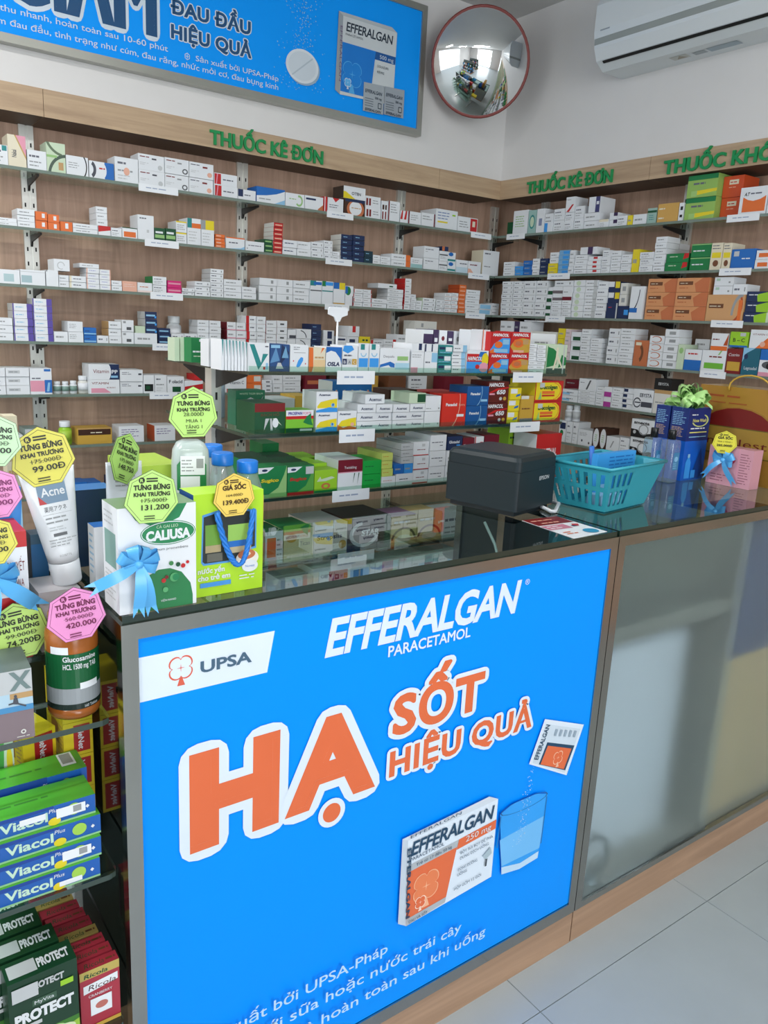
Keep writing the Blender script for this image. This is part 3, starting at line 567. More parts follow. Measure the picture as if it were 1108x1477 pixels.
rows(S[5], [
 (8, 34, 628, 1, w_, 'white box lettered CENTE', [('T', 'CENTE', .55, .45, .3, .6, 'ink')]), (36, 62, 618, 1, (120, 140, 136), 'glassy grey green box behind the yellow tag', [('R', .05, .7, .95, .95, 'lgrey')]),
 (112, 162, 618, 1, 'gold', 'gold and dark brown box with pale lettering', [('R', .03, .55, .97, .92, 'dbrown'), ('R', 0, .94, 1, 1, 'tan'), ('L', .38, .72, .62, .8, 1, 'cream')]), (172, 208, 615, 1, w_, 'white box with purple title, wider one', [('L', .1, .9, .3, .85, 4, (120, 110, 150))]), (223, 253, 614, 1, w_, 'white box with red side and purple title', [('L', .1, .9, .4, .85, 3, (120, 110, 150))], dict(side='dorange')),
 (470, 520, 620, 1, 'dbrown', 'dark carton deep behind the stand', None), (560, 600, 616, 1, 'offwhite', 'pale carton deep behind the stand', g1),
])
rows(S[6], [(108, 126.5, 696, 1, 'blue', 'blue box with white band, first of two', [('R', 0, .35, 1, .6, 'lblue')]), (127, 146, 696, 1, 'blue', 'blue box with white band, second of two', [('R', 0, .35, 1, .6, 'lblue')]), (160, 190, 690, 1, 'navy', 'navy box beside the blue pair', None)])
rows(S[7], [(60, 88, 750, 1, 'black', 'black box with small crest', [('E', .5, .5, .2, .2, 'grey')]), (92, 128, 735, 1, 'navy', 'dark navy box behind the white tube', [('R', .6, .5, .8, .8, 'grey')])])
def bottle_obj(name, prof, body, cap, capstart, label_band=None, n=16):
    q = MB(); q.lathe(prof, M(body), n, mfun=lambda k: M(cap) if k >= capstart else (M(label_band[2]) if label_band and label_band[0] <= k < label_band[1] else M(body))); return q
def put_bottle(sh, x0, x1, yt, body, cap, desc, sb=.04, band=None):
    a0, a1 = along(sh, x0, yt + 30, sb, sh['z']), along(sh, x1, yt + 30, sb, sh['z']); r = (a1 - a0)/2
    zt = sw(sh, (x0 + x1)/2, yt, sb)[1]; H = zt - sh['z']
    e = empty('pill_bottle', swp(sh, (a0 + a1)/2, sb, sh['z']))
    q = MB(); q.lathe([(r*.9, 0), (r, H*.04), (r, H*.2), (r*1.003, H*.2), (r*1.003, H*.6), (r, H*.6), (r*.97, H*.66), (r*.72, H*.72), (r*.72, H*.76)], M(body), 16, mfun=lambda k: M(band) if (band and k == 3) else M(body)); q.obj('body', e)
    q = MB(); q.lathe([(r*.8, H*.75), (r*.82, H*.77), (r*.82, H*.97), (r*.76, H)], M(cap), 16); q.obj('cap', e)
    put_obj(sh, e, desc, 'bottle')
put_bottle(S[3], 241, 261, 456, 'white', 'white', 'white plastic pill bottle behind the navy boxes', sb=.13)
for x0, x1, y, t in ((77, 88.5, 550, 'first tiny white vial from the pink carton'), (89, 100, 550, 'middle tiny white vial'), (100.5, 111.5, 549, 'third tiny white vial')): put_bottle(S[4], x0, x1, y, 'white', 'white', t, band=(120, 150, 140))
put_bottle(S[4], 112.5, 127, 542, 'offwhite', 'white', 'white pill bottle with dark print by vitamin boxes', band='white')
put_bottle(S[5], 85, 104, 607, 'lime', 'white', 'lime green pill bottle with white cap', band=(170, 206, 70))
# ---- right wall
rows(Rw[0], [
 (739, 760, 305, 1, w_, 'white upright box with green specks', [('L', .15, .9, .3, .8, 5, 'lgreen')]), (760.5, 772, 304, 1, (150, 186, 180), 'upright box with teal oval', [('E', .5, .5, .35, .3, 'teal'), ('E', .5, .5, .25, .22, 'pgreen')]), (772.5, 784, 302, 1, w_, 'tall white box beside teal oval', [('R', .3, .3, .7, .6, (130, 140, 170))]),
 (784.5, 796, 309, 1, w_, 'white box with blue foot', [('R', 0, 0, .4, .5, 'sky'), ('L', .1, .9, .5, .9, 2, 'grey')]), (796.5, 812, 302, 2, w_, 'white box in cluster, far file', g1), (812.5, 826, 307, 2, w_, 'white box in cluster, below the tall one', g1), (826.5, 840, 298, 2, w_, 'white box in cluster, near file', g1),
 (813, 826, 285, 1, w_, 'tall white box with red diagonal flash', [('P', [(.1, .02), (.4, .02), (.9, .5), (.7, .5)], 'red'), ('L', .15, .8, .75, .9, 1, 'grey')], dict(on=True)), (840.5, 863, 308, 2, w_, 'white box under the navy striped one', gt), (846, 862, 285, 1, w_, 'big white box with navy central stripe', [('R', .62, 0, 1, 1, (60, 62, 110)), ('R', .7, .5, .92, .7, 'white')], dict(on=True, d=.1, side=w_)),
 (863.5, 877, 317, 1, w_, 'small white box with yellow top', topband('cream', .7)), (877.5, 889, 307, 2, w_, 'white box with navy corner', [('R', .5, .5, 1, 1, 'dpurple')]), (889.5, 904, 312, 1, w_, 'low white box with grey title', g1), (904.5, 912, 311, 1, 'yellow', 'small yellow box', gt),
 (912.5, 932, 310, 1, w_, 'low white box left of teal one', gt), (932.5, 946, 301, 1, (150, 180, 170), 'teal and white box', [('R', 0, .7, 1, .85, 'dgreen'), ('L', .2, .8, .2, .6, 3, 'teal')]), (947, 977, 295, 1, (204, 160, 84), 'tan yellow carton with pale letters', [('L', .06, .4, .62, .86, 1, 'cream'), ('L', .06, .4, .12, .36, 1, 'cream')]), (977.5, 984, 293, 1, w_, 'white spine with black checks', [('R', .3, .6, .9, .8, 'black'), ('R', .3, .2, .9, .35, 'black')]),
 (985, 1028, 255, 2, (146, 184, 92), 'large green carton with yellow flash', [('R', 0, .78, 1, 1, 'green'), ('P', [(.3, .1), (1, .22), (1, .35), (.3, .3)], 'yellow'), ('R', .15, .05, .35, .3, (160, 200, 120)), ('L', .2, .85, .5, .75, 1, 'ink')], dict(d=.1)),
 (1028.5, 1066, 256, 2, (206, 78, 34), 'large orange red carton with white badge', [('R', .3, .6, .75, .82, 'cream'), ('L', .34, .72, .64, .78, 1, 'red'), ('L', .3, .65, .42, .52, 1, 'peach')], dict(sb=.05, d=.1)),
 (1064, 1104, 272, 1, w_, 'white and orange carton lettered A.T', [('P', [(.12, .12), (.95, .12), (.95, .66), (.75, .55), (.5, .5), (.3, .55), (.12, .66)], 'orange'), ('T', 'A.T', .24, .7, .12, .18, 'black', dict(bold=.04, shear=.2)), ('L', .38, .9, .7, .84, 1, 'ink')], dict(d=.03)), (1105, 1125, 268, 1, w_, 'white carton at the picture edge', g1),
 (731, 738.5, 321, 1, 'dgreen', 'small dark green box at the corner', None),
])
strip(Rw[0], 731, 757, 340, 'at the corner end'); strip(Rw[0], 1049, 1096, 315, 'under the A.T carton')
rows(Rw[1], [
 (725, 741, 378, 3, w_, 'white box at the corner end', gt), (741.5, 753, 384, 2, 'sky', 'blue box in the far pair', gt), (753.5, 766, 376, 3, 'blue', 'blue box in the three-high pile', gt), (766.5, 777, 373, 3, w_, 'white box between blue and navy', gt), (777.5, 789, 373, 3, 'navy', 'navy box near the corner', gt),
 (789.5, 803, 380, 2, 'yellow', 'yellow box under white ones', gt), (790, 803, 364, 2, w_, 'white box over yellow boxes', gt, dict(on=True)), (803.5, 818, 361, 5, (120, 170, 210), 'pale blue box in five-high pile', [('R', .4, .2, 1, .8, 'sky')]), (818.5, 826, 361, 3, w_, 'white box behind the pale blue pile', gt), (826.5, 845, 368, 4, w_, 'white box under the purple topped one', gt),
 (834, 858, 357, 1, w_, 'white box with purple stripe on top', [('R', .45, 0, .75, 1, 'dpurple')], dict(on=True)), (845.5, 865, 370, 4, w_, 'white box with red square', [('R', .4, .4, .7, .9, 'red')]), (865.5, 878, 361, 3, w_, 'white tilted-lid box', g1), (878.5, 893, 362, 4, w_, 'white box in middle pile, far file', gt), (893.5, 909, 367, 4, w_, 'white box in middle pile, near file', gt),
 (910, 920, 360, 1, 'yellow', 'upright pale yellow box', gt), (920.5, 940, 364, 3, w_, 'white box before the tall tower', g1), (940.5, 957, 342, 6, w_, 'white box in the tallest tower', gt), (957.5, 975, 352, 5, w_, 'white box in tower behind green ones', gt, dict(sb=.1, d=.07)),
 (958, 990, 366, 2, 'green', 'green box with red corner', [('P', [(.75, .3), (1, .5), (1, 1), (.8, 1)], 'red'), ('L', .15, .6, .5, .8, 1, 'pgreen')]), (993, 1022, 352, 2, 'green', 'green carton with white wave', [('L', .1, .8, .35, .6, 1, 'white'), ('R', 0, .9, 1, .97, 'lgreen')]), (1022.5, 1039, 351, 1, 'cream', 'cream upright carton with brown drop, first', [('E', .5, .25, .25, .12, 'brown'), ('R', .1, .45, .9, .65, 'yellow'), ('L', .1, .9, .75, .95, 2, 'ink')]), (1039.5, 1052, 351, 1, 'cream', 'cream upright carton with brown drop, second', [('E', .5, .25, .25, .12, 'brown'), ('R', .1, .45, .9, .65, 'yellow'), ('L', .1, .9, .75, .95, 2, 'ink')]),
 (1052.5, 1087, 360, 1, 'blue', 'blue box with white script', [('L', .45, .9, .45, .62, 1, 'white'), ('R', .1, .65, .32, .9, 'lgrey')]), (1087.5, 1112, 361, 2, w_, 'white box with orange panel', [('R', .15, .25, .75, .7, 'orange')]),
])
strip(Rw[1], 790, 822, 398, 'under the yellow box'); strip(Rw[1], 1038, 1084, 390, 'under the blue script box')
rows(Rw[2], [
 (721, 736.5, 403, 8, w_, 'white box in the corner tower', gtd), (737, 752, 401, 8, w_, 'white box in the second corner tower', gtd), (752.5, 769, 403, 5, w_, 'white box in five-high pile, far file', gtd), (769.5, 785.5, 403, 5, w_, 'white box in five-high pile, near file', gtd), (786, 793, 414, 4, w_, 'narrow white and green box', [('R', 0, 0, 1, .5, 'dgreen')]),
 (793.5, 808, 433, 4, w_, 'white box low, far file', gt), (808.5, 822, 433, 4, w_, 'white box low, near file', gt), (793.5, 808, 413, 2, w_, 'white box with brown foot', [('R', 0, 0, 1, .4, (110, 100, 104))], dict(on=True)), (808.5, 822, 413, 1, w_, 'white box with dark red foot', [('R', 0, 0, 1, .25, 'maroon'), ('L', .1, .8, .5, .7, 1, 'grey')], dict(on=True)), (796, 822, 405, 1, w_, 'flat white box spanning the top', gtd, dict(on=True)),
 (823, 839.5, 404, 6, w_, 'white box with green rings', [('E', .4, .5, .2, .4, 'pgreen')]), (840, 856.5, 404, 6, w_, 'white box with pale grey end', endcap('lgrey', .7)), (857, 872.5, 406, 5, w_, 'white box with bold title, near navy', [('L', .1, .8, .35, .75, 1, 'ink')]), (873, 889, 437, 1, 'navy', 'navy carton with white stripe', [('R', .88, 0, 1, 1, 'lgrey'), ('L', .2, .6, .65, .8, 1, 'red')]), (873, 889, 406, 2, 'navy', 'navy and yellow box with white half', [('R', 0, .5, .5, 1, 'white'), ('R', .6, .4, 1, 1, 'yellow')], dict(on=True)),
 (889.5, 905, 441, 1, 'navy', 'navy box with sky square', [('R', .6, .3, 1, .7, 'sky')]), (890, 900, 408, 2, 'offwhite', 'grey box standing over the navy one', [('R', .3, .3, .8, .7, 'grey')], dict(on=True)), (906, 925, 413, 1, w_, 'upright white box with thin arc', [('A', .1, .9, .6, .7, .1, -80, 0, 'ink'), ('R', 0, .2, .6, .34, 'blue')]),
 (928, 969.5, 402, 3, (212, 148, 100), 'copper brown carton, far pile', [('P', [(.62, 0), (1, 0), (1, 1), (.8, 1), (.55, .6)], (194, 112, 72)), ('R', .06, .5, .5, .76, 'brown'), ('L', .1, .47, .56, .7, 1, 'cream'), ('L', .08, .5, .2, .4, 1, 'copper')]), (970, 1016, 401, 3, (212, 148, 100), 'copper brown carton, near pile', [('P', [(.62, 0), (1, 0), (1, 1), (.8, 1), (.55, .6)], (194, 112, 72)), ('R', .06, .5, .5, .76, 'brown'), ('L', .1, .47, .56, .7, 1, 'cream'), ('L', .08, .5, .2, .4, 1, 'copper')]),
 (1016.5, 1070, 425, 1, (204, 156, 108), 'wide tan carton with orange loops', [('A', .55, .6, .42, .75, .12, -75, 60, 'dorange'), ('A', .98, .3, .3, .8, .2, 95, 185, 'grey'), ('R', .86, 0, .95, .8, 'orange'), ('R', .06, .5, .46, .66, 'brown'), ('L', .08, .44, .53, .62, 1, 'cream')], dict(d=.1)), (1023, 1050, 396, 2, w_, 'white box with green marks on tan carton', [('R', .1, .55, .3, .85, (170, 200, 180)), ('R', .75, .3, .85, .5, 'grey')], dict(on=True)), (1050.5, 1071, 410, 1, w_, 'single white box on tan carton', gtd, dict(on=True)),
 (1071, 1108, 420, 3, 'navy', 'navy and lime carton', [('P', [(.45, 0), (.9, 0), (.9, 1), (.4, .7)], 'lime'), ('R', .9, 0, 1, 1, 'pgreen'), ('L', .08, .5, .55, .8, 1, 'white')]),
])
strip(Rw[2], 787, 815, 460, 'under the low white files'); strip(Rw[2], 1026, 1072, 465, 'under the tan carton')
rows(Rw[3], [
 (718, 727, 459, 3, w_, 'small white box at the corner, far file', gt), (727.5, 737, 459, 3, w_, 'small white box at the corner, near file', gt), (737.5, 745, 459, 3, 'dpurple', 'small dark purple box', gt), (745.5, 762, 459, 3, w_, 'white box past the purple ones', gt), (752, 792, 467, 1, w_, 'long flat white box on the pile', gtd, dict(on=True)), (762.5, 800, 477, 1, 'offwhite', 'grey box with dark green and yellow bands', [('R', .1, .6, .5, .8, 'dgrey'), ('R', .1, .25, .5, .42, 'lime'), ('L', .6, .9, .2, .8, 4, 'lgrey')]),
 (801, 811.5, 473, 3, 'yellow', 'yellow end-on box', gt), (812, 820, 474, 4, (214, 196, 200), 'pinkish end-on box', gt), (820.5, 834, 478, 3, w_, 'white box with green corner', [('R', .2, .1, 1, .5, 'dgreen')]), (834.5, 848, 474, 6, w_, 'white box in central tower, far file', gt), (848.5, 865, 474, 2, w_, 'white box with brown spots', [('E', .4, .5, .25, .4, 'copper')], dict(sb=.1, d=.07)), (848.5, 865, 487, 5, w_, 'white box in central tower, near file', gt),
 (873, 889.5, 473, 4, w_, 'white box with dark end mark, tower', gtd), (890, 911, 473, 6, w_, 'white box in tower before brown box', gt), (912, 932, 490, 1, 'copper', 'brown upright box with pale tag', [('A', .3, .5, .4, .4, .4, -60, 60, 'brown'), ('R', .1, .8, .5, .92, 'cream')]), (932.5, 953, 483, 4, w_, 'white box with brown rings', [('A', .45, .5, .4, .42, .2, -140, 140, 'copper')]), (953.5, 974, 474, 5, w_, 'white box with barcode, tower', [('R', .3, .3, .75, .7, 'grey')]),
 (974.5, 984.5, 496, 1, 'pgreen', 'pale green upright box', [('E', .5, .75, .3, .12, 'lgreen')]), (985, 1009.5, 503, 1, w_, 'white and blue carton with red strokes', [('R', 0, 0, 1, .5, 'blue'), ('L', .2, .9, .7, .9, 1, 'red')]), (997, 1018, 488, 3, w_, 'white box behind the blue carton', gt, dict(sb=.1, d=.07)),
 (1010, 1044.5, 504, 1, w_, 'white carton with green lower band', [('R', .12, .15, .92, .42, (110, 180, 60)), ('L', .3, .85, .62, .8, 1, 'dred'), ('P', [(.65, .8), (.75, 1), (.82, 1), (.72, .8)], 'lgreen')]), (1045, 1067, 502, 1, 'dred', 'red carton with gold face strip', [('R', .08, .12, .92, .48, 'gold'), ('T', 'Cotrim', .45, .7, .12, .7, 'white', dict(shear=.2))]), (1067.5, 1092, 501, 1, (26, 96, 116), 'deep teal carton with white swoosh', [('P', [(0, .45), (.2, .8), (.7, 1), (0, 1)], 'lblue'), ('E', .2, .68, .12, .1, 'navy'), ('T', 'Lagoadol', .55, .2, .12, .75, 'white')]),
 (1092.5, 1118, 503, 1, w_, 'pink and blue carton with an eye', [('R', 0, .6, 1, 1, 'blue'), ('E', .55, .42, .4, .14, 'dgrey'), ('E', .55, .38, .14, .12, 'black'), ('R', 0, 0, 1, .15, 'pink')]),
 (1020, 1044, 480, 1, w_, 'white and red box on the green carton', [('R', 0, 0, 1, .25, 'orange'), ('P', [(.75, .3), (1, .3), (1, 1)], 'dorange'), ('L', .08, .7, .55, .75, 1, 'dred')], dict(on=True)), (1046, 1072, 478, 1, 'lime', 'lime box lettered B - C', [('R', 0, 0, 1, .12, 'blue'), ('T', 'B – C', .5, .35, .24, .65, 'black', dict(bold=.02)), ('R', .55, .72, .85, .94, 'lgrey')], dict(on=True)), (1074, 1106, 471, 1, w_, 'white box lettered VITAMIN C', [('P', [(.3, 0), (1, 0), (1, .8)], 'orange'), ('E', .6, .22, .12, .15, 'peach'), ('T', 'VITAMIN C', .45, .7, .1, .7, 'dred')], dict(on=True)),
])
strip(Rw[3], 1010, 1047, 538, 'under the green banded carton')
rows(Rw[4], [
 (809, 832, 560, 2, w_, 'white and teal box', [('R', 0, .1, .5, .5, 'lblue'), ('L', .3, .9, .3, .7, 1, 'ink')]), (812, 832, 546, 3, 'maroon', 'dark red box in the shade', gt, dict(sb=.1, d=.07)), (832.5, 857, 562, 4, w_, 'white box in four-high pile', gt), (832.5, 857, 545, 1, w_, 'white box with diagonal pen stroke', [('P', [(.42, .1), (.52, .1), (.72, .9), (.62, .9)], 'dgrey'), ('L', .08, .45, .6, .75, 1, 'ink')], dict(on=True)),
 (857.5, 869, 557, 4, w_, 'white box beside the magenta one', gt), (869.5, 880, 557, 2, w_, 'white box with magenta half', [('R', 0, 0, 1, .5, (170, 60, 150))]), (880.5, 896, 558, 4, w_, 'white box left of navy marks', gt), (896.5, 911, 559, 4, w_, 'white box with navy mark', [('R', 0, .3, .4, .9, 'navy')]),
 (911.5, 940, 560, 1, w_, 'white carton lettered EBYSTA', [('T', 'EBYSTA', .62, .66, .17, .6, 'ink', dict(bold=.03)), ('R', .42, .2, .98, .44, 'ink'), ('A', .22, .38, .2, .24, .25, 20, 340, 'ink'), ('R', .1, .36, .4, .42, 'ink')]), (940.5, 966, 561, 1, 'offwhite', 'cream topped box past EBYSTA', [('R', 0, .85, 1, 1, 'tan'), ('L', .1, .9, .4, .55, 1, 'grey')]), (939, 963, 545, 1, 'black', 'black carton lettered EBYSTA', [('T', 'EBYSTA', .55, .42, .24, .62, 'lgrey', dict(bold=.02))], dict(on=True)),
])
rows(Rw[5], [
 (805, 815, 605, 1, w_, 'white and navy upright box', [('R', .1, .6, .9, .9, 'navy'), ('E', .4, .4, .25, .15, 'green')]), (815.5, 824, 607, 1, w_, 'upright white box, first of the pale three', g2), (824.5, 832, 608, 1, w_, 'upright white box, second of the pale three', g2), (832.5, 853, 618, 1, w_, 'white box with dark spots', [('E', .3, .3, .06, .08, 'ink'), ('E', .8, .2, .06, .08, 'ink'), ('L', .1, .8, .6, .85, 3, 'grey')]),
 (853.5, 863, 616, 1, 'dbrown', 'brown box with white oval, first', [('E', .5, .5, .45, .48, 'white'), ('L', .3, .7, .3, .7, 4, 'lgreen')]), (863.5, 873, 617, 1, 'dbrown', 'brown box with white oval, second', [('E', .5, .5, .45, .48, 'white'), ('L', .3, .7, .3, .7, 4, 'lgreen')]), (873.5, 892, 628, 1, w_, 'white box with blurred letter', [('P', [(.3, .2), (.4, .2), (.6, .7), (.5, .7)], 'grey')]), (892.5, 905, 630, 1, w_, 'white box by the lower smecta carton', g2),
 (906, 942, 602, 2, w_, 'white and black carton lettered smecta', [('P', [(0, 0), (1, 0), (1, .3), (.75, .28), (.5, .2), (.25, .42), (0, .45)], 'black'), ('T', 'smecta', .4, .74, .17, .62, 'black', dict(bold=.04)), ('A', .5, .45, .2, .3, .2, 0, 360, 'grey'), ('E', .15, .28, .06, .1, 'lgrey')]),
])

for px0, px1, t in ((816, 826, 'white pill bottle with red print over the pale boxes'), (826.5, 835, 'white pill bottle with plain label over the pale boxes')):
    sh5 = dict(Rw[5]); aL, aR = along(sh5, px0, 640, .04, sh5['z']), along(sh5, px1, 640, .04, sh5['z'])
    sh5['z'] = max([p[5] for p in sh5['placed'] if p[2] < .05 and min(p[1], aR) - max(p[0], aL) > .002] + [sh5['z']]) + .0003
    put_bottle(sh5, px0, px1, 584, 'white', 'white', t, band='lgrey')
# ------------------------------------------------------------------ free-standing glass display stand behind the counter
GY, GX0, GX1, GYB = 1.70, .842, 1.94, 2.235
TZ = [1.242, 1.092, .932, .758, .60]
st = empty('glass_display_stand', (1.39, 1.97, 0), 0, 'free-standing glass tiered display stand behind the poster counter', 'display stand')
TN = ['top tier', 'second tier', 'third tier', 'fourth tier', 'fifth tier']
for k, z in enumerate(TZ):
    q = MB(); q.box(GX0 - 1.39, GX1 - 1.39, GY - 1.97, GYB - 1.97, z - .008, z, m_glass, front=m_edge_d, left=m_edge_d, right=m_edge_d); q.obj('tier_glass', st)
    q = MB(); q.box(GX0 - 1.39, GX1 - 1.39, GY - 1.972, GY - 1.969, z - .004, z + .013, glass('tier_lip_glass_%d' % k, (.80, .90, .86), 1.2)); q.obj('tier_lip', st)
for x in (GX0 + .03, GX1 - .03):
    q = MB(); q.box(x - 1.39 - .014, x - 1.39 + .014, -.02, .02, 0, 1.235, m_steel)
    z = .1
    while z < 1.2:
        q.poly([(x - 1.393, -.0205, z), (x - 1.387, -.0205, z), (x - 1.387, -.0205, z + .02), (x - 1.393, -.0205, z + .02)], m_slot); z += .05
    q.obj('post', st)
    q = MB(); q.box(x - 1.39 - .02, x - 1.39 + .02, -.27, .27, 0, .05, m_steel); q.obj('foot', st)
    for z in TZ[:4]:
        for s_ in (-1, 1):
            b = MB(); b.prism([(s_*.02, z - .06), (s_*.02, z - .009), (s_*.2, z - .009), (s_*.2, z - .016)], 0, x - 1.392, x - 1.388, m_iron); b.obj('bracket', st)
q = MB(); q.box(GX0 - 1.36, GX1 - 1.42, -.012, .012, .46, .5, m_steel); q.obj('crossbar', st)
T = [shelf('Y', GY, TZ[k], '%s of stand' % TN[k], 'goods on the %s of the glass stand' % TN[k], (TZ[k-1] - .01) if k else 9) for k in range(5)]
vb = [('P', [(.08, .95), (.3, .95), (.62, .3), (.5, .05), (.42, .2)], 'teal'), ('P', [(.62, .3), (.5, .05), (.95, .62), (.7, .62)], 'teal'), ('R', .72, .06, .82, .16, 'red'), ('R', .84, .06, .95, .3, 'lblue'), ('R', .8, .86, .95, .9, 'ink')]
hap_b = [('P', [(0, .12), (.2, .45), (.6, .72), (1, .72), (1, 0), (.25, 0)], 'sky'), ('E', .42, .4, .2, .16, 'orange'), ('P', [(0, 0), (.3, 0), (.18, .22), (0, .1)], 'orange'), ('R', .2, .04, .9, .2, 'lblue'), ('R', .62, .42, .95, .66, 'lblue'), ('T', 'HAPACOL', .5, .8, .13, .8, 'white', dict(bold=.05, shear=.2))]
hap_o = [('P', [(0, .3), (.2, .62), (.6, .72), (1, .66), (1, .05), (.5, .0), (.15, .1)], 'gold'), ('E', .4, .46, .28, .2, 'orange'), ('E', .4, .46, .16, .11, 'copper'), ('R', .62, .42, .92, .66, 'tan'), ('R', .15, .03, .7, .14, 'peach'), ('T', 'HAPACOL', .5, .8, .13, .8, 'white', dict(bold=.05, shear=.2))]
ace_b = [('P', [(.05, .2), (.98, .2), (.98, .66), (.6, .6), (.2, .5), (.05, .3)], 'yellow'), ('P', [(0, 0), (1, 0), (1, .2), (.6, .24), (.3, .16), (0, .1)], 'sky'), ('E', .78, .34, .09, .1, 'lblue'), ('E', .78, .36, .04, .07, 'blue'), ('T', 'Acemuc', .38, .8, .11, .55, 'navy', dict(bold=.03))]
ace_o = [('P', [(.05, .2), (.98, .2), (.98, .66), (.6, .6), (.2, .5), (.05, .3)], 'yellow'), ('P', [(0, 0), (1, 0), (1, .14), (.6, .22), (.3, .14), (0, .3)], 'orange'), ('E', .78, .3, .1, .1, 'peach'), ('T', 'Acemuc', .38, .8, .11, .6, 'navy', dict(bold=.03))]
ace_w = [('T', 'Acemuc', .52, .3, .34, .66, 'navy', dict(bold=.03))]
dec = [('P', [(.03, .08), (.8, .08), (.92, .25), (.95, .5), (.92, .75), (.8, .92), (.03, .92)], 'yellow'), ('A', .62, .5, .3, .42, .08, -80, 80, 'orange'), ('T', 'Decolgen', .48, .6, .2, .62, 'dgreen', dict(bold=.04)), ('R', .25, .36, .7, .5, 'orange'), ('R', .25, .24, .7, .32, 'red'), ('R', .15, .68, .32, .9, 'lgrey'), ('P', [(.12, .1), (.2, .5), (.24, .1)], 'lgreen')]
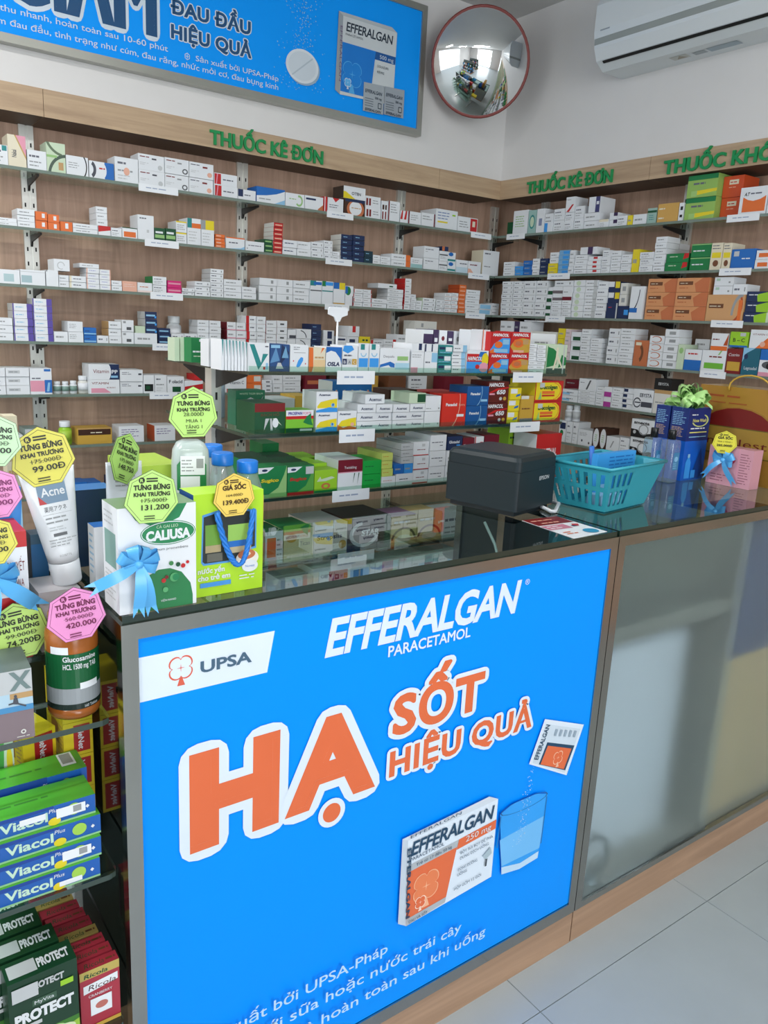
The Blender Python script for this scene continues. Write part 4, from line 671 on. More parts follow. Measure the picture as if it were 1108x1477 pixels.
rows(T[0], [
 (357, 388.5, 494, 1, w_, 'white carton with big teal V, foremost of its row', vb, dict(d=.02)),
 (389, 417.5, 496, 1, (34, 74, 128), 'dark blue carton with stained glass look', [('P', [(0, .3), (.3, .9), (.5, .4)], (90, 140, 186)), ('P', [(.5, .2), (.6, 1), (1, .7)], (20, 44, 84)), ('P', [(.3, .1), (.7, .1), (.55, .32), (.4, .32)], 'lgrey'), ('P', [(.6, .5), (.8, .95), (.95, .5)], (110, 160, 196)), ('R', .04, .86, .5, .97, 'lblue')], dict(d=.06)),
 (418, 444.5, 497, 1, w_, 'white carton with tilted blue tablet', [('P', [(.34, .2), (.42, .15), (.55, .2), (.72, .42), (.72, .52), (.6, .55), (.45, .42)], 'sky'), ('L', .18, .6, .8, .95, 2, 'ink'), ('R', .2, .7, .85, .72, 'grey'), ('E', .18, .4, .03, .03, 'red'), ('E', .85, .3, .03, .03, 'red')], dict(d=.06)),
 (445, 469, 501, 1, 'cream', 'cream carton with orange swoosh', [('P', [(0, 0), (.2, 0), (.28, .2), (.25, 1), (0, 1)], 'orange'), ('P', [(.7, .75), (.95, 1), (.8, 1)], 'orange'), ('R', .3, 0, 1, .5, (226, 196, 150)), ('L', .35, .9, .5, .7, 1, 'tan')], dict(d=.06)),
 (469.5, 492.5, 500, 1, w_, 'white and blue carton lettered OSLA', [('P', [(0, .75), (0, 1), (1, 1), (1, .3), (.9, .55), (.6, .8), (.3, .85)], 'blue'), ('T', 'OSLA', .48, .24, .16, .8, 'navy', dict(bold=.05, shear=.15))], dict(d=.06)),
 (493, 515.5, 498, 1, w_, 'white carton with letter squares B A C', [('P', [(0, .8), (.35, .7), (.75, .85), (.6, 1), (.1, 1)], 'sky'), ('R', .02, .28, .3, .5, 'navy'), ('R', .32, .28, .62, .5, 'lgrey'), ('R', .64, .28, .94, .5, 'gold'), ('T', 'B', .16, .32, .12, .14, 'white'), ('T', 'A', .47, .32, .12, .16, 'ink'), ('T', 'C', .79, .32, .12, .14, 'white'), ('L', .1, .7, .55, .72, 1, 'ink')], dict(d=.06)),
 (516, 531, 496, 1, w_, 'white carton with teal crest, first of two', [('R', .2, .8, .6, 1, 'teal'), ('A', .5, .68, .3, .14, .3, 180, 360, 'lblue'), ('R', .05, .18, .95, .5, 'sky')], dict(d=.06)),
 (531.5, 546.5, 496, 1, w_, 'white carton with teal crest, second of two', [('R', .2, .8, .6, 1, 'teal'), ('A', .5, .68, .3, .14, .3, 180, 360, 'lblue'), ('R', .05, .18, .95, .5, 'sky')], dict(d=.06)),
 (547, 590, 502, 1, w_, 'wide white carton with blue tube picture', [('T', 'Dequalu', .3, .62, .1, .36, 'ink'), ('P', [(0, .2), (.02, .32), (.35, .45), (.5, .36), (.5, .2), (.36, .22), (.3, .3)], 'blue'), ('R', .58, .5, .95, .68, 'lgreen'), ('R', .52, .12, 1, .4, (170, 208, 226))], dict(d=.07)),
 (592, 610.5, 507, 1, w_, 'white carton with pink foot', [('R', 0, 0, .55, .25, 'pink'), ('L', .08, .9, .7, .9, 2, 'grey')], dict(d=.07)), (611, 630, 507, 1, w_, 'white carton with light blue corner', [('R', .55, .5, 1, .95, 'lblue'), ('L', .08, .5, .4, .6, 1, 'ink')], dict(d=.07)),
 (592, 610.5, 495, 1, w_, 'flat white box with navy tab on pink-footed carton', [('R', .55, .2, .8, 1, 'navy')], dict(on=True)), (611, 630, 496, 1, w_, 'flat white box with navy spines', [('R', .0, 0, .1, 1, 'navy'), ('R', .5, 0, .6, 1, 'navy')], dict(on=True)),
 (631, 651.5, 497, 3, 'teal', 'teal and white eye-drop box', [('R', .5, .3, .95, .8, 'white'), ('R', .05, .5, .45, .8, 'navy'), ('L', .1, .9, .1, .3, 1, 'lblue')]), (652, 671.5, 497, 4, w_, 'white box with blue shading', [('R', .7, 0, 1, 1, 'lblue'), ('L', .08, .6, .3, .7, 1, 'ink')]),
 (672, 703, 505, 1, w_, 'red and blue HAPACOL carton with clown', [('R', 0, 0, 1, .5, 'sky'), ('R', 0, .5, .7, .85, 'red'), ('P', [(.5, .6), (.9, .6), (.9, .95), (.6, .95)], 'blue'), ('E', .85, .6, .16, .3, 'yellow'), ('E', .8, .25, .22, .22, 'pink'), ('T', 'HAPACOL', .36, .56, .17, .66, 'white', dict(bold=.04, shear=.2)), ('E', .5, .28, .1, .1, 'red')], dict(d=.02)),
 (704, 732.5, 509, 1, 'red', 'blue orange HAPACOL carton, lower', hap_b, dict(d=.07)), (733, 761, 509, 1, 'red', 'orange fruit HAPACOL carton, lower', hap_o, dict(d=.07)),
 (704, 732.5, 478, 1, 'red', 'blue orange HAPACOL carton, upper', hap_b, dict(on=True, d=.07)), (733, 761, 478, 1, 'red', 'orange fruit HAPACOL carton, upper', hap_o, dict(on=True, d=.07)),
 (761.5, 773, 495, 7, w_, 'thin white box in striped pile', gt), (773.5, 786, 497, 7, w_, 'thin white box in second striped pile', gt),
 (787, 815, 496, 1, 'pgreen', 'carton with white figure on green', [('P', [(0, .2), (.5, .3), (.55, .7), (.3, .85), (.05, .9), (0, .95)], 'green'), ('P', [(.6, .2), (1, .3), (1, .55), (.75, .65)], 'green'), ('R', 0, 0, 1, .18, (56, 84, 80)), ('P', [(.46, .9), (.54, .9), (.56, .62), (.85, .2), (.78, .2), (.52, .5), (.4, .12), (.32, .12), (.44, .55)], 'cream'), ('R', .82, 0, .88, 1, 'lgrey')], dict(d=.06)),
 # second row, behind
 (608, 622, 475, 1, w_, 'white box with purple top, far row', [('R', 0, .6, 1, .9, 'dpurple')], dict(sb=.1)), (622.5, 630, 475, 1, 'dpurple', 'dark purple box, first in far row', [('R', .2, .7, .8, .8, 'white')], dict(sb=.1)), (630.5, 642, 476, 1, w_, 'white box with dark crest, first in far row', [('E', .5, .8, .2, .06, 'maroon'), ('R', .2, .5, .8, .55, 'ink')], dict(sb=.1)), (642.5, 651, 477, 1, 'dpurple', 'dark purple box, second in far row', [('R', .2, .75, .8, .82, 'white')], dict(sb=.1)), (651.5, 664, 477, 1, w_, 'white box with dark crest, second in far row', [('E', .5, .8, .2, .06, 'grey'), ('R', .2, .5, .8, .55, 'ink')], dict(sb=.1)), (664.5, 674, 478, 1, w_, 'white box with black side in far row', [('R', 0, 0, .12, 1, 'black')], dict(sb=.1)),
 (675, 692, 475, 1, w_, 'tall white box with grey foot', [('L', .2, .8, .1, .4, 3, 'lgrey')], dict(sb=.034, d=.05)), (692.5, 703, 475, 1, w_, 'tall white box with orange edge', [('R', 0, 0, .1, 1, 'orange')], dict(sb=.034, d=.05)),
 (764, 798, 480, 2, w_, 'white box far row behind striped piles', gt, dict(sb=.1)),
])
# the row of V cartons behind the foremost one, each showing its edge
for i in range(8):
    x0 = 319 + i*4.75
    put(T[0], x0, x0 + 4.5, 489 + i*.6, 1, w_, 'white carton with teal V, %s of the edge-on row' % ('first', 'second', 'third', 'fourth', 'fifth', 'sixth', 'seventh', 'eighth')[i], [('P', [(.15, 1), (.85, 1), (.6, .45)], 'teal')], sb=.012 + .004*(7 - i), d=.06)
put(T[0], 276, 297, 487, 1, 'green', 'green carton at the stand end with white row', [('L', .1, .9, .35, .55, 1, 'white'), ('L', .15, .8, .2, .32, 1, 'pgreen'), ('R', .55, .85, .85, .95, 'white')], sb=.32, d=.05)
for i in range(3): put(T[0], 252 + i*8, 259.5 + i*8, 487, 1, 'pgreen', 'pale green spine carton, %s at the stand end' % ('first', 'second', 'third')[i], None, sb=.37, d=.05)
put(T[0], 301, 318, 489, 1, w_, 'white carton with teal stroke beside the green one', [('P', [(.3, .1), (.5, .1), (.75, .7), (.6, .7)], 'teal'), ('L', .6, .95, .05, .4, 3, 'ink')], sb=.16, d=.05)
rows(T[1], [
 (367, 411, 582, 1, 'dgreen', 'red topped green gift carton with rays', [('R', 0, .72, 1, 1, 'dred'), ('P', [(.35, .5), (.48, .5), (.3, .1)], 'lgrey'), ('P', [(.5, .5), (.56, .5), (.6, .1), (.52, .1)], 'lgrey'), ('P', [(.58, .5), (.7, .5), (.9, .25)], 'pgreen'), ('E', .68, .35, .1, .16, 'white'), ('T', 'BẠCH HỔ', .5, .58, .09, .6, 'brown')], dict(d=.1)),
 (412, 452, 592, 1, (120, 190, 50), 'green carton lettered PROSPAN with leaf', [('R', 0, .74, 1, 1, 'white'), ('R', 0, .6, 1, .74, 'red'), ('R', 0, 0, 1, .2, 'dgreen'), ('T', 'PROSPAN', .33, .8, .13, .5, 'purple', dict(bold=.04)), ('T', 'FORTE', .76, .8, .12, .3, 'hotpink'), ('P', [(.62, .45), (.75, .72), (.9, .85), (.92, .5), (.98, .3), (.8, .35)], 'green'), ('R', .5, .06, .95, .16, 'lgrey')], dict(d=.06)),
 (455, 486, 595, 1, w_, 'white yellow blue Acemuc carton, lower', ace_b, dict(d=.07)), (486.5, 514, 593, 1, w_, 'white yellow orange Acemuc carton', ace_o, dict(d=.07)), (455, 486, 565, 1, w_, 'white yellow blue Acemuc carton, upper', ace_b, dict(on=True, d=.07)),
 (514.5, 541.5, 583, 3, w_, 'low white Acemuc box, first file', ace_w, dict(d=.12)), (542, 565.5, 583, 3, w_, 'low white Acemuc box, second file', ace_w, dict(d=.12)), (566, 589.5, 583, 3, w_, 'low white Acemuc box, third file', ace_w, dict(d=.12)), (590, 612, 582, 3, w_, 'low white Acemuc box, fourth file', ace_w, dict(d=.12)), (525, 553, 569, 1, w_, 'lone white Acemuc box on top', ace_w, dict(on=True, d=.11)),
 (612.5, 635, 571, 2, w_, 'white box next to the red carton', [('L', .06, .55, .1, .25, 1, 'grey'), ('R', .84, .12, .93, .24, 'grey')], dict(d=.12)), (588, 612, 567, 1, 'pgreen', 'white box with green end on Acemuc file', [('R', .5, .1, 1, .9, 'dgreen')], dict(on=True)),
 (636, 670.5, 568, 1, (206, 44, 30), 'red Panadol Extra carton', [('A', .2, .75, .55, .9, .04, -75, 40, 'peach'), ('T', 'Panadol', .38, .62, .09, .46, 'white', dict(bold=.04)), ('T', 'Extra', .82, .62, .08, .24, 'peach'), ('R', .62, .28, .92, .36, 'white')], dict(d=.06)),
 (671, 702, 557, 2, (18, 84, 148), 'blue Panadol carton', [('A', .2, .7, .5, .9, .04, -70, 60, 'lblue'), ('T', 'Panadol', .38, .55, .13, .44, 'white', dict(bold=.04)), ('R', .65, .2, .95, .32, 'lblue')], dict(d=.08)),
 (702.5, 732, 550, 2, (92, 26, 20), 'brown HAPACOL 650 carton', [('P', [(0, .45), (.4, .66), (1, .74), (1, .68), (.5, .58), (.1, .42)], 'red'), ('T', 'HAPACOL', .4, .76, .17, .74, 'white', dict(bold=.04, shear=.15)), ('T', '650', .62, .4, .2, .42, 'white', dict(bold=.04, shear=.15)), ('R', .06, .36, .32, .44, 'pink'), ('E', .62, .18, .07, .08, 'lgrey'), ('E', .82, .18, .08, .09, 'gold')], dict(d=.08)),
 (732.5, 748.5, 559, 3, 'yellow', 'yellow box with white label', [('R', .05, .5, .65, .9, 'white'), ('P', [(.5, .2), (.9, .3), (.95, .5), (.6, .4)], 'blue')]), (749, 767.5, 571, 1, 'gold', 'gold carton with dark script', [('L', .1, .9, .45, .6, 1, 'brown'), ('R', 0, .88, .6, 1, 'offwhite'), ('R', 0, 0, 1, .16, (120, 120, 130))], dict(d=.06)),
 (768, 808, 549, 2, 'red', 'red and yellow Decolgen carton', dec, dict(d=.11, side='yellow')),
])
put(T[1], 340, 382, 563, 1, (20, 104, 72), 'green White Tiger carton with striped tiger', [('T', 'WHITE TIGER BALM', .52, .88, .05, .8, 'pgreen'), ('P', [(.1, .5), (.2, .68), (.5, .8), (.8, .68), (.9, .72), (.95, .85), (.82, .62), (.5, .6), (.3, .55), (.2, .4)], 'lgrey'), ('P', [(.3, .58), (.36, .74), (.38, .58)], 'dgreen'), ('P', [(.48, .62), (.52, .78), (.56, .62)], 'dgreen')], sb=.17, d=.05)
put(T[1], 478, 535, 550, 1, (24, 96, 160), 'blue tray carton with five white bottle shapes', [('P', [(x - .075, 0), (x - .075, .4), (x - .02, .75), (x + .02, .75), (x + .075, .4), (x + .075, 0)], 'lgrey') for x in (.1, .3, .5, .7, .9)] + [('E', x, .66, .03, .08, 'orange') for x in (.1, .3, .5, .7, .9)], sb=.30, d=.08, side='lgrey')
for i, (x0, x1, yt, c, t) in enumerate(((388, 425, 575, 'lgrey', 'grey flat box behind the PROSPAN carton'), (420, 452, 571, 'gold', 'gold flat box behind the PROSPAN carton'), (560, 600, 562, 'dbrown', 'dark brown box in the stand rear row'), (604, 660, 565, 'red', 'red long box in the stand rear row'), (736, 790, 552, 'yellow', 'yellow rear carton behind gold one'))):
    put(T[1], x0, x1, yt, 1, c, t, None, sb=.30, d=.09)
# glass tube of wipes at the stand's end
p = on_y(318, 600, GY + .33); q = MB(); q.lathe([(.0115, 0), (.0125, .004), (.0125, .115)], M((150, 164, 180), .2), 14); e = empty('tube_container', (p.x, GY + .33, TZ[1] + .0005), 0, 'tall pale plastic tube standing at the glass stand end', 'tube'); q.obj('body', e)
q = MB(); q.lathe([(.0135, .115), (.0135, .135), (.012, .139)], M((120, 128, 136)), 14); q.obj('cap', e)
sug = lambda name, c2: [('P', [(0, .0), (1, .0), (1, 1), (.9, .7), (.7, .3), (.3, .06)], 'lgreen' if c2 != 'red' else (90, 160, 70)), ('P', [(0, .78), (.3, .8), (.55, .97), (0, .97)], 'white'), ('E', .22, .88, .1, .04, 'navy'), ('T', name, .4, .5, .11, .62, 'yellow' if c2 != 'red' else 'red', dict(bold=.03, shear=.2)), ('R', 0, 0, 1, .1, c2)]
rows(T[2], [
 (372, 413.5, 674, 1, 'green', 'green carton lettered Sugico', sug('Sugico', 'lgreen'), dict(d=.05)), (414, 452.5, 673, 1, 'green', 'green carton lettered Bugico with red base', sug('Bugico', 'red') + [('R', .68, .7, .98, .96, 'lgrey')], dict(d=.05)), (453, 486, 679, 1, 'lime', 'lime carton with brown star fruit', [('P', [(.1, .5), (.25, .72), (.3, .6), (.75, .7), (.9, .62), (.5, .5)], 'pgreen'), ('E', .5, .28, .2, .14, 'copper'), ('E', .5, .28, .1, .07, 'lime'), ('R', 0, 0, 1, .1, 'green')], dict(d=.05)),
 (486.5, 522, 664, 1, w_, 'pink and white Twinkling carton', [('R', 0, .6, 1, 1, 'maroon'), ('R', 0, .57, 1, .6, 'pink'), ('T', 'Twinkling', .5, .7, .09, .5, 'white'), ('P', [(.62, .2), (.66, .55), (.7, .55)], 'dgreen'), ('P', [(.8, .15), (.84, .55), (.88, .55)], 'dgreen')], dict(d=.12)),
 (522.5, 549.5, 665, 2, (20, 164, 66), 'bright green box', [('L', .12, .85, .5, .65, 1, 'dgreen')], dict(d=.1)), (550, 570, 688, 1, w_, 'low white box beside the green pair', [('L', .1, .9, .5, .65, 1, 'copper')]), (570.5, 594.5, 684, 1, w_, 'low white box below the blue ones', [('L', .2, .9, .4, .65, 1, 'ink')]),
 (550, 566, 654, 3, (200, 212, 110), 'pale lime box beside the green pair', [('L', .1, .9, .4, .7, 1, 'gold')], dict(on=True, d=.12)), (567, 581, 670, 1, 'blue', 'blue box on the low white one', gt, dict(on=True)), (581.5, 594.5, 669, 1, 'sky', 'sky blue box on the low white one', gt, dict(on=True)), (577, 594.5, 640, 3, 'lgrey', 'silvery box stacked over the blue ones', gt, dict(on=True, d=.12)),
 (595, 617.5, 638, 3, w_, 'white box with red underline', [('R', 0, 0, 1, .06, 'red'), ('L', .25, .95, .35, .5, 1, 'dred'), ('R', .55, .65, .75, .85, 'lgrey')], dict(d=.12)), (618, 641, 628, 3, w_, 'white box with large grey title', [('L', .1, .95, .45, .62, 1, 'dgrey'), ('L', .6, .9, .25, .4, 1, 'dgrey')], dict(d=.12)), (641.5, 663.5, 650, 2, w_, 'white box under the blue Glotadol', gt, dict(d=.1)), (664, 694, 651, 2, w_, 'white box under the maroon Glotadol', gt, dict(d=.1)),
 (642, 663.5, 630, 1, 'navy', 'navy Glotadol carton', [('T', 'Glotadol', .45, .5, .2, .7, 'white', dict(bold=.03)), ('R', .6, .3, .85, .4, 'sky')], dict(on=True)), (664, 680.5, 632, 1, 'maroon', 'crimson Glotadol carton', [('T', 'Glotadol', .45, .35, .18, .8, 'white')], dict(on=True)), (681, 694, 630, 1, w_, 'white and red Glotadol side carton', [('R', .6, .3, .9, .6, 'red'), ('R', 0, 0, .1, 1, 'red')], dict(on=True)), (695, 716, 628, 1, 'maroon', 'dark maroon Glotadol carton', [('T', 'Glotadol', .5, .38, .18, .75, 'white', dict(bold=.02))]),
 (730, 752, 619, 1, 'lime', 'yellow lime carton behind the red one', [('L', .1, .5, .7, .85, 1, 'dgreen')], dict(sb=.12, d=.1)), (770, 806, 627, 1, 'red', 'red and white carton lettered DIAFENAL', [('T', 'DIAFENAL', .5, .42, .2, .68, 'white', dict(bold=.03))], dict(side=w_, d=.1)),
])
put(T[2], 378, 402, 640, 1, 'green', 'plain green box at the rear of the tier', None, sb=.3, d=.08, z=TZ[2] + .0001)
for r in range(4):
    for i, (x0, x1, c) in enumerate(((372, 412, 'green'), (414, 452, 'green'), (454, 485, 'lime'))):
        put(T[2], x0 - 9*(r + 1), x1 - 9*(r + 1), 669 - 4*r, 1, c, '%s carton, %s row behind the %s' % ('green' if c == 'green' else 'lime', ('second', 'third', 'fourth', 'fifth')[r], ('Sugico one', 'Bugico one', 'star fruit one')[i]), None, sb=.066 + .054*r, d=.05, top='dgreen' if c == 'green' else None)
rows(T[3], [
 (350, 381.5, 770, 1, 'tan', 'tan box with white lid beside the lime box', g1, dict(d=.1)), (382, 408, 768, 1, w_, 'white and orange carton under the glass', [('R', .1, .2, .6, .8, 'orange'), ('L', .65, .95, .2, .8, 4, 'grey')], dict(d=.1, top='dgreen')), (409, 452, 765, 1, (206, 200, 150), 'pale gold carton lettered Tican', [('T', 'Tican', .7, .45, .14, .34, 'ink'), ('E', .25, .72, .18, .14, 'gold'), ('R', .1, .1, .9, .18, 'cream')], dict(d=.12, top='green')), (452.5, 500, 758, 1, (214, 206, 190), 'cream carton lettered Strepsils', [('T', 'Strepsils', .46, .52, .14, .76, 'navy', dict(bold=.03)), ('E', .86, .3, .12, .14, 'gold'), ('R', 0, .84, .6, 1, 'white')], dict(d=.14, top='lgrey')),
 (500.5, 562, 750, 1, (60, 44, 40), 'dark brown carton lettered STAR with silver ring', [('A', .38, .5, .34, .4, .25, 100, 350, 'lgrey'), ('T', 'STAR', .52, .46, .17, .42, 'white', dict(bold=.04, shear=.1)), ('R', .86, 0, 1, 1, 'dgreen')], dict(d=.14, top='black')), (563, 600, 746, 1, (216, 190, 130), 'gold carton with brown wave, first', [('A', .5, .1, .5, .5, .16, 10, 170, 'brown'), ('E', .5, .2, .3, .14, 'cream'), ('L', .1, .8, .68, .9, 1, 'white')], dict(d=.1, top='lilac')), (600.5, 636, 742, 1, (216, 190, 130), 'gold carton with brown wave, second', [('A', .5, .1, .5, .5, .16, 10, 170, 'brown'), ('E', .5, .2, .3, .14, 'cream'), ('L', .1, .8, .68, .9, 1, 'white')], dict(d=.1)), (636.5, 675, 740, 1, w_, 'white carton behind the receipt printer', g1, dict(d=.1)),
])
rows(T[4], [
 (404, 450, 838, 1, 'lgrey', 'grey low box near the lime box', g1), (450.5, 505, 822, 1, w_, 'white and red low box', [('R', .4, .4, .9, .9, 'red'), ('T', 'Strepsils', .4, .1, .2, .5, 'dgrey')]), (505.5, 540, 818, 2, w_, 'white box with black ticks', [('R', .1, .3, .5, .8, 'dgrey')]), (540.5, 580, 812, 1, w_, 'pink striped box lettered Strepsils', [('T', 'Strepsils', .5, .15, .25, .8, 'navy'), ('R', .2, .6, .6, 1, 'pink')]), (580.5, 622, 806, 1, w_, 'white box lettered Strepsils', [('T', 'Strepsils', .4, .15, .25, .7, 'navy'), ('R', .7, .5, 1, .8, 'pink')]), (622.5, 660, 800, 1, w_, 'white low box at the far end', g1),
])
strip(T[0], 487, 541, 538, 'below the OSLA carton', .03); strip(T[0], 741, 783, 538, 'below the striped piles', .026)
strip(T[1], 490, 541, 620, 'below the orange Acemuc carton', .03); strip(T[1], 737, 779, 606, 'below the gold script carton', .026)
strip(T[2], 480, 533, 716, 'below the Twinkling carton', .026); strip(T[3], 488, 540, 800, 'below the STAR carton', .024)
# white card holder on a rod on the stand's top tier
e = empty('card_holder', (0, 0, 0), 0, 'white blank card holder on a thin rod above the stand', 'card holder')
p = on_y(486, 492, GY + .12); e.location = (p.x, GY + .12, TZ[0] + .0005); z0 = on_y(486, 462, GY + .12).z - TZ[0]; z1 = on_y(486, 443, GY + .12).z - TZ[0]
q = MB(); q.box(-.012, .012, -.012, .012, 0, .003, M('white')); q.obj('base', e)
q = MB(); q.tube([(0, 0, .003), (0, 0, z0)], .0028, M('white'), 8); q.obj('rod', e)
hw = .030; q = MB(); q.prism([(-.006, z0 - .004), (.006, z0 - .004), (.012, z0 + .008), (hw, z0 + .014), (hw, z1 - .005), (hw - .005, z1), (-hw + .005, z1), (-hw, z1 - .005), (-hw, z0 + .014), (-.012, z0 + .008)], 1, -.002, .002, M('white')); q.obj('card', e)
# ------------------------------------------------------------------ counters
CX0, CX1, CY, CYB, CZ = .2977, 1.3022, .96, 1.285, .97
ZT = .981
m_inox = M((178, 176, 170), .16, 1.0, .5, .05); m_inox_d = M((96, 94, 88), .2, 1.0, .5, .05)
m_top = glass('counter_top_glass', (.80, .89, .86), 1.15); m_top_edge = M((26, 44, 36), .1, 0, .9); m_dark = M((12, 20, 18), .06, 0, .9); m_inner = M((30, 38, 36), .5)
cn = empty('poster_counter', (.8, 1.12, 0), 0, 'steel framed counter with the big blue fever poster on its front', 'counter')
def part(name, par, org, fn):
    q = MB(); fn(q); q.v = [(x - org[0], y - org[1], z - org[2]) for x, y, z in q.v]; return q.obj(name, par)
o_ = (.8, 1.12, 0)
for x in (CX0, CX1 - .022):
    for y in (CY, CYB - .022): part('post', cn, o_, lambda q: q.box(x, x + .022, y, y + .022, .085, CZ, m_inox))
for y in (CY, CYB - .022):
    y == CY and part('top_rail', cn, o_, lambda q: q.box(CX0 + .022, CX1 - .022, y, y + .022, CZ - .022, CZ, m_inox)); part('bottom_rail', cn, o_, lambda q: q.box(CX0 + .022, CX1 - .022, y, y + .022, .085, .113, m_inox))
for x in (CX0, CX1 - .022): part('side_rail', cn, o_, lambda q: q.box(x, x + .022, CY + .022, CYB - .022, CZ - .022, CZ, m_inox))
part('plinth', cn, o_, lambda q: q.box(CX0, CX1 - .0006, CY + .003, CYB - .003, 0, .085, m_plinth))
part('glass_top', cn, o_, lambda q: q.box(CX0 + .003, CX1 - .003, CY + .004, CYB, CZ, ZT, m_top, front=m_top_edge, left=m_top_edge, right=m_top_edge))
part('side_glass', cn, o_, lambda q: q.box(CX0 + .006, CX0 + .011, CY + .022, CYB - .022, .085, CZ - .022, m_dark))
part('floor_board', cn, o_, lambda q: q.box(CX0 + .022, CX1 - .022, CY + .022, CYB - .022, .086, .1, m_inner))
pn = part('poster_panel', cn, o_, lambda q: q.box(.3195, 1.281, CY + .0035, CY + .012, .114, .956, M((0, 146, 252), .4, 0, .15, .01)))
# --- what is printed on the poster, drawn in metres on its plane
class Sheet:
    def __init__(s, y, org): s.y, s.org, s.lay = y, org, 0
    def face(s):
        q = MB(); f = Face(q, (0 - s.org[0], s.y - s.org[1], 0 - s.org[2]), (1, 0, 0), (0, 0, 1), 1, 1, .00012); f.k = 1 + s.lay; return q, f
    def add(s, name, parent, fn):
        q, f = s.face(); fn(f); s.lay = f.k; return q.obj(name, parent)
PW = (222, 234, 246); PO = (226, 108, 62); PD = (24, 66, 96)
sh_ = Sheet(CY + .0035, o_)
def outlined(f, t, a, b, cap, width, bold, out, col, ocol, **k):
    f.text_m(t, a, b, cap, width, ocol, bold=bold + out, fit=bold, **k); f.text_m(t, a, b, cap, width, col, bold=bold, **k)
def clover(f, a, b, r, col, bg, th=.12):
    n = 40; P1 = []; P2 = []
    for i in range(n):
        t = 2*PI*i/n; rr = r*(.66 + .36*abs(math.sin(2*t)) ** .55); P1.append((a + rr*math.cos(t), b + rr*math.sin(t))); P2.append((a + rr*(1 - th)*math.cos(t), b + rr*(1 - th)*math.sin(t)))
    f.poly_m([(a - r*.28, b - r*1.35), (a + r*.3, b - r*1.35), (a + r*.08, b - r*.7), (a - r*.08, b - r*.7)], col)
    f.poly_m(P1, col); f.poly_m(P2, bg); d = r*.32
    f.poly_m([(a - d, b), (a - d*.1, b - d*.1), (a, b - d), (a + d*.1, b - d*.1), (a + d, b), (a + d*.1, b + d*.1), (a, b + d), (a - d*.1, b + d*.1)], col)
def f_banner(f):
    f.poly_m([(.3205, .92), (.5227, .919), (.5112, .8556), (.3209, .8556)], PW); clover(f, .3785, .893, .0195, (220, 96, 70), PW); f.text_m('UPSA', .4068, .879, .0172, .079, (70, 100, 124), bold=.03, align='l')
def f_brand(f):
    f.text_m('EFFERALGAN', .6105, .8592, .062, .412, PW, bold=.03, shear=.19, align='l', space=.95); f.text_m('PARACETAMOL', .7332, .832, .0195, .181, PW, bold=.02, align='l'); f.text_m('®', 1.0483, .908, .011, .012, PW)
def f_head(f):
    outlined(f, 'H', .3885, .6085, .1455, .146, .06, .075, PO, PW, align='l'); outlined(f, 'A', .545, .6085, .1455, .174, .05, .075, PO, PW, align='l')
    for r, c in ((.0262, PW), (.0172, PO)): f.poly_m([(.633 + r*math.cos(2*PI*i/24), .579 + r*math.sin(2*PI*i/24)) for i in range(24)], c)
    outlined(f, 'SỐT', .749, .686, .072, .209, .036, .085, PO, PW, align='l', space=1.05); outlined(f, 'HIỆU QUẢ', .747, .6085, .047, .349, .036, .095, PO, PW, align='l', space=1.08)
def f_sachet(f):
    f.poly_m([(1.1001, .5225), (1.1338, .6123), (1.2584, .5657), (1.2205, .4588)], PW); f.poly_m([(1.11, .522), (1.139, .600), (1.249, .5585), (1.214, .4665)], (206, 220, 232))
    f.poly_m([(1.129, .513), (1.148, .557), (1.235, .524), (1.214, .4725)], PD); f.poly_m([(1.134, .5115), (1.151, .5485), (1.2265, .5195), (1.209, .477)], PO)
    clover(f, 1.186, .511, .016, (240, 190, 160), PO); ang = math.atan2(.09, .034)
    f.text_m('EFFERALGAN', 1.1375, .560, .013, .075, PD, bold=.02, rot=ang, align='c')
    for i in range(5): f.poly_m([(1.165 + i*.015, .567 - i*.005), (1.172 + i*.015, .5645 - i*.005), (1.176 + i*.015, .578 - i*.005), (1.169 + i*.015, .581 - i*.005)], (150, 168, 184))
def f_glass(f):
    f.poly_m([(1.028, .435), (1.04, .352), (1.048, .2905), (1.10, .282), (1.1535, .287), (1.159, .36), (1.1645, .435), (1.13, .447), (1.06, .447)], (44, 160, 244))
    f.poly_m([(1.034, .375), (1.046, .31), (1.156, .31), (1.161, .385)], (112, 188, 244)); f.poly_m([(1.046, .308), (1.048, .2905), (1.10, .282), (1.1535, .287), (1.155, .303), (1.10, .296)], (190, 220, 244))
    for i in range(16):
        a0, a1 = 2*PI*i/16, 2*PI*(i+1)/16
        f.mb.poly([f.at(1.0962 + .0682*k*math.cos(a), .436 + .0135*k*math.sin(a)) for a, k in ((a0, 1), (a1, 1), (a1, .95), (a0, .95))], M((30, 90, 150)))
    f.k += 1
    for x0, x1, z0, z1 in ((1.1605, 1.1635, .32, .43), (1.029, 1.032, .36, .43)): f.poly_m([(x0 - .003, z0), (x1 - .003, z0), (x1, z1), (x0, z1)], (24, 110, 180))
    rr = random.Random(4)
    for i in range(110):
        t = rr.random(); x = 1.108 - .018*t + rr.gauss(0, .004 + .006*t); z = .515 - .17*t; s = rr.uniform(.0006, .0014)
        f.mb.poly([f.at(x - s, z), f.at(x, z - s), f.at(x + s, z), f.at(x, z + s)], M((190, 222, 248)))
    f.k += 1
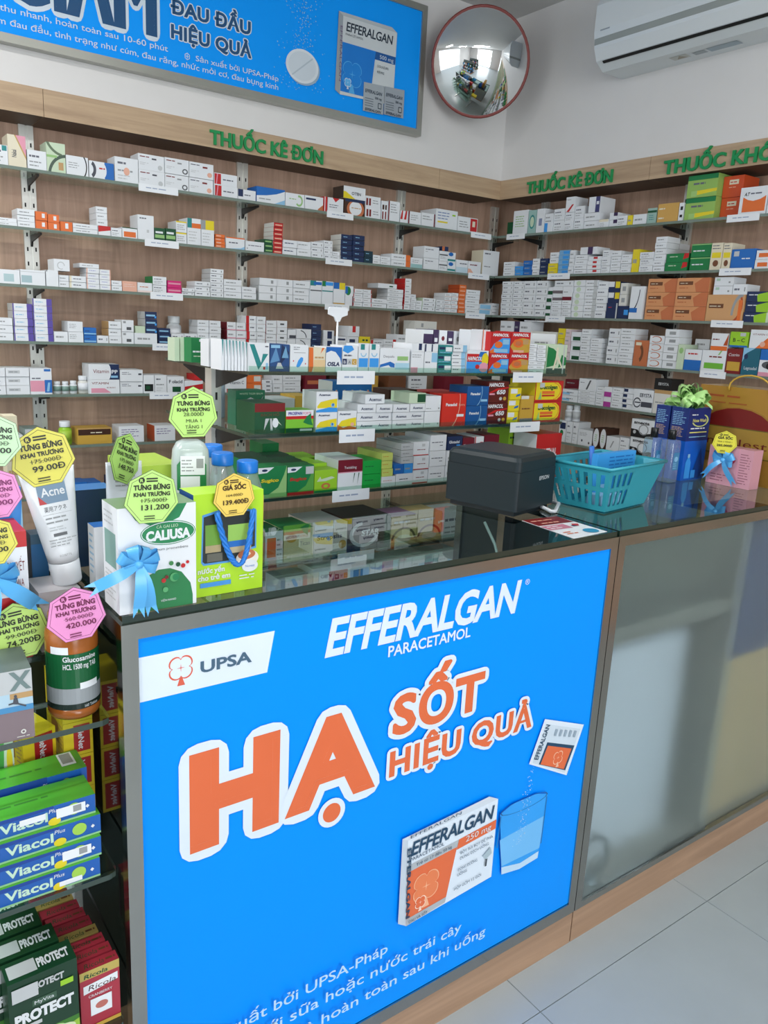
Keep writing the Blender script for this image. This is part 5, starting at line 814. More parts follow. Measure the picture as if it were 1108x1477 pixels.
def f_box(f):
    f.poly_m([(.796, .4663), (1.0177, .4742), (1.0183, .2985), (.804, .2827)], PW); f.poly_m([(.783, .4742), (.796, .4663), (.804, .2827), (.7846, .2962)], (196, 208, 220)); f.poly_m([(.783, .4742), (.9922, .4881), (1.0177, .4742), (.796, .4663)], (210, 220, 230))
    f.poly_m([(.799, .3985), (.9175, .4065), (.897, .293), (.8035, .2865)], PO); f.poly_m([(.7985, .413), (.921, .421), (.9175, .4065), (.799, .3985)], (176, 184, 190)); f.poly_m([(.921, .421), (1.0175, .429), (1.0175, .409), (.917, .4)], PO)
    f.poly_m([(.803, .2975), (.8985, .3045), (.897, .293), (.804, .2827)], (176, 184, 190))
    clover(f, .846, .352, .034, (244, 180, 140), (232, 128, 80), .06); clover(f, .834, .322, .014, (255, 220, 200), PO)
    f.text_m('EFFERALGAN', .804, .4315, .029, .2, PD, bold=.02, shear=.19, align='l', rot=.028, space=.95); f.text_m('PARACÉTAMOL', .803, .4205, .0075, .08, PD, align='l', rot=.05); f.text_m('250 mg', .97, .412, .0125, .066, 'white', shear=.15, rot=.06)
    f.text_m('EFFERALGAN', .798, .375, .009, .15, PD, bold=.03, rot=-PI/2 + .04); f.text_m('EFFERALGAN', .86, .4735, .006, .12, PD, rot=.06, shear=.2)
    f.text_m('Trẻ từ 17 đến 50 kg', .86, .4085, .006, .085, PD, rot=.06)
    for t, a, b, w in (('BỘT SỦI BỌT ĐỂ PHA', .926, .388, .084), ('DUNG DỊCH UỐNG', .926, .376, .074), ('ĐÓNG ĐƯỜNG', .922, .352, .05), ('UỐNG', .922, .341, .024), ('HỘP GỒM 12 GÓI', .916, .312, .07), ('ĐAU VÀ SỐT', .807, .2885, .045)): f.text_m(t, a, b, .0062, w, PD, align='l', rot=.06)
    f.poly_m([(.985, .36), (1.005, .374), (1.01, .358), (.995, .35)], (170, 190, 200)); f.poly_m([(.995, .35), (.999, .351), (.998, .334), (.993, .334)], (60, 70, 80))
def f_lines(f):
    for t, xr, z, w in (('Sản xuất bởi UPSA-Pháp', .7608, .2495, .385), ('Dễ pha với sữa hoặc nước trái cây', .9429, .2165, .58), ('Hấp thu nhanh và hoàn toàn sau khi uống', 1.0111, .1685, .70)):
        f.text_m(t, xr, z + (.0 if z != .2165 else -.006), .0215, w, (190, 222, 246), bold=.006, align='r')
for nm, fn in (('logo_banner', f_banner), ('brand_lettering', f_brand), ('headline_lettering', f_head), ('sachet_picture', f_sachet), ('water_glass_picture', f_glass), ('medicine_box_picture', f_box), ('caption_lettering', f_lines)): sh_.add(nm, pn, fn)
# --- frosted glass counter beside it
DX0, DX1, DYB = 1.3045, 2.44, 1.46
dn = empty('frosted_counter', (1.87, 1.2, 0), 0, 'steel framed counter with frosted glass front beside the poster counter', 'counter'); o2 = (1.87, 1.2, 0)
m_frost = frosted('frosted_glass', (.90, .95, .95), .46)
_t = m_frost.node_tree; _b = _t.nodes['Principled BSDF']; _d = _t.nodes.new('ShaderNodeBsdfDiffuse'); _d.inputs[0].default_value = (.42, .50, .50, 1); _x = _t.nodes.new('ShaderNodeMixShader'); _x.inputs[0].default_value = .10
_t.links.new(_b.outputs[0], _x.inputs[1]); _t.links.new(_d.outputs[0], _x.inputs[2]); _t.links.new(_x.outputs[0], _t.nodes['Material Output'].inputs[0])
for x in (DX0, DX1 - .022):
    for y in (CY, DYB - .022): part('post', dn, o2, lambda q: q.box(x, x + .022, y, y + .022, .085, CZ, m_inox))
for y in (CY, DYB - .022):
    part('top_rail', dn, o2, lambda q: q.box(DX0 + .022, DX1 - .022, y, y + .022, CZ - .022, CZ, m_inox)); part('bottom_rail', dn, o2, lambda q: q.box(DX0 + .022, DX1 - .022, y, y + .022, .085, .1, m_inox))
for x in (DX0, DX1 - .022): part('side_rail', dn, o2, lambda q: q.box(x, x + .022, CY + .022, DYB - .022, CZ - .022, CZ, m_inox))
part('plinth', dn, o2, lambda q: q.box(DX0 + .0006, DX1, CY + .003, DYB - .003, 0, .085, m_plinth))
part('glass_top', dn, o2, lambda q: q.box(DX0 + .003, DX1, CY + .004, DYB, CZ, ZT, m_top, front=m_top_edge, left=m_top_edge, right=m_top_edge))
part('frosted_pane', dn, o2, lambda q: q.box(DX0 + .022, 1.826, CY + .005, CY + .009, .1, CZ - .022, m_frost)); part('frosted_pane', dn, o2, lambda q: q.box(1.805, DX1 - .022, CY + .012, CY + .016, .1, CZ - .022, m_frost))
part('inner_shelf', dn, o2, lambda q: q.box(DX0 + .024, 1.83, CY + .02, DYB - .03, .715, .755, M((112, 116, 108), .5))); part('back_board', dn, o2, lambda q: q.box(DX0 + .022, DX1 - .022, DYB - .012, DYB - .004, .086, CZ - .022, M((150, 160, 158), .6))); part('side_board', dn, o2, lambda q: q.box(DX0 + .008, DX0 + .014, CY + .022, DYB - .022, .086, CZ - .022, m_inner))
part('side_board', dn, o2, lambda q: q.box(1.826, 1.836, CY + .03, DYB - .03, .1, CZ - .03, M((120, 122, 110), .5)))
part('floor_board', dn, o2, lambda q: q.box(DX0 + .022, DX1 - .022, CY + .022, DYB - .022, .086, .1, M((150, 150, 140), .6)))
# things kept inside, blurred by the frosted pane
q = MB(); q.box(1.40, 1.74, 1.05, 1.3, .101, .66, M((212, 224, 236), .5)); prop(q.obj('white_carton'), 'large white blurred carton inside the frosted counter', 'carton')
q = MB(); q.tube([(1.395 + .055*math.cos(2*PI*i/28), 1.0, .162 + .055*math.sin(2*PI*i/28)) for i in range(28)], .006, M((70, 84, 86)), 8, True); q.lathe([(.02, 0), (.02, .01)], M((150, 170, 180)), 12, (1.395, 1.0, .101)); prop(q.obj('wire_coil'), 'dark round hoop blurred behind the frosted glass corner', 'hoop')
q = MB(); q.box(1.86, 2.3, 1.0, 1.3, .101, .56, M((190, 168, 120), .6)); prop(q.obj('cardboard_carton'), 'tan cardboard carton blurred behind the second frosted pane', 'carton')
q = MB(); q.box(1.87, 2.28, 1.0, 1.28, .5605, .90, M((36, 62, 110), .6)); prop(q.obj('blue_carton'), 'dark blue carton blurred on the tan one behind frosted glass', 'carton')
# ------------------------------------------------------------------ things on and beside the counters
def pbox(x0, yt, x1, yb, y):
    a = on_y(x0, yb, y); b = on_y(x1, yb, y); c = on_y((x0 + x1)/2, yt, y); return a.x, b.x, (a.z + b.z)/2, c.z
def ribbon(q, pts, wid, m, dirs=(0, 0, 1)):
    """a flat band of width wid following pts; dirs = its width direction (one or per point)"""
    n = len(pts); b = len(q.v); one = not isinstance(dirs[0], (tuple, list, Vector))
    for i, p in enumerate(pts):
        d = Vector(dirs if one else dirs[i]).normalized()*(wid[i] if isinstance(wid, (list, tuple)) else wid)/2; p = Vector(p); q.v += [tuple(p - d), tuple(p + d)]
    for i in range(n - 1): q.face((b + 2*i, b + 2*i + 2, b + 2*i + 3, b + 2*i + 1), m, True)
def bow(par, loc, s, col, tails, name='ribbon_bow', yaw=0):
    """two pairs of loops, a knot and hanging tails cut to points, tied in ribbon"""
    q = MB(); m = M(col, .3)
    for sx, ang, L in ((-1, .5, 1), (1, .45, 1), (-1, 1.25, .9), (1, 1.2, .85), (-1, -.2, .8), (1, -.25, .85)):
        pts, ds = [], []
        for i in range(11):
            t = i/10*PI*1.0; r = math.sin(t)*.014*s; a = (1 - math.cos(2*t))/2*.040*s*L
            dx, dz = math.cos(ang)*sx, math.sin(ang); pts.append((dx*a - dz*sx*r*.6*math.cos(t), -.006*s - r*1.0*(1 if i > 5 else .35), dz*a + r*.5*math.cos(t))); ds.append((-dz*sx*.8, -.35, abs(dx)))
        ribbon(q, pts, [.008*s + .014*s*math.sin(PI*i/10) for i in range(11)], m, ds)
    q.lathe([(.001*s, -.008*s), (.008*s, -.005*s), (.009*s, 0), (.008*s, .005*s), (.001*s, .008*s)], m, 10, (0, -.010*s, 0))
    for (ex, ez, w) in tails:
        pts = [(ex*t*s, (-.012 - .012*math.sin(t*PI))*s, ez*t*s + .004*s*math.sin(t*PI)) for t in (0, .2, .4, .6, .8, 1)]; d = Vector((ex, 0, ez)).normalized(); pd = Vector((-d.z, -.2, d.x)); ribbon(q, pts, [w*s*k for k in (.5, .8, 1, 1.05, 1.05, 1)], m, tuple(pd))
        e_ = Vector(pts[-1]); pw = pd.normalized()*w*s/2; dd = d*.018*s
        q.poly([e_ - pw, e_ - pw + dd, e_], m); q.poly([e_ + pw, e_, e_ + pw + dd], m)
    o = q.obj(name, par, loc, (0, 0, yaw)); return o
BOWB = (92, 178, 236)
# herbal tea carton, white and green
a0, a1, y0 = .2995, .4035, .968
tb = empty('herbal_carton', (a0, y0, ZT), 0, 'white and green CALIUSA carton tied with a pale blue bow', 'carton')
w, h, d = a1 - a0, .142, .062
q = MB(); q.box(0, w, 0, d, 0.0005, h, M('white', .35), top=M((120, 150, 110), .35)); f = Face(q, (0, 0, 0), (1, 0, 0), (0, 0, 1), w, h)
CG = (28, 128, 78)
f.draw([('P', [(.12, 1), (.88, 1), (.78, .87), (.6, .82), (.4, .82), (.22, .88)], CG), ('P', [(.22, .1), (.24, .2), (.35, .34), (.5, .39), (.65, .39), (.8, .34), (.92, .22), (.95, .1), (.95, .003), (.22, .003)], (36, 122, 70))])
f.poly_m([(w*(.635 + .36*math.cos(t)), h*(.735 + .115*math.sin(t)*1.0)) for t in [2*PI*i/24 for i in range(24)]], CG); f.poly_m([(w*(.635 + .35*math.cos(t)), h*(.735 + .108*math.sin(t))) for t in [2*PI*i/24 for i in range(24)]], 'white'); f.poly_m([(w*(.635 + .34*math.cos(t)), h*(.735 + .10*math.sin(t))) for t in [2*PI*i/24 for i in range(24)]], CG)
f.draw([('T', 'CALIUSA', .635, .675, .09, .58, 'white', dict(bold=.05)), ('T', 'CÀ GAI LEO', .62, .785, .028, .28, 'pgreen'), ('T', 'Solanum procumbens', .64, .575, .024, .5, 'dgrey'), ('T', 'VIỆN NANO', .62, .075, .02, .2, 'white')])
for u, v, r, c in ((.82, .4, .03, 'red'), (.88, .43, .022, 'red'), (.56, .28, .03, 'red'), (.6, .31, .024, 'dred'), (.7, .3, .06, (80, 160, 100)), (.72, .3, .045, CG), (.58, .19, .035, (90, 170, 110)), (.75, .42, .03, 'dgreen'), (.66, .44, .03, (60, 130, 70))): f.draw([('E', u, v, r, r*w/h, c)])
g = Face(q, (0, d, 0), (0, -1, 0), (0, 0, 1), d, h); g.draw([('R', .12, .42, .85, .75, (120, 160, 150)), ('L', .12, .85, .8, .95, 3, 'lgrey'), ('L', .12, .85, .1, .38, 7, 'lgrey')])
q.obj('box', tb)
bow(tb, (.022, -.004, .070), .72, BOWB, ((-.075, -.030, .020), (-.002, -.082, .020), (.020, -.082, .020)))
# lime green gift carton with a window and a rope handle
lx, ly = .4075, .9855; lw, lh, ld = .105, .147, .05; LG = (176, 222, 44)
lb = empty('lime_carton', (lx, ly, ZT), 0, 'lime green gift carton with window and blue rope handle', 'carton')
q = MB(); q.box(0, lw, 0, ld, .0005, lh, M(LG, .35), left=M((24, 74, 140), .35)); f = Face(q, (0, 0, 0), (1, 0, 0), (0, 0, 1), lw, lh)
f.draw([('P', [(.1, .34), (.13, .31), (.66, .31), (.7, .4), (.9, .42), (.9, .8), (.5, .86), (.12, .8)], (80, 150, 216)), ('P', [(.12, .35), (.15, .33), (.64, .33), (.7, .42), (.88, .44), (.88, .78), (.5, .84), (.14, .78)], (40, 48, 46))])
f.draw([('R', .16, .5, .38, .7, (110, 160, 60)), ('R', .16, .43, .38, .5, (176, 160, 120)), ('R', .48, .52, .84, .68, (150, 196, 90)), ('R', .48, .46, .84, .52, (40, 110, 190)), ('R', .5, .4, .82, .46, (190, 176, 140)), ('R', .18, .34, .4, .42, (100, 100, 90))])
f.draw([('T', 'nước yến', .24, .235, .05, .38, 'white', dict(bold=.03)), ('T', 'cho trẻ em', .28, .165, .05, .46, 'white', dict(bold=.03)), ('R', .08, .095, .52, .14, (70, 150, 220)), ('E', .76, .33, .17, .085, (236, 232, 220)), ('E', .75, .37, .13, .05, 'copper'), ('E', .75, .375, .06, .02, 'cream'), ('E', .8, .25, .12, .06, 'white'), ('T', 'Nunest', .8, .24, .025, .14, 'blue'), ('L', .64, .9, .12, .18, 2, 'white')])
q.obj('box', lb)
q = MB(); N = 44; core = []
for i in range(N):
    t = i/(N-1); core.append(Vector((.030 + .054*t, -.010 - .012*math.sin(PI*t), .122 - .075*math.sin(PI*t)**.8)))
for k in range(3):
    pts = []
    for i, c_ in enumerate(core):
        a = i*.95 + k*2*PI/3; pts.append((c_.x + .0022*math.cos(a), c_.y + .0022*math.sin(a), c_.z + .0012*math.cos(a + 1)))
    q.tube(pts, .0024, M((30, 118, 206), .5), 6)
q.obj('rope_handle', lb)
# price tags -----------------------------------------------------------------
def price_tag(px, py, y, r, col, ink, lines, label, tilt=0, yaw=0, bend=None, sx=1.0, loc=None):
    p = Vector(loc) if loc else on_y(px, py, y)
    e = empty('price_tag', p, 0, label, 'price tag', 'heptagonal opening-sale price tags')
    e.rotation_euler = (0, tilt, yaw)
    pts = [(r*math.cos(PI/2 + 2*PI*i/7), r*math.sin(PI/2 + 2*PI*i/7)) for i in range(7)]
    q = MB(); q.prism([(a, b) for a, b in pts], 1, 0, .0008, M(tuple(int(c*.45) for c in (C[col] if isinstance(col, str) else col)))); q.obj('card', e)
    q = MB(); f = Face(q, (0, 0, 0), (1, 0, 0), (0, 0, 1), 1, 1, .0001)
    f.poly_m([(a*.985, b*.985) for a, b in pts], col)
    f.poly_m([(a*.90, b*.90) for a, b in pts], ink); f.poly_m([(a*.885, b*.885) for a, b in pts], col)
    f.poly_m([(-.36*r + .11*r*math.cos(2*PI*i/16), .63*r + .11*r*math.sin(2*PI*i/16)) for i in range(16)], ink)
    f.text_m('R', -.36*r, .57*r, .12*r, .11*r, col, bold=.02)
    for z in (.66, .57): f.poly_m([(-.2*r, z*r), (.2*r, z*r), (.2*r, (z + .05)*r), (-.2*r, (z + .05)*r)], ink)
    for t, a, z, cap, wd, bold, strike in lines:
        f.text_m(t, a*r, z*r, cap*r, wd*r, ink, bold=bold)
        if strike: f.poly_m([((a - wd*.56)*r, (z + cap*.45)*r), ((a + wd*.56)*r, (z + cap*.45)*r), ((a + wd*.56)*r, (z + cap*.52)*r), ((a - wd*.56)*r, (z + cap*.52)*r)], ink)
    for z in (-.66, -.75): f.poly_m([(-.28*r, z*r), (.1*r, z*r), (.1*r, (z + .035)*r), (-.28*r, (z + .035)*r)], ink)
    q.obj('print', e); return e
def tung(old, new): return [('TƯNG BỪNG', 0, .3, .17, 1.3, .045, 0), ('KHAI TRƯƠNG', 0, .07, .14, 1.3, .04, 0), (old, .08, -.15, .14, .9, .0, 1), (new, .12, -.42, .19, 1.0, .02, 0)]
GRN, YEL, PNK, YE2 = (190, 232, 130), (222, 214, 92), (236, 150, 206), (238, 206, 96)
K = (26, 30, 22)
price_tag(219, 718, .964, .0365, GRN, K, tung('175.000Đ', '131.200'), 'green price tag 131.200 in front of the CALIUSA carton', .03)
price_tag(338, 715, .978, .0320, YE2, (60, 34, 10), [('GIÁ SỐC', 0, .28, .2, 1.1, .045, 0), ('164.000Đ', .0, -.02, .12, .75, .0, 1), ('139.400Đ', .06, -.36, .2, 1.2, .03, 0)], 'orange-yellow GIÁ SỐC tag in front of the lime carton', -.02)
price_tag(279, 596, 1.085, .0385, GRN, K, [('TƯNG BỪNG', 0, .3, .15, 1.3, .045, 0), ('KHAI TRƯƠNG', 0, .08, .13, 1.3, .04, 0), ('28.000Đ', 0, -.1, .14, .8, 0, 0), ('MUA 1', 0, -.34, .13, .6, 0, 0), ('TẶNG 1', 0, -.57, .13, .68, 0, 0)], 'green buy-one price tag above the hand gel bottle', 0)
price_tag(181, 662, 1.055, .036, (180, 226, 120), K, tung('175.000Đ', '148.750'), 'green price tag turned edgewise above the pouch', .38, .68)
price_tag(62, 660, 1.04, .0395, YEL, K, tung('175.000Đ', '99.00Đ'), 'yellow price tag 99.00Đ leaning on the white tube', -.13)
price_tag(110, 887, .985, .0378, PNK, (110, 20, 70), tung('560.000Đ', '420.000'), 'pink price tag on the glucosamine jar', -.06)
price_tag(26, 912, 1.058, .0415, (190, 226, 120), K, tung('99.000Đ', '74.200Đ'), 'green price tag tucked behind the grey runner carton', -.1)
price_tag(-12, 636, 1.02, .034, (200, 240, 190), K, tung('99.000Đ', '79.000'), 'pale mint price tag cut by the picture edge', .05)
price_tag(-10, 713, .99, .0325, PNK, (120, 20, 90), tung('99.000Đ', '79.000'), 'pink price tag cut by the picture edge', -.05)
price_tag(-16, 782, .97, .0315, YEL, K, tung('99.000Đ', '79.000'), 'yellow price tag cut by the picture edge', -.05)
# hand gel bottle
p = on_y(275, 705, 1.10); sb = empty('gel_bottle', (p.x, 1.10, ZT), -.3, 'clear hand gel bottle with green and white label', 'bottle'); BW = .0275
def rr_prof(w, d, r, n=4):
    P_ = []
    for cx, cy, a in ((w - r, d - r, 0), (-w + r, d - r, 1), (-w + r, -d + r, 2), (w - r, -d + r, 3)):
        for i in range(n + 1): t = (a + i/n)*PI/2; P_.append((cx + r*math.cos(t), cy + r*math.sin(t)))
    return P_
def loft(q, secs, m, sm=True):
    n = len(secs[0][0]); b = len(q.v)
    for pr, z in secs: q.v += [(x, y, z) for x, y in pr]
    for k in range(len(secs) - 1):
        for i in range(n): q.face((b + k*n + i, b + k*n + (i+1) % n, b + (k+1)*n + (i+1) % n, b + (k+1)*n + i), m, sm)
    q.face([b + i for i in range(n)][::-1], m); q.face([b + (len(secs)-1)*n + i for i in range(n)], m)
m_gel = M((178, 192, 188), .1)
q = MB(); loft(q, [(rr_prof(BW*k, .019*k, .012*k), z) for k, z in ((.9, .0005), (1, .008), (1.02, .1), (1, .17), (.93, .19), (.72, .2), (.45, .204))], m_gel); q.obj('body', sb)
q = MB(); f = Face(q, (-.021, -.0197, .085), (1, 0, 0), (0, 0, 1), .042, .1); f.draw([('P', [(0, .0), (1, 0), (1, .75), (.8, .95), (.2, .95), (0, .8)], 'white'), ('P', [(0, .48), (.3, .42), (.6, .42), (1, .48), (1, .85), (.8, .95), (.2, .95), (0, .85)], 'green'), ('R', .12, .5, .78, .68, 'white'), ('R', .12, .7, .95, .98, 'paper'), ('L', .16, .6, .74, .94, 4, 'grey'), ('R', .66, .8, .9, .94, 'grey'), ('T', 'DUNG DỊCH', .5, .34, .06, .6, 'dgreen'), ('T', 'RỬA TAY', .5, .25, .06, .5, 'dgreen'), ('P', [(.4, .05), (.5, .18), (.55, .05)], 'green'), ('P', [(.52, .05), (.62, .22), (.66, .06)], 'dgreen')]); q.obj('label', sb)
m_clear = glass('clear_plastic', (.86, .92, .94), 1.2, .04, .16)
for i, (px, py, y, t) in enumerate(((321, 662, 1.15, 'first clear bottle with blue cap behind the lime carton'), (357, 673, 1.15, 'second clear bottle with blue cap behind the lime carton'), (306, 650, 1.215, 'clear bottle with blue cap hidden farthest behind the lime carton'))):
    p = on_y(px, py, y); H = p.z - ZT; e = empty('cordial_bottle', (p.x, y, ZT), 0, t, 'bottle', 'clear blue-capped bottles'); q = MB(); q.lathe([(.024, .0005), (.027, .006), (.027, H - .055), (.024, H - .035), (.0165, H - .012), (.015, H - .008)], m_clear, 20); q.obj('body', e); q = MB(); q.lathe([(.0168, H - .009), (.0172, H - .007), (.0172, H + .009), (.0155, H + .0105)], M((20, 120, 214), .35), 20); q.obj('cap', e)
    q = MB(); q.lathe([(.0273, .05), (.0273, .1)], M((200, 140, 90)), 20); q.obj('label', e)
# silver pouch and lime box behind
p = on_y(180, 720, 1.085); e = empty('foil_pouch', (p.x, 1.085, ZT), 0, 'silver white stand-up pouch behind the CALIUSA carton', 'pouch'); q = MB(); loft(q, [(rr_prof(w_2, d_2, min(w_2, d_2)*.9), z) for w_2, d_2, z in ((.022, .014, .0005), (.025, .016, .02), (.025, .011, .11), (.025, .003, .17), (.025, .0015, .18))], M((206, 214, 220), .25)); f = Face(q, (-.02, -.013, .14), (1, 0, 0), (0, .15, 1), .04, .03); f.draw([('L', .1, .9, .2, .8, 3, 'grey')]); q.obj('bag', e)
q = MB(); q.box(0, .075, 0, .11, .0005, .163, M((170, 200, 70), .35)); f = Face(q, (0, 0, 0), (1, 0, 0), (0, 0, 1), .075, .163); f.draw([('R', .1, .3, .9, .8, (130, 170, 60))]); o = q.obj('lime_box', None, (.372, 1.13, ZT)); prop(o, 'plain lime green box behind the hand gel bottle', 'box')
q = MB(); q.box(0, .06, 0, .045, .0005, .12, M((24, 48, 78), .3), top=M((50, 110, 170))); prop(q.obj('navy_box', None, (.3045, 1.195, ZT)), 'dark navy box behind the CALIUSA carton corner', 'box')
q = MB(); q.box(0, .05, 0, .03, .0005, .09, M('white', .35), top=M('blue')); f = Face(q, (0, .03, 0), (0, -1, 0), (0, 0, 1), .03, .09); f.draw([('L', .2, .8, .2, .9, 7, 'lblue')]); prop(q.obj('white_box', None, (.3035, 1.085, ZT)), 'white box with blue top edge behind the CALIUSA carton', 'box')
# receipt printer -------------------------------------------------------------
def place(o, loc, rz): o.location = loc; o.rotation_euler = (0, 0, rz); return o
pr = empty('receipt_printer', (0, 0, 0), 0, 'dark grey EPSON receipt printer on the poster counter', 'printer')
A = on_z(690, 749, ZT); B_ = on_z(810, 727, ZT); m_prn = M((34, 44, 48), .42, 0, .3); m_prn2 = M((26, 32, 36), .42)
L1 = (Vector((B_.x - A.x, B_.y - A.y))).length; ang = math.atan2(B_.y - A.y, B_.x - A.x)
PWD, PDP, PHT = .165, .185, .130
yaw_ = math.radians(14); place(pr, (1.180 + PWD/2*math.cos(yaw_) - PDP/2*math.sin(yaw_), 1.135 + PWD/2*math.sin(yaw_) + PDP/2*math.cos(yaw_), ZT), yaw_)
q = MB(); secs = [(rr_prof(PWD/2, PDP/2, .008), .012), (rr_prof(PWD/2, PDP/2, .008), .096)]; loft(q, secs, m_prn, False); q.obj('body', pr)
q = MB(); loft(q, [(rr_prof(PWD/2, PDP/2, .012), .0965), (rr_prof(PWD/2, PDP/2, .012), PHT - .012), (rr_prof(PWD/2 - .004, PDP/2 - .004, .014), PHT - .004), (rr_prof(PWD/2 - .014, PDP/2 - .014, .016), PHT)], m_prn, False); cov = q.obj('lid', pr)
q = MB(); q.box(-PWD/2 + .01, PWD/2 - .01, -PDP/2 + .01, PDP/2 - .01, .0005, .012, m_prn2); q.obj('base', pr)
q = MB(); f = Face(q, (-PWD/2, -PDP/2 - .0003, 0), (1, 0, 0), (0, 0, 1), PWD, .12); f.text_m('EPSON', .11, .072, .0085, .042, 'lgrey', bold=.02); q.obj('lettering', pr)
# cable
q = MB(); c0 = on_z(700, 742, ZT + .004); c1 = on_z(738, 778, ZT + .004)
q.tube([(c0.x, c0.y, .968), (c0.x - .004, c0.y - .04, .93), (c1.x - .01, max(c1.y, .995), .90), (c1.x + .01, .99, .86)], .003, M((190, 196, 200)), 6); prop(q.obj('printer_cable'), 'pale cable hanging under the counter glass by the printer', 'cable')
q = MB(); k0 = on_z(762, 726, ZT); k1 = on_z(800, 742, ZT); k2 = on_z(806, 730, ZT)
q.tube([(k0.x, k0.y + .01, ZT + .006), ((k0.x*2 + k1.x)/3, (k0.y*2 + k1.y)/3, ZT + .006), (k1.x - .006, k1.y + .004, ZT + .006), (k1.x + .004, k1.y + .003, ZT + .006), (k2.x, k2.y, ZT + .006), (k2.x, k2.y + .03, ZT + .006)], .0042, M('white'), 8); prop(q.obj('power_lead'), 'white lead looped out from beneath the printer', 'power lead')
# leaflet with payment logos
lf = [on_z(*p_, ZT + .0002) for p_ in ((753, 751), (803, 745), (876, 767), (828, 777))]
q = MB(); q.v = []; b_ = [tuple(v) for v in lf]; t_ = [(v.x, v.y, v.z + .0006) for v in lf]
q.poly(t_, M('paper', .3)); q.poly([b_[0], b_[3], b_[2], b_[1]], M('paper'))
for i in range(4): q.poly([b_[i], b_[(i+1) % 4], t_[(i+1) % 4], t_[i]], M('paper'))
ax = (lf[1] - lf[0]); ay = (lf[0] - lf[3]); f = Face(q, Vector(t_[3]), ax.normalized(), ay.normalized(), ax.length, ay.length)
f.draw([('R', 0, .66, 1, 1, 'dred'), ('L', .1, .95, .84, .94, 1, 'peach'), ('L', .2, .95, .7, .8, 1, 'peach'), ('R', 0, .42, .62, .62, (196, 120, 140)), ('L', .08, .55, .44, .6, 2, 'white'), ('P', [(.72, .5), (.8, .58), (.95, .55), (.85, .46)], 'red'), ('P', [(.68, .52), (.78, .5), (.82, .46), (.7, .46)], 'navy'), ('E', .78, .2, .18, .1, (50, 140, 180)), ('L', .1, .45, .15, .3, 2, 'orange')])
prop(q.obj('payment_leaflet'), 'red and white leaflet with logos lying on the counter glass', 'leaflet')
# shopping basket --------------------------------------------------------------
bk = empty('plastic_basket', (1.478, 1.152, ZT), math.radians(8), 'turquoise slotted plastic basket beside the printer', 'basket')
m_bk = M((52, 158, 176), .35); BX, BY, BH = .122, .085, .105
q = MB(); n = 10
def lerp(a, b, t): return a + (b - a)*t
def wall(p0, p1, q0, q1, slots, lim=1.):
    """slanted wall from bottom edge p0-p1 to top edge q0-q1, with upright slots left open"""
    def P(u, v): a = Vector(p0).lerp(Vector(p1), u); b = Vector(q0).lerp(Vector(q1), u); return a.lerp(b, v)
    us = [i/(slots*2 + 1) for i in range(slots*2 + 2)] if slots else [0, 1]
    nrm = (Vector(p1) - Vector(p0)).cross(Vector(q0) - Vector(p0)).normalized()*.0018
    for i in range(len(us) - 1):
        for v0, v1 in ((0, .12), (.12, .46), (.46, .56), (.56, .86), (.86, 1)):
            if slots and i % 2 == 1 and v0 in (.12, .56) and us[i] < lim: continue
            c = [P(us[i], v0), P(us[i+1], v0), P(us[i+1], v1), P(us[i], v1)]; q.poly(c, m_bk); q.poly([x - nrm for x in c][::-1], m_bk)
ft, tp = .72, 1.0
c4 = lambda k, z: [(-BX*k, -BY*k, z), (BX*k, -BY*k, z), (BX*k, BY*k, z), (-BX*k, BY*k, z)]
lo, hi = c4(ft, .004), c4(tp, BH)
for i, sl in ((0, 9), (1, 0), (2, 9), (3, 7)): wall(lo[i], lo[(i+1) % 4], hi[i], hi[(i+1) % 4], sl, .45 if i == 0 else 1)
q.poly(lo, m_bk); q.poly([(x, y, .0005) for x, y, z in lo][::-1], m_bk)
q.obj('basket_body', bk)
q = MB(); q.tube([(x, y, z) for x, y, z in c4(1.01, BH)], .004, m_bk, 8, True); q.obj('rim', bk)
p = Vector((1.50, 1.16, ZT + .012))
q = MB(); q.box(-.075, .075, -.008, .008, 0, .118, M((60, 156, 226), .4)); f = Face(q, (-.075, -.008, 0), (1, 0, 0), (0, 0, 1), .15, .118); f.draw([('L', .3, .95, .66, .95, 4, 'blue'), ('R', .05, .2, .4, .4, 'lblue')]); o = q.obj('blue_packet', None, (1.505, 1.15, ZT + .0045), (0, 0, math.radians(4))); prop(o, 'bright blue packet standing inside the turquoise basket', 'packet')
q = MB(); q.tube([(0, 0, 0), (-.02, .0, .125)], .006, M((40, 110, 200)), 8); o = q.obj('highlighter_pen', None, (1.49, 1.19, ZT + .006)); prop(o, 'blue pen sticking up out of the basket', 'pen')
q = MB(); q.box(-.04, .04, -.02, .02, 0, .03, M('lblue')); o = q.obj('small_packet', None, (1.45, 1.12, ZT + .0045)); prop(o, 'small pale packet lying low inside the basket', 'packet')
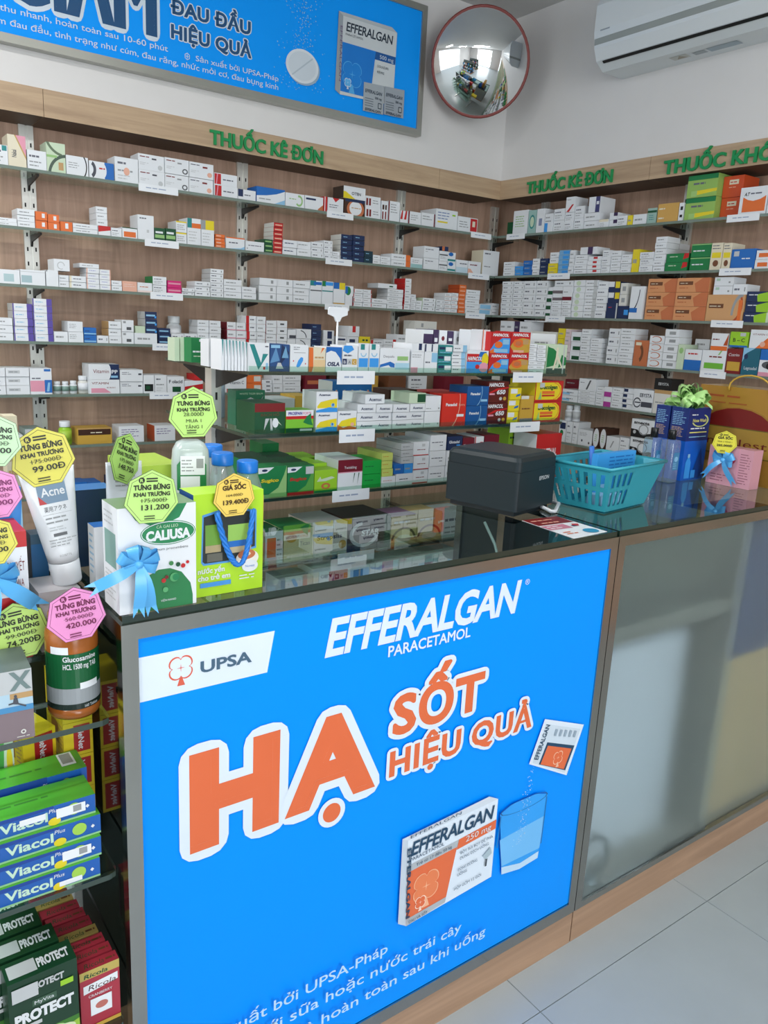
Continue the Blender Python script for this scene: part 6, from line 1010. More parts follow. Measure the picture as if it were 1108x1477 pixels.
# nose wash carton, clear bottles, pink carton with bow, gold gift bag ---------------------
def nose(y0, d, label):
    e = empty('nasal_rinse_carton', (1.945, y0, ZT), 0, label, 'carton', 'nasal rinse cartons'); q = MB(); w, h = .104, .202
    q.box(0, w, 0, d, .0005, h, M((18, 92, 190), .3)); f = Face(q, (0, 0, 0), (1, 0, 0), (0, 0, 1), w, h)
    f.draw([('R', 0, .55, 1, 1, (20, 44, 110)), ('A', .55, .83, .38, .09, .16, 200, 420, (190, 200, 120)), ('L', .15, .5, .89, .93, 1, 'white'), ('T', 'Nose Wash', .52, .81, .045, .62, (220, 214, 120), dict(bold=.02)), ('L', .15, .9, .7, .745, 1, 'white'), ('R', .12, .66, .9, .675, (220, 214, 120)), ('R', .12, .6, .9, .612, 'lblue'), ('P', [(.12, .03), (.36, .03), (.36, .25), (.28, .32), (.2, .32), (.12, .25)], 'sky'), ('R', .19, .32, .29, .37, 'lblue'), ('P', [(.5, .15), (.75, .45), (.95, .1), (.8, .02), (.5, .02)], (14, 60, 130)), ('R', .4, .03, .6, .14, 'sky')])
    g = Face(q, (0, d, 0), (0, -1, 0), (0, 0, 1), d, h); g.draw([('R', 0, .55, 1, 1, (20, 44, 110)), ('L', .1, .9, .76, .95, 8, 'lblue'), ('L', .1, .9, .6, .74, 7, (200, 170, 130))])
    q.obj('box', e); return e
n1 = nose(1.257, .054, 'front blue Nose Wash carton tied with pale green ribbon'); n2 = nose(1.316, .045, 'blue carton half hidden behind the ribboned Nose Wash one')
# green pompom bow on top of it
q = MB(); m = M((176, 222, 140), .25); rr = random.Random(3)
for i in range(34):
    az = rr.uniform(0, 2*PI); el = rr.uniform(.05, 1.5); L = rr.uniform(.042, .066); d = Vector((math.cos(az)*math.cos(el), math.sin(az)*math.cos(el), math.sin(el))); s_ = d.orthogonal().normalized(); up = d.cross(s_)
    pts = [d*(L*math.sin(t)**.8) + up*(.016*math.cos(t)) for t in [PI*k/8 for k in range(9)]]; ribbon(q, pts, .017, m, tuple(s_))
for ex, ey, ez in ((.06, -.04, -.004), (.075, -.02, .002), (-.05, -.02, -.006), (.05, .02, -.002)):
    pts = [Vector((ex*t, ey*t, ez*t + .018*math.sin(t*PI))) for t in (0, .25, .5, .75, 1)]; ribbon(q, pts, .010, m, (-ey, ex, .2))
q.obj('ribbon_bow', n1, (.032, .03, .206))
# clear bottles with black caps
m_cb = glass('clear_blue_plastic', (.62, .78, .90), 1.4, .03, .12)
for i, (px, py, t) in enumerate(((938, 690, 'clear bottle with black cap, farther from the pink carton'), (963, 694, 'clear bottle with black cap, nearer the pink carton'))):
    p = on_z(px, py, ZT); e = empty('spray_bottle', (p.x - .012, p.y - .004, ZT), 0, t, 'bottle', 'clear black-capped bottles'); q = MB(); loft(q, [(rr_prof(.021*k, .021*k, .009*k), z) for k, z in ((.95, .0005), (1, .004), (1, .108), (.9, .116), (.45, .118))], m_cb); q.obj('body', e); q = MB(); q.lathe([(.0105, .1185), (.0105, .142), (.0095, .144)], M('black', .3), 14); q.obj('cap', e)
    q = MB(); f = Face(q, (-.016, -.0213, .03), (1, 0, 0), (0, 0, 1), .032, .06); f.draw([('R', .1, .1, .9, .9, (70, 130, 170)), ('E', .5, .6, .25, .12, 'lblue'), ('L', .15, .85, .15, .45, 3, 'lblue')]); q.obj('label', e)
# pink carton standing with its face along the counter
pk = empty('pink_carton', (2.012, 1.222, ZT), -PI/2, 'pink wrapped carton with blue bow on the frosted counter', 'carton'); q = MB(); q.box(0, .128, 0, .045, .0005, .106, M((206, 150, 164), .35)); f = Face(q, (0, 0, 0), (1, 0, 0), (0, 0, 1), .128, .106)
f.draw([('L', .72, .96, .1, .9, 12, (150, 96, 112)), ('R', .28, 0, .29, 1, 'pink'), ('R', .68, 0, .695, 1, 'pink'), ('E', .5, .68, .12, .1, (190, 60, 90)), ('L', .44, .6, .64, .72, 1, 'white'), ('L', .1, .5, .08, .3, 3, (150, 96, 112))]); q.obj('box', pk)
bow(pk, (.05, -.002, .070), .85, BOWB, ((-.055, -.052, .018), (.040, -.060, .02)))
price_tag(0, 0, 0, .0325, (214, 206, 60), (40, 34, 6), [('GIÁ SỐC', 0, .3, .2, 1.15, .045, 0), ('MUA 2 TẶNG 1', 0, .02, .12, 1.1, .0, 0), ('285.000Đ', 0, -.32, .18, 1.2, .03, 0)], 'yellow GIÁ SỐC tag fixed to the pink carton', .0, -.95, loc=(1.99, 1.168, 1.1))
# gold gift bag
gb = empty('gold_gift_bag', (2.09, 1.325, ZT), -PI/2, 'gold gift bag with red and green bird nest cartouche', 'gift bag'); q = MB(); w, h = .30, .262; m_gold = M((176, 132, 56), .28, .35)
q.box(0, w, 0, .11, .0005, h, m_gold); f = Face(q, (0, 0, 0), (1, 0, 0), (0, 0, 1), w, h)
f.draw([('E', .42, .5, .40, .30, (150, 110, 40)), ('E', .42, .5, .385, .285, (110, 22, 16)), ('R', .03, .28, .82, .58, (92, 84, 30)), ('R', .04, .29, .81, .57, (150, 120, 46)), ('T', "n'sNest", .44, .38, .085, .6, (90, 16, 14)), ('L', .1, .6, .87, .93, 1, (150, 70, 30)), ('L', .12, .55, .81, .85, 1, (150, 80, 30)), ('P', [(0, 0), (.5, .1), (.3, .22), (0, .15)], (204, 160, 80))]); q.obj('bag', gb)
q = MB(); q.tube([(.09, -.003, h - .01)] + [(.15 + .06*math.cos(t), -.006, h + .035*math.sin(t)) for t in [PI - PI*i/10 for i in range(11)]] + [(.21, -.003, h - .01)], .0025, M('gold'), 6); q.obj('handle', gb)
# ------------------------------------------------------------------ open glass rack beside the poster counter
rk = empty('glass_side_rack', (.04, 1.14, 0), 0, 'open glass rack of remedies beside the poster counter', 'display rack'); o3 = (.04, 1.14, 0)
RA, RB, RC, RU = .836, .606, .362, .905
def plate(z, x0, x1, y0, y1): part('rack_glass', rk, o3, lambda q: q.prism([(x0, y0), (x1 - .012, y0), (x1 - .003, y0 + .004), (x1, y0 + .013), (x1, y1), (x0, y1)], 2, z - .008, z, m_edge_d, cap=m_glass))
plate(RA, -.25, .287, .976, 1.0655); plate(RU, -.25, .287, 1.068, 1.29); plate(RB, -.25, .287, .968, 1.29); plate(RC, -.25, .287, .955, 1.29)
part('back_panel', rk, o3, lambda q: q.box(-.25, .29, 1.292, 1.298, .05, .95, M((36, 46, 42), .15)))
part('base', rk, o3, lambda q: q.box(-.25, .29, .965, 1.3, 0, .05, m_plinth))
for x in (-.25, .04): part('post', rk, o3, lambda q: q.box(x - .006, x + .006, 1.28, 1.292, .05, .95, m_inox_d))
for z in (RA, RU):
    for x in (-.2, .05): part('bracket', rk, o3, lambda q: q.box(x - .003, x + .003, .985 if z == RA else 1.08, 1.28, z - .018, z - .0085, m_inox_d))
# glucosamine jar
gx = on_y(108, 1030, 1.025).x; gj = empty('supplement_jar', (gx, 1.025, RA), 0, 'amber glucosamine jar with green label on the glass rack', 'jar'); R_ = .0335
q = MB(); q.lathe([(R_*.9, .0005), (R_, .005), (R_, .016)], M((150, 84, 30), .2), 28); q.lathe([(R_*.99, .016), (R_*.99, .116), (R_*.93, .122), (R_*.8, .125)], M((168, 96, 40), .2), 28); q.obj('body', gj)
q = MB(); n = 28; b = 0
def band(z0, z1, col, k=1.006):
    a = [(-PI*1.02 + PI*1.04*i/20) for i in range(21)]
    for i in range(20):
        q.poly([(R_*k*math.cos(t), R_*k*math.sin(t), z) for t, z in ((a[i], z0), (a[i+1], z0), (a[i+1], z1), (a[i], z1))], M(col, .25), True)
band(.016, .094, (20, 92, 52)); band(.016, .024, (24, 40, 34), 1.010); band(.024, .046, (150, 156, 160), 1.010)
def wrap_text(t, ang, z, cap, width, col):
    vs, fs, x0, x1 = tmesh(t, .02); sx = width/(x1 - x0); base = len(q.v)
    for x, y, zq in vs: a = -PI/2 + ang + ((x - x0)*sx)/R_; q.v.append(((R_*1.016 + zq)*math.cos(a), (R_*1.016 + zq)*math.sin(a), z + y*cap/CAP))
    for f_ in fs: q.face([base + i for i in f_], M(col))
wrap_text('Glucosamine', -.6, .084, .0072, .044, 'white'); wrap_text('HCL 1500 mg TAB', -.6, .0735, .0072, .044, 'white'); wrap_text('160 Tablets', .15, .0175, .004, .02, 'lgrey')
for a0_, z0, z1, wd, c_ in ((.0, .044, .053, .026, 'paper'), (-1.1, .094, .104, .024, 'paper')):
    for i in range(6): q.poly([(R_*1.014*math.cos(t), R_*1.014*math.sin(t), z) for t, z in ((-PI/2 + a0_ + wd/R_*i/6, z0), (-PI/2 + a0_ + wd/R_*(i+1)/6, z0), (-PI/2 + a0_ + wd/R_*(i+1)/6, z1), (-PI/2 + a0_ + wd/R_*i/6, z1))], M(c_))
q.obj('label', gj)
q = MB(); q.lathe([(R_*.82, .124), (R_*.84, .126), (R_*.84, .142), (R_*.8, .145)], M((190, 120, 60), .3), 24); q.obj('cap', gj)
# grey carton with a runner
gx0 = on_y(-14, 1075, .974).x; w, h = .052, .094; gc = empty('runner_carton', (gx0, .98, RA), math.radians(-3), 'grey carton with running figure at the picture edge', 'carton'); q = MB(); q.box(0, w, 0, .075, .0005, h, M((128, 112, 118), .35), right=M((104, 100, 102), .35), top=M((92, 104, 104), .35)); f = Face(q, (0, 0, 0), (1, 0, 0), (0, 0, 1), w, h)
f.draw([('R', 0, .42, 1, 1, 'lgrey'), ('R', 0, .42, 1, .68, (176, 204, 220)), ('R', .5, .6, 1, .68, 'tan'), ('R', 0, .42, 1, .5, (70, 140, 190)), ('P', [(.5, .98), (.62, .98), (.98, .72), (.86, .72)], (110, 130, 130)), ('P', [(.86, .98), (.98, .98), (.62, .72), (.5, .72)], (110, 130, 130)), ('E', .62, .64, .035, .022, 'ink'), ('P', [(.58, .62), (.66, .62), (.68, .54), (.85, .49), (.83, .47), (.66, .52), (.56, .535), (.46, .53), (.46, .55), (.56, .56)], 'ink'), ('A', .75, .12, .06, .034, .5, 0, 360, 'offwhite'), ('L', .6, .95, .04, .07, 1, 'offwhite')])
q.obj('box', gc)
# squeeze tube on a white box
def wbox(name, x0, yt, x1, yb, y, d, z0, body, ops, label, cat='carton', rz=0, **k):
    a, b, zb, zt = pbox(x0, yt, x1, yb, y); e = MB(); h = zt - z0; e.box(0, b - a, 0, d, .0005, h, M(body, .35), **{kk: M(v, .35) for kk, v in k.items()}); f = Face(e, (0, 0, 0), (1, 0, 0), (0, 0, 1), b - a, h); f.draw(ops or []); o = e.obj(name, None, (a, y, z0), (0, 0, rz)); prop(o, label, cat); return o, zt
ob_, ztw = wbox('serum_carton', 58, 851, 118, 900, 1.0755, .07, RU, (206, 202, 204), [('L', .35, .95, .25, .6, 3, 'ink'), ('L', .1, .6, .75, .9, 1, 'lgrey')], 'pale carton under the white tube, clear plastic front')
ta, tbb = on_y(74, 843, 1.105), on_y(117, 836, 1.105); tu = empty('face_wash_tube', ((ta.x + tbb.x)/2 + .002, 1.105, ztw), 0, 'white Acne face wash tube standing cap down', 'tube'); tu.rotation_euler = (0, -.13, 0)
q = MB(); q.lathe([(.0185, .0012), (.0195, .004), (.0205, .032), (.0195, .034)], M('white', .3), 24); q.obj('cap', tu)
q = MB(); secs = []
for t in [i/10 for i in range(11)]: secs.append((rr_prof(lerp(.0205, .036, t), lerp(.0205, .002, t**1.3), lerp(.0204, .0019, t**1.3), 5), .035 + .128*t))
loft(q, secs, M('white', .3)); q.obj('body', tu)
q = MB(); f = Face(q, (-.022, -.0213, .038), (1, 0, 0), (0, .135, .99), .044, .12); f.draw([('R', .08, .68, .92, .96, (110, 140, 166)), ('P', [(.08, .68), (.3, .68), (.08, .78)], 'red'), ('R', .08, .9, .92, .96, (150, 180, 200)), ('T', 'Acne', .52, .765, .1, .7, 'white', dict(bold=.02)), ('T', '薬用アクネ', .5, .59, .05, .66, 'dgrey'), ('R', .1, .555, .95, .558, 'grey'), ('L', .15, .9, .44, .54, 2, 'grey'), ('L', .2, .7, .36, .42, 2, 'lgrey'), ('R', .28, .3, .68, .335, 'dgrey'), ('L', .12, .95, .18, .28, 3, 'grey'), ('T', 'ROSETTE', .5, .06, .025, .35, 'grey')]); q.obj('print', tu)
# red and white carton, blue carton
rb, zr = wbox('ginkgo_carton', -22, 768, 45, 900, 1.07, .075, RU, 'paper', [('R', 0, 0, 1, .5, 'red'), ('R', 0, .29, 1, .325, 'lgrey'), ('R', 0, .965, 1, 1, 'red'), ('P', [(.62, 1), (1, 1), (1, .88), (.75, .88)], 'red'), ('T', 'HOẠT HUYẾT', .62, .70, .075, .62, 'dred', dict(bold=.0)), ('T', 'NHẤT NAWA', .6, .58, .06, .6, 'dred'), ('P', [(.6, .42), (.72, .47), (.86, .46), (.9, .42), (.82, .38), (.76, .35), (.68, .38)], 'peach'), ('T', '銀杏', .72, .335, .05, .34, 'white', dict(bold=.03)), ('T', 'BẠCH LÃNG', .7, .2, .03, .4, 'peach')], 'red and white ginkgo carton with blue bow, cut by picture edge', top='red')
bow(rb, (.012, -.004, .118), .8, BOWB, ((.060, -.05, .026), (-.01, -.075, .024)))
wbox('blue_carton', -18, 704, 33, 757, 1.15, .05, RU, (40, 128, 206), [('P', [(.5, 0), (.7, .2), (1, .9), (1, .5), (.8, .1)], 'lblue'), ('T', 'H', .75, .1, .12, .1, 'white')], 'bright blue carton behind the red and white one')
wbox('mask_carton', 48, 770, 72, 850, 1.16, .03, RU, (60, 90, 110), [('E', .4, .35, .35, .12, 'black'), ('R', 0, .5, 1, .9, (40, 100, 150))], 'dark blue carton with hair picture behind the tube')
wbox('pale_carton', 12, 600, 30, 700, 1.22, .03, RU, (206, 198, 170), [('L', .1, .9, .1, .9, 12, 'tan')], 'tall cream carton standing behind the price tags')
# yellow candy boxes
VN = [('R', .28, .12, .72, .9, (170, 34, 30)), ('T', 'VieNet', .47, .5, .10, .62, 'white', dict(bold=.02, rot=-PI/2))]
def yellow_stack(px, y, z0, n, w, h, d, rz, phr):
    x = on_y(px, 1095, y).x
    for k in range(n):
        q = MB(); q.box(0, w, 0, d, .0003, h - .0004, M((228, 202, 40), .35)); f = Face(q, (0, 0, 0), (1, 0, 0), (0, 0, 1), w, h)
        f.poly_m([(w*.34, h*.1), (w*.9, h*.1), (w*.9, h*.9), (w*.34, h*.9)], (170, 34, 30)); f.text_m('VieNet', w*.5, h*.5, w*.2, h*.66, 'white', bold=.02, rot=-PI/2)
        g = Face(q, (0, d, 0), (0, -1, 0), (0, 0, 1), d, h); g.draw([('R', .3, .2, .7, .8, (150, 100, 40)), ('L', .75, .95, .1, .9, 6, 'tan')])
        o = q.obj('candy_box', None, (x, y, z0 + k*h), (0, 0, rz)); prop(o, 'yellow VieNet candy box, %s of the %s' % (rowname(n - 1 - k, n), phr), 'box', 'yellow candy boxes')
yellow_stack(93, 1.112, RB, 4, .042, .055, .1, 0, 'straight pile behind the blue boxes'); yellow_stack(34, 1.12, RB, 3, .050, .052, .08, .28, 'slanted pile behind the blue boxes')
wbox('jel_carton', 34, 1070, 66, 1112, 1.235, .03, RB, 'offwhite', [('T', 'lol', .72, .62, .4, .2, 'ink', dict(rot=-PI/2))], 'white carton with black sideways letters behind candy boxes')
wbox('green_carton', -20, 1072, 24, 1150, 1.115, .012, RB, (70, 160, 70), [('P', [(.5, 0), (1, .2), (1, 1), (.7, 1)], (200, 220, 200)), ('E', .85, .8, .1, .15, 'yellow')], 'green and white carton beside candy boxes')
# Viacol Plus boxes
vx0, vw, vh, vd = .132, .134, .029, .055; VB = (28, 92, 176); rr = random.Random(8)
for k in range(6):
    q = MB(); q.box(0, vw, 0, vd, .0003, vh - .0004, M(VB, .3), top=M((84, 176, 56), .3), left=M((84, 176, 56))); f = Face(q, (0, 0, 0), (1, 0, 0), (0, 0, 1), vw, vh)
    f.draw([('R', 0, 0, 1, .1, (150, 200, 150)), ('P', [(0, .78), (.6, .86), (.6, 1), (0, 1)], (20, 66, 150)), ('T', 'Viacol', .32, .3, .46, .44, (196, 228, 206), dict(bold=.03)), ('T', 'Plus', .6, .66, .2, .1, 'white', dict(shear=.2)), ('E', .79, .55, .07, .3, (160, 206, 80)), ('E', .6, .2, .06, .2, 'yellow'), ('P', [(.9, .5), (.92, .6), (.94, .5), (.92, .4)], 'white')] + ([('R', .62, .3, .9, .78, 'paper'), ('R', .78, .4, .86, .72, 'grey')] if k in (1, 3) else []) + ([('R', .28, .45, .52, .75, 'paper')] if k == 3 else []) + ([('R', .6, .15, .82, .4, 'paper')] if k == 0 else []))
    g = Face(q, (0, 0, vh - .0004), (1, 0, 0), (0, 1, 0), vw, vd); g.draw([('L', .1, .7, .4, .6, 1, (60, 130, 50)), ('R', .78, .3, .93, .95, 'paper'), ('R', .8, .4, .91, .9, 'grey')] if k == 5 else [('L', .1, .7, .4, .6, 1, (60, 130, 50))])
    if k < 4: loc = (vx0 + rr.uniform(-.004, .004), .974 + .006*k + rr.uniform(-.001, .001), RB + k*vh)
    else: loc = (vx0 + .006, 1.053, RB + (k - 4)*.062)
    o = q.obj('lozenge_box', None, loc, (0, 0, (0 if k > 3 else rr.uniform(-.01, .01)))); prop(o, 'blue and green Viacol Plus box, %s' % ('bottom of the front pile', 'second from bottom of the front pile', 'third from bottom of the front pile', 'topmost of the front pile', 'low one of the pile behind', 'behind with only its green lid showing')[k], 'box', 'Viacol boxes on the rack')
    if k >= 4: o.scale = (1, 1, .0618/vh)
# Protect and Ricola packs
PG = (18, 56, 34)
for k in range(4):
    w, h, d = .088, .141, .04; q = MB(); q.box(0, w, 0, d, .0005, h, M(PG, .3), top=M((24, 66, 40), .3)); f = Face(q, (0, 0, 0), (1, 0, 0), (0, 0, 1), w, h)
    f.draw([('R', 0, 0, 1, .35, (60, 120, 40)), ('P', [(.0, .12), (1, .3), (1, .2), (0, .02)], (150, 190, 60)), ('E', .55, .28, .25, .07, (190, 210, 150)), ('E', .72, .25, .22, .06, (210, 224, 180)), ('R', .33, .66, .68, .73, (60, 90, 70)), ('T', 'MyVita', .5, .675, .04, .28, 'white'), ('T', 'PROTECT', .5, .52, .11, .86, 'white', dict(bold=.06)), ('R', .08, .45, .45, .49, 'lgrey'), ('T', 'PROTECT', .55, .85, .07, .5, 'lgrey', dict(bold=.05)), ('R', .05, .78, .42, .93, 'lgrey'), ('R', .74, .76, .93, .82, 'lime')])
    g = Face(q, (0, 0, h), (1, 0, 0), (0, 1, 0), w, d); g.draw([('R', .05, .2, .45, .8, 'lgrey'), ('T', 'PROTECT', .7, .3, .4, .46, 'white', dict(bold=.05))])
    o = q.obj('lozenge_pack', None, (.136 - .012*k, .957 + .045*k, RC + (0 if k == 0 else 0)), (0, 0, .02)); prop(o, 'dark green PROTECT pack, %s in its file' % ('foremost', 'second', 'third', 'rearmost')[k], 'box', 'PROTECT packs on the rack')
for k in range(9):
    w, h, d = .055, .099, .019; c_ = (170, 50, 66) if k % 4 != 3 else (186, 160, 90); q = MB(); q.box(0, w, 0, d, .0005, h, M(c_, .35)); f = Face(q, (0, 0, 0), (1, 0, 0), (0, 0, 1), w, h)
    f.draw([('R', 0, .86, 1, 1, (190, 170, 90) if k < 1 else c_), ('T', 'Ricola', .4, .88, .07, .6, 'dgreen', dict(bold=.02, shear=.2)), ('P', [(.08, .62), (.95, .68), (.95, .8), (.08, .76)], 'paper'), ('T', 'Ricola', .55, .66, .09, .7, (70, 40, 40), dict(shear=.2)), ('T', 'CRANBERRY', .5, .54, .045, .6, 'white'), ('R', .24, .22, .78, .5, 'paper'), ('E', .52, .36, .16, .06, (190, 110, 100)), ('R', 0, 0, 1, .06, 'gold')])
    g = Face(q, (0, 0, h), (1, 0, 0), (0, 1, 0), w, d); g.draw([('T', 'Ricola', .4, .25, .5, .5, 'dgreen', dict(shear=.2)), ('L', .7, .95, .2, .8, 1, 'brown')])
    o = q.obj('candy_pack', None, (.2295 - .003*k, .972 + .0225*k, RC), (0, 0, 0)); prop(o, '%s Ricola candy pack, %s in its file' % ('red' if k % 4 != 3 else 'tan', ('foremost', 'second', 'third', 'fourth', 'fifth', 'sixth', 'seventh', 'eighth', 'ninth')[k]), 'box', 'Ricola packs on the rack')
# ------------------------------------------------------------------ back wall sign, mirror, air conditioner
SX0, SX1, SZ0, SZ1 = .36, 2.285, 2.174, 2.683
sg = empty('wall_sign', (1.3, YW, 2.17), 0, 'blue framed headache tablet sign high on the back wall', 'sign'); o4 = (1.3, YW, 2.17)
m_alu = M((176, 176, 168), .3, .8)
for x0, x1, z0, z1 in ((SX0, SX1, SZ0, SZ0 + .026), (SX0, SX1, SZ1 - .026, SZ1), (SX0, SX0 + .026, SZ0 + .026, SZ1 - .026), (SX1 - .026, SX1, SZ0 + .026, SZ1 - .026)): part('frame_bar', sg, o4, lambda q: q.box(x0, x1, YW - .038, YW - .0005, z0, z1, m_alu))
SB = (6, 152, 250)
sp = part('sign_panel', sg, o4, lambda q: q.box(SX0 + .026, SX1 - .026, YW - .030, YW - .002, SZ0 + .026, SZ1 - .026, M(SB, .4, 0, .2, .01)))
s2 = Sheet(YW - .0305, o4); SWt = (206, 218, 228); SN = (24, 76, 120)
def k_head(f):
    outlined(f, 'GIẢM', 1.108, 2.314, .22, .50, .05, .05, SN, SWt, align='r', space=1.02); outlined(f, 'ĐAU ĐẦU', 1.157, 2.389, .043, .308, .04, .06, SN, SWt, align='l', space=1.04); outlined(f, 'HIỆU QUẢ', 1.157, 2.311, .043, .312, .04, .06, SN, SWt, align='l', space=1.04)
def k_lines(f):
    f.text_m('Hấp thu nhanh, hoàn toàn sau 10-60 phút', 1.145, 2.262, .0195, .615, SWt, bold=.005, align='r'); f.text_m('Giảm đau đầu, tình trạng như cúm, đau răng, nhức mỏi cơ, đau bụng kinh', 1.583, 2.224, .0195, 1.04, SWt, bold=.005, align='r'); f.text_m('Sản xuất bởi UPSA-Pháp', 1.248, 2.2545, .0185, .335, SWt, bold=.005, align='l')
    f.poly_m([(1.216 + .011*math.cos(2*PI*i/6 + .52), 2.262 + .012*math.sin(2*PI*i/6 + .52)) for i in range(6)], SWt); f.poly_m([(1.216 + .0085*math.cos(2*PI*i/6 + .52), 2.262 + .0095*math.sin(2*PI*i/6 + .52)) for i in range(6)], SB)
    f.poly_m([(1.21, 2.261), (1.222, 2.261), (1.222, 2.263), (1.21, 2.263)], SWt); f.poly_m([(1.215, 2.256), (1.217, 2.256), (1.217, 2.268), (1.215, 2.268)], SWt)
def k_bubbles(f):
    rr = random.Random(5)
    for i in range(330):
        z = 2.24 + rr.random()*.40; s = .0012 + rr.random()*.0022; x = 1.685 + rr.gauss(0, .032 if z > 2.4 else .055)
        f.mb.poly([f.at(x - s, z), f.at(x, z - s), f.at(x + s, z), f.at(x, z + s)], M((120, 186, 232)))
    f.k += 1
def k_tablet(f):
    for dx, dz, r, c in ((.006, -.006, .0735, (150, 176, 196)), (0, 0, .073, (214, 222, 228)), (0, 0, .062, (202, 212, 220))): f.poly_m([(1.686 + dx + r*math.cos(2*PI*i/36), 2.328 + dz + r*.82*math.sin(2*PI*i/36)) for i in range(36)], c)
    f.poly_m([(1.64, 2.292), (1.644, 2.289), (1.734, 2.362), (1.73, 2.366)], (176, 190, 200))
def k_box(f):
    W3, D3 = (200, 206, 208), (34, 50, 66)
    f.poly_m([(1.8452, 2.560), (1.866, 2.548), (1.862, 2.262), (1.838, 2.275)], (150, 158, 164)); f.poly_m([(1.866, 2.548), (2.133, 2.547), (2.128, 2.27), (1.862, 2.262)], W3); f.poly_m([(1.8452, 2.56), (2.105, 2.562), (2.133, 2.547), (1.866, 2.548)], (176, 184, 188))
    f.poly_m([(1.866, 2.455), (2.03, 2.455), (2.01, 2.275), (1.863, 2.275)], (16, 120, 206)); f.poly_m([(2.03, 2.455), (2.131, 2.455), (2.13, 2.425), (2.025, 2.425)], (20, 84, 150))
    f.text_m('EFFERALGAN', 1.882, 2.498, .034, .228, D3, bold=.02, align='l', shear=.1, space=.95); f.text_m('PARACÉTAMOL', 1.88, 2.482, .008, .085, D3, align='l'); f.text_m('500 mg', 2.085, 2.432, .015, .07, SWt); f.text_m('DOULEURS', 2.04, 2.398, .010, .056, D3, align='l'); f.text_m('FIÈVRE', 2.04, 2.376, .010, .036, D3, align='l')
    f.text_m('EFFERALGAN', 1.8545, 2.41, .011, .2, (110, 90, 130), rot=-PI/2)
    clover(f, 1.917, 2.345, .052, (80, 170, 230), (20, 128, 212), .05); clover(f, 1.897, 2.312, .018, SWt, (90, 176, 232), .14)
    for x0, z0 in ((1.975, 2.222), (2.08, 2.226)):
        f.poly_m([(x0, z0), (x0 + .103, z0 + .002), (x0 + .103, z0 + .112), (x0, z0 + .108)], (160, 168, 174) if x0 < 2 else (152, 160, 168)); f.text_m('EFFERALGAN', x0 + .05, z0 + .072, .013, .085, D3, bold=.03, shear=.1); f.text_m('500 mg', x0 + .075, z0 + .054, .009, .034, D3, bold=.03); f.text_m('EFFERALGAN', x0 + .05, z0 + .004, .010, .08, D3, bold=.03, shear=.1)
        for i in range(4): f.poly_m([(x0 + .008, z0 + .022 + .009*i), (x0 + .05, z0 + .022 + .009*i), (x0 + .05, z0 + .025 + .009*i), (x0 + .008, z0 + .025 + .009*i)], (104, 114, 122))
        f.poly_m([(x0 + .074, z0 + .02), (x0 + .092, z0 + .02), (x0 + .092, z0 + .042), (x0 + .074, z0 + .042)], D3); f.poly_m([(x0 + .077, z0 + .023), (x0 + .089, z0 + .023), (x0 + .089, z0 + .039), (x0 + .077, z0 + .039)], (160, 168, 174))
for nm, fn in (('headline_lettering', k_head), ('caption_lettering', k_lines), ('bubble_picture', k_bubbles), ('tablet_picture', k_tablet), ('medicine_box_picture', k_box)): o_p = s2.add(nm, sp, fn); nm == 'bubble_picture' and prop(o_p, None, None, None, 'stuff')
# convex mirror in the corner
MC = on_y(693.5, 91, 2.80); MR = .205
mr = empty('convex_mirror', MC, 0, 'round convex security mirror with red rim near the ceiling corner', 'mirror')
nrm = Vector((-math.sin(math.radians(31))*math.cos(math.radians(16)), -math.cos(math.radians(31))*math.cos(math.radians(16)), -math.sin(math.radians(16)))).normalized()
mr.rotation_mode = 'QUATERNION'; mr.rotation_quaternion = nrm.to_track_quat('Z', 'Y')
m_mir = M((238, 240, 240), .02, 1.0, .5, 0)
q = MB(); RS = MR/math.sin(math.radians(33)); n = 48; rings = 14; zb_ = RS*math.cos(math.radians(33)); rg = []
for k in range(rings + 1):
    a = math.radians(33)*k/rings
    rg.append([len(q.v) + i for i in range(n if k else 1)]); q.v += [(RS*math.sin(a)*math.cos(2*PI*i/n), RS*math.sin(a)*math.sin(2*PI*i/n), RS*math.cos(a) - zb_) for i in range(n if k else 1)]
for i in range(n): q.face((rg[0][0], rg[1][i], rg[1][(i+1) % n]), m_mir, True)
for k in range(1, rings):
    for i in range(n): q.face((rg[k][i], rg[k+1][i], rg[k+1][(i+1) % n], rg[k][(i+1) % n]), m_mir, True)
q.obj('mirror_dome', mr)
m_rim = M((122, 48, 42), .45)
q = MB(); q.tube([((MR + .001)*math.cos(2*PI*i/48), (MR + .001)*math.sin(2*PI*i/48), 0) for i in range(48)], .006, m_rim, 8, True); q.obj('rim', mr)
q = MB(); q.lathe([(MR*.98, -.012), (MR*.98, -.006)], m_rim, 40); q.obj('back_plate', mr)
q = MB(); inv = mr.rotation_quaternion.inverted(); tgt = inv @ (Vector((XW - .01, YW - .03, 2.62)) - MC); q.tube([(0, 0, -.01), tuple(tgt*.5 + Vector((0, 0, -.02))), tuple(tgt)], .008, M((60, 60, 60), .4, .5), 8); q.obj('wall_arm', mr)
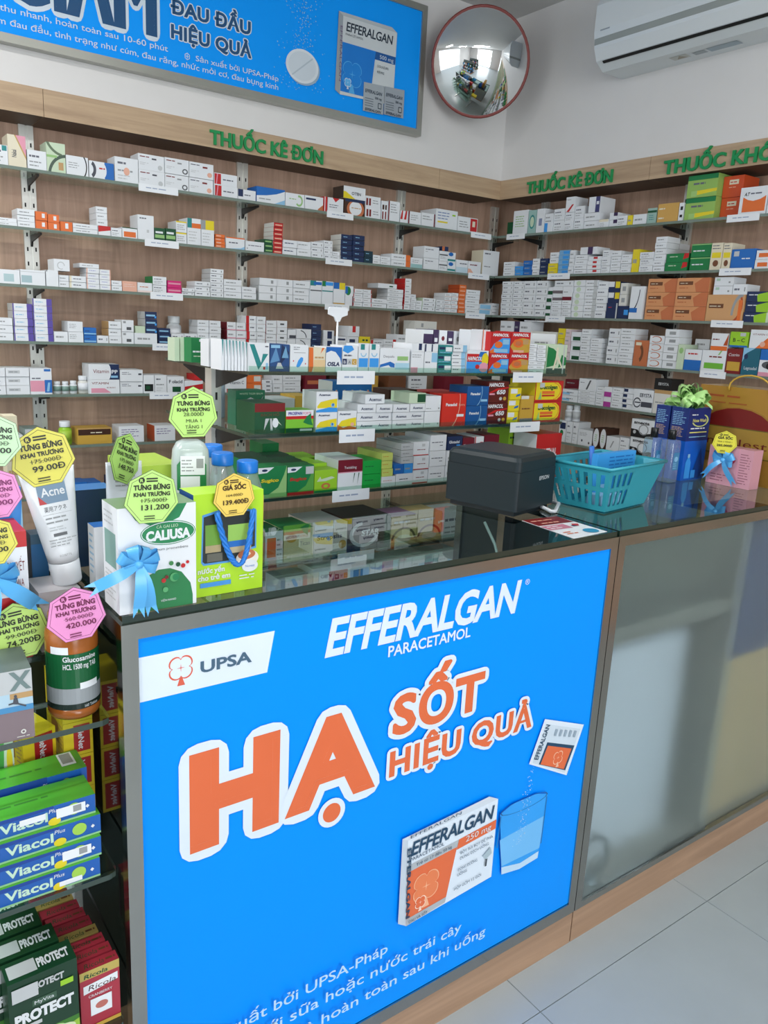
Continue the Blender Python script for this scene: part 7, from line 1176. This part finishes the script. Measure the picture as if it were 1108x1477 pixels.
# air conditioner on the right wall
ac = empty('air_conditioner', (XW, 1.90, 2.384), -PI/2, 'white wall-mounted split air conditioner above the side shelves', 'air conditioner')
m_ac = M((212, 218, 220), .3, vary=.01); m_ac2 = M((150, 156, 152), .35); AL = .43
pf = [(-.001, .0), (-.115, .005), (-.175, .045), (-.195, .085)]
q = MB(); q.prism([(0 - .001, 0), (-.125, 0), (-.168, .03), (-.186, .07), (-.188, .082), (-.001, .082)], 0, -AL, AL, m_ac); q.obj('lower_body', ac)
q = MB(); q.prism([(-.001, .082), (-.188, .082), (-.19, .104), (-.001, .104)], 0, -AL, AL, m_ac2); q.obj('grey_band', ac)
q = MB(); q.prism([(-.001, .104), (-.192, .104), (-.196, .13), (-.194, .22), (-.17, .262), (-.12, .272), (-.001, .272)], 0, -AL, AL, m_ac); q.obj('front_panel', ac)
q = MB(); q.prism([(-.1565, .0205), (-.1665, .0275), (-.1685, .0262), (-.1585, .0192)], 0, -AL + .03, AL - .03, M((20, 22, 22))); q.obj('air_slot', ac)
q = MB(); f = Face(q, (AL - .60, -.04, -.0006), (1, 0, 0), (0, -1, 0), .3, .05)
f.poly_m([(.02, .01), (.09, .01), (.09, .05), (.02, .05)], (190, 192, 186)); f.poly_m([(.035, .015), (.06, .045), (.08, .015)], (150, 140, 120)); f.poly_m([(.11, .01), (.16, .01), (.16, .04), (.11, .04)], (150, 160, 165)); f.poly_m([(.17, .005), (.29, .005), (.29, .045), (.17, .045)], (150, 166, 176)); q.obj('sticker', ac)
q = MB(); f = Face(q, (-AL, -.1965, 0), (1, 0, 0), (0, 0, 1), .8, .3); f.poly_m([(.03, .125), (.075, .125), (.075, .130), (.03, .130)], (150, 160, 170)); q.obj('brand_mark', ac)
# ceiling batten lamps, seen in the mirror and in the glossy shelf edges
m_lamp = emit('lamp_tube_glow', (1, .98, .94), 9.0)
for i, (x, y, pw, t) in enumerate(((-.45, 1.75, 28, 'white ceiling batten lamp nearest the shelves'), (-.9, .1, 20, 'white ceiling batten lamp over the customers'), (1.2, .2, 6, 'white ceiling batten lamp over the frosted counter'), (-.6, -1.9, 16, 'white ceiling batten lamp towards the shop front'))):
    e = empty('ceiling_lamp', (x, y, CEIL), 0, t, 'lamp', 'ceiling batten lamps'); q = MB(); q.box(-.62, .62, -.03, .03, -.03, -.0005, M('white')); q.obj('batten', e); q = MB(); q.tube([(-.6, 0, -.045), (.6, 0, -.045)], .014, m_lamp, 10); q.obj('lamp_tube', e)
    l = area('lamp_light', (x, y, CEIL - .065), (0, 0, 0), 1.2, .06, pw, (1, .99, .98))
# ------------------------------------------------------------------ the rest of the shop, seen only in the mirror
rr = random.Random(21)
for gx, gy, ln, t in ((-.9, -.9, 1.6, 'low goods island in the shop seen in the mirror, nearer one'), (-1.0, -2.3, 1.6, 'low goods island in the shop seen in the mirror, farther one')):
    e = empty('goods_island', (gx, gy, 0), 0, t, 'display island'); q = MB(); q.box(-ln/2, ln/2, -.3, .3, 0, .1, m_plinth); q.obj('plinth', e)
    for z, dy in ((.45, .3), (.8, .26), (1.12, .2)):
        q = MB(); q.box(-ln/2, ln/2, -dy, dy, z - .012, z, M((90, 100, 96), .2)); q.obj('shelf_board', e)
    q = MB(); q.box(-ln/2, ln/2, -.01, .01, .1, 1.3, M((70, 80, 78))); q.obj('back_board', e)
    q = MB()
    for z, dy in ((.1, .28), (.45, .24), (.8, .2)):
        for s_ in (-1, 1):
            x = -ln/2 + .03
            while x < ln/2 - .12:
                w = rr.uniform(.06, .12); q.box(x, x + w - .004, min(s_*.03, s_*dy), max(s_*.03, s_*dy), z + .0005, z + rr.uniform(.12, .26), M(rr.choice(['white', 'white', 'navy', 'dgreen', 'lgrey', 'orange', 'sky', 'dgrey']))); x += w
    prop(q.obj('goods', e), None, None, None, 'stuff')
# ------------------------------------------------------------------ the smallest shelf boxes, beyond the three hundred that show largest, become one mass
def shown(o):
    bb = [o.matrix_world @ Vector(c) for c in o.bound_box] if False else None
    m = Matrix.Translation(o.location) @ o.rotation_euler.to_matrix().to_4x4(); v = o.data.vertices; xs_ = []; 
    w = max(p.co.x for p in v); h = max(p.co.z for p in v)
    P_ = [project(m @ Vector(c)) for c in ((0, 0, 0), (w, 0, 0), (0, 0, h))]
    x0 = max(0, min(FW, P_[0][0])); x1 = max(0, min(FW, P_[1][0]))
    return abs(x1 - x0)*abs(P_[2][1] - P_[0][1])
LIMIT = 300
wallb = [t for t in THINGS if t[0].type == 'MESH' and 'wall shelf' in t[3]]
wallb.sort(key=lambda t: -shown(t[0]))
small = wallb[LIMIT:]
mass = MB(); gone = set()
for o, *_ in small:
    m = Matrix.Translation(o.location) @ o.rotation_euler.to_matrix().to_4x4(); b = len(mass.v); me = o.data
    mass.v += [tuple(m @ p.co) for p in me.vertices]
    for p in me.polygons: mass.face([b + i for i in p.vertices], me.materials[p.material_index])
    gone.add(o.name)
THINGS = [t for t in THINGS if t[0].name not in gone]
for n_ in gone: bpy.data.objects.remove(bpy.data.objects[n_])
if small: prop(mass.obj('small_medicine_boxes'), 'many small white and coloured medicine boxes stacked along the wall shelves', 'medicine boxes', None, 'stuff')
_seen = {}
for o, desc, rn, ph in THINGS: _seen.setdefault((desc, rn, ph), []).append(o)
for (desc, rn, ph), obs in _seen.items():
    for i, o in enumerate(obs):
        o['label'] = ', '.join([desc] + ([rn] if rn else [])) + ', ' + ph
        if len(o['label'].split()) > 16: print('LONG', o['label'])
        if len(obs) > 1: print('DUP', o['label'])
        if 'stand' in ph and o.name.startswith('medicine_box'): o.name = 'product_carton'; o['category'] = 'carton'
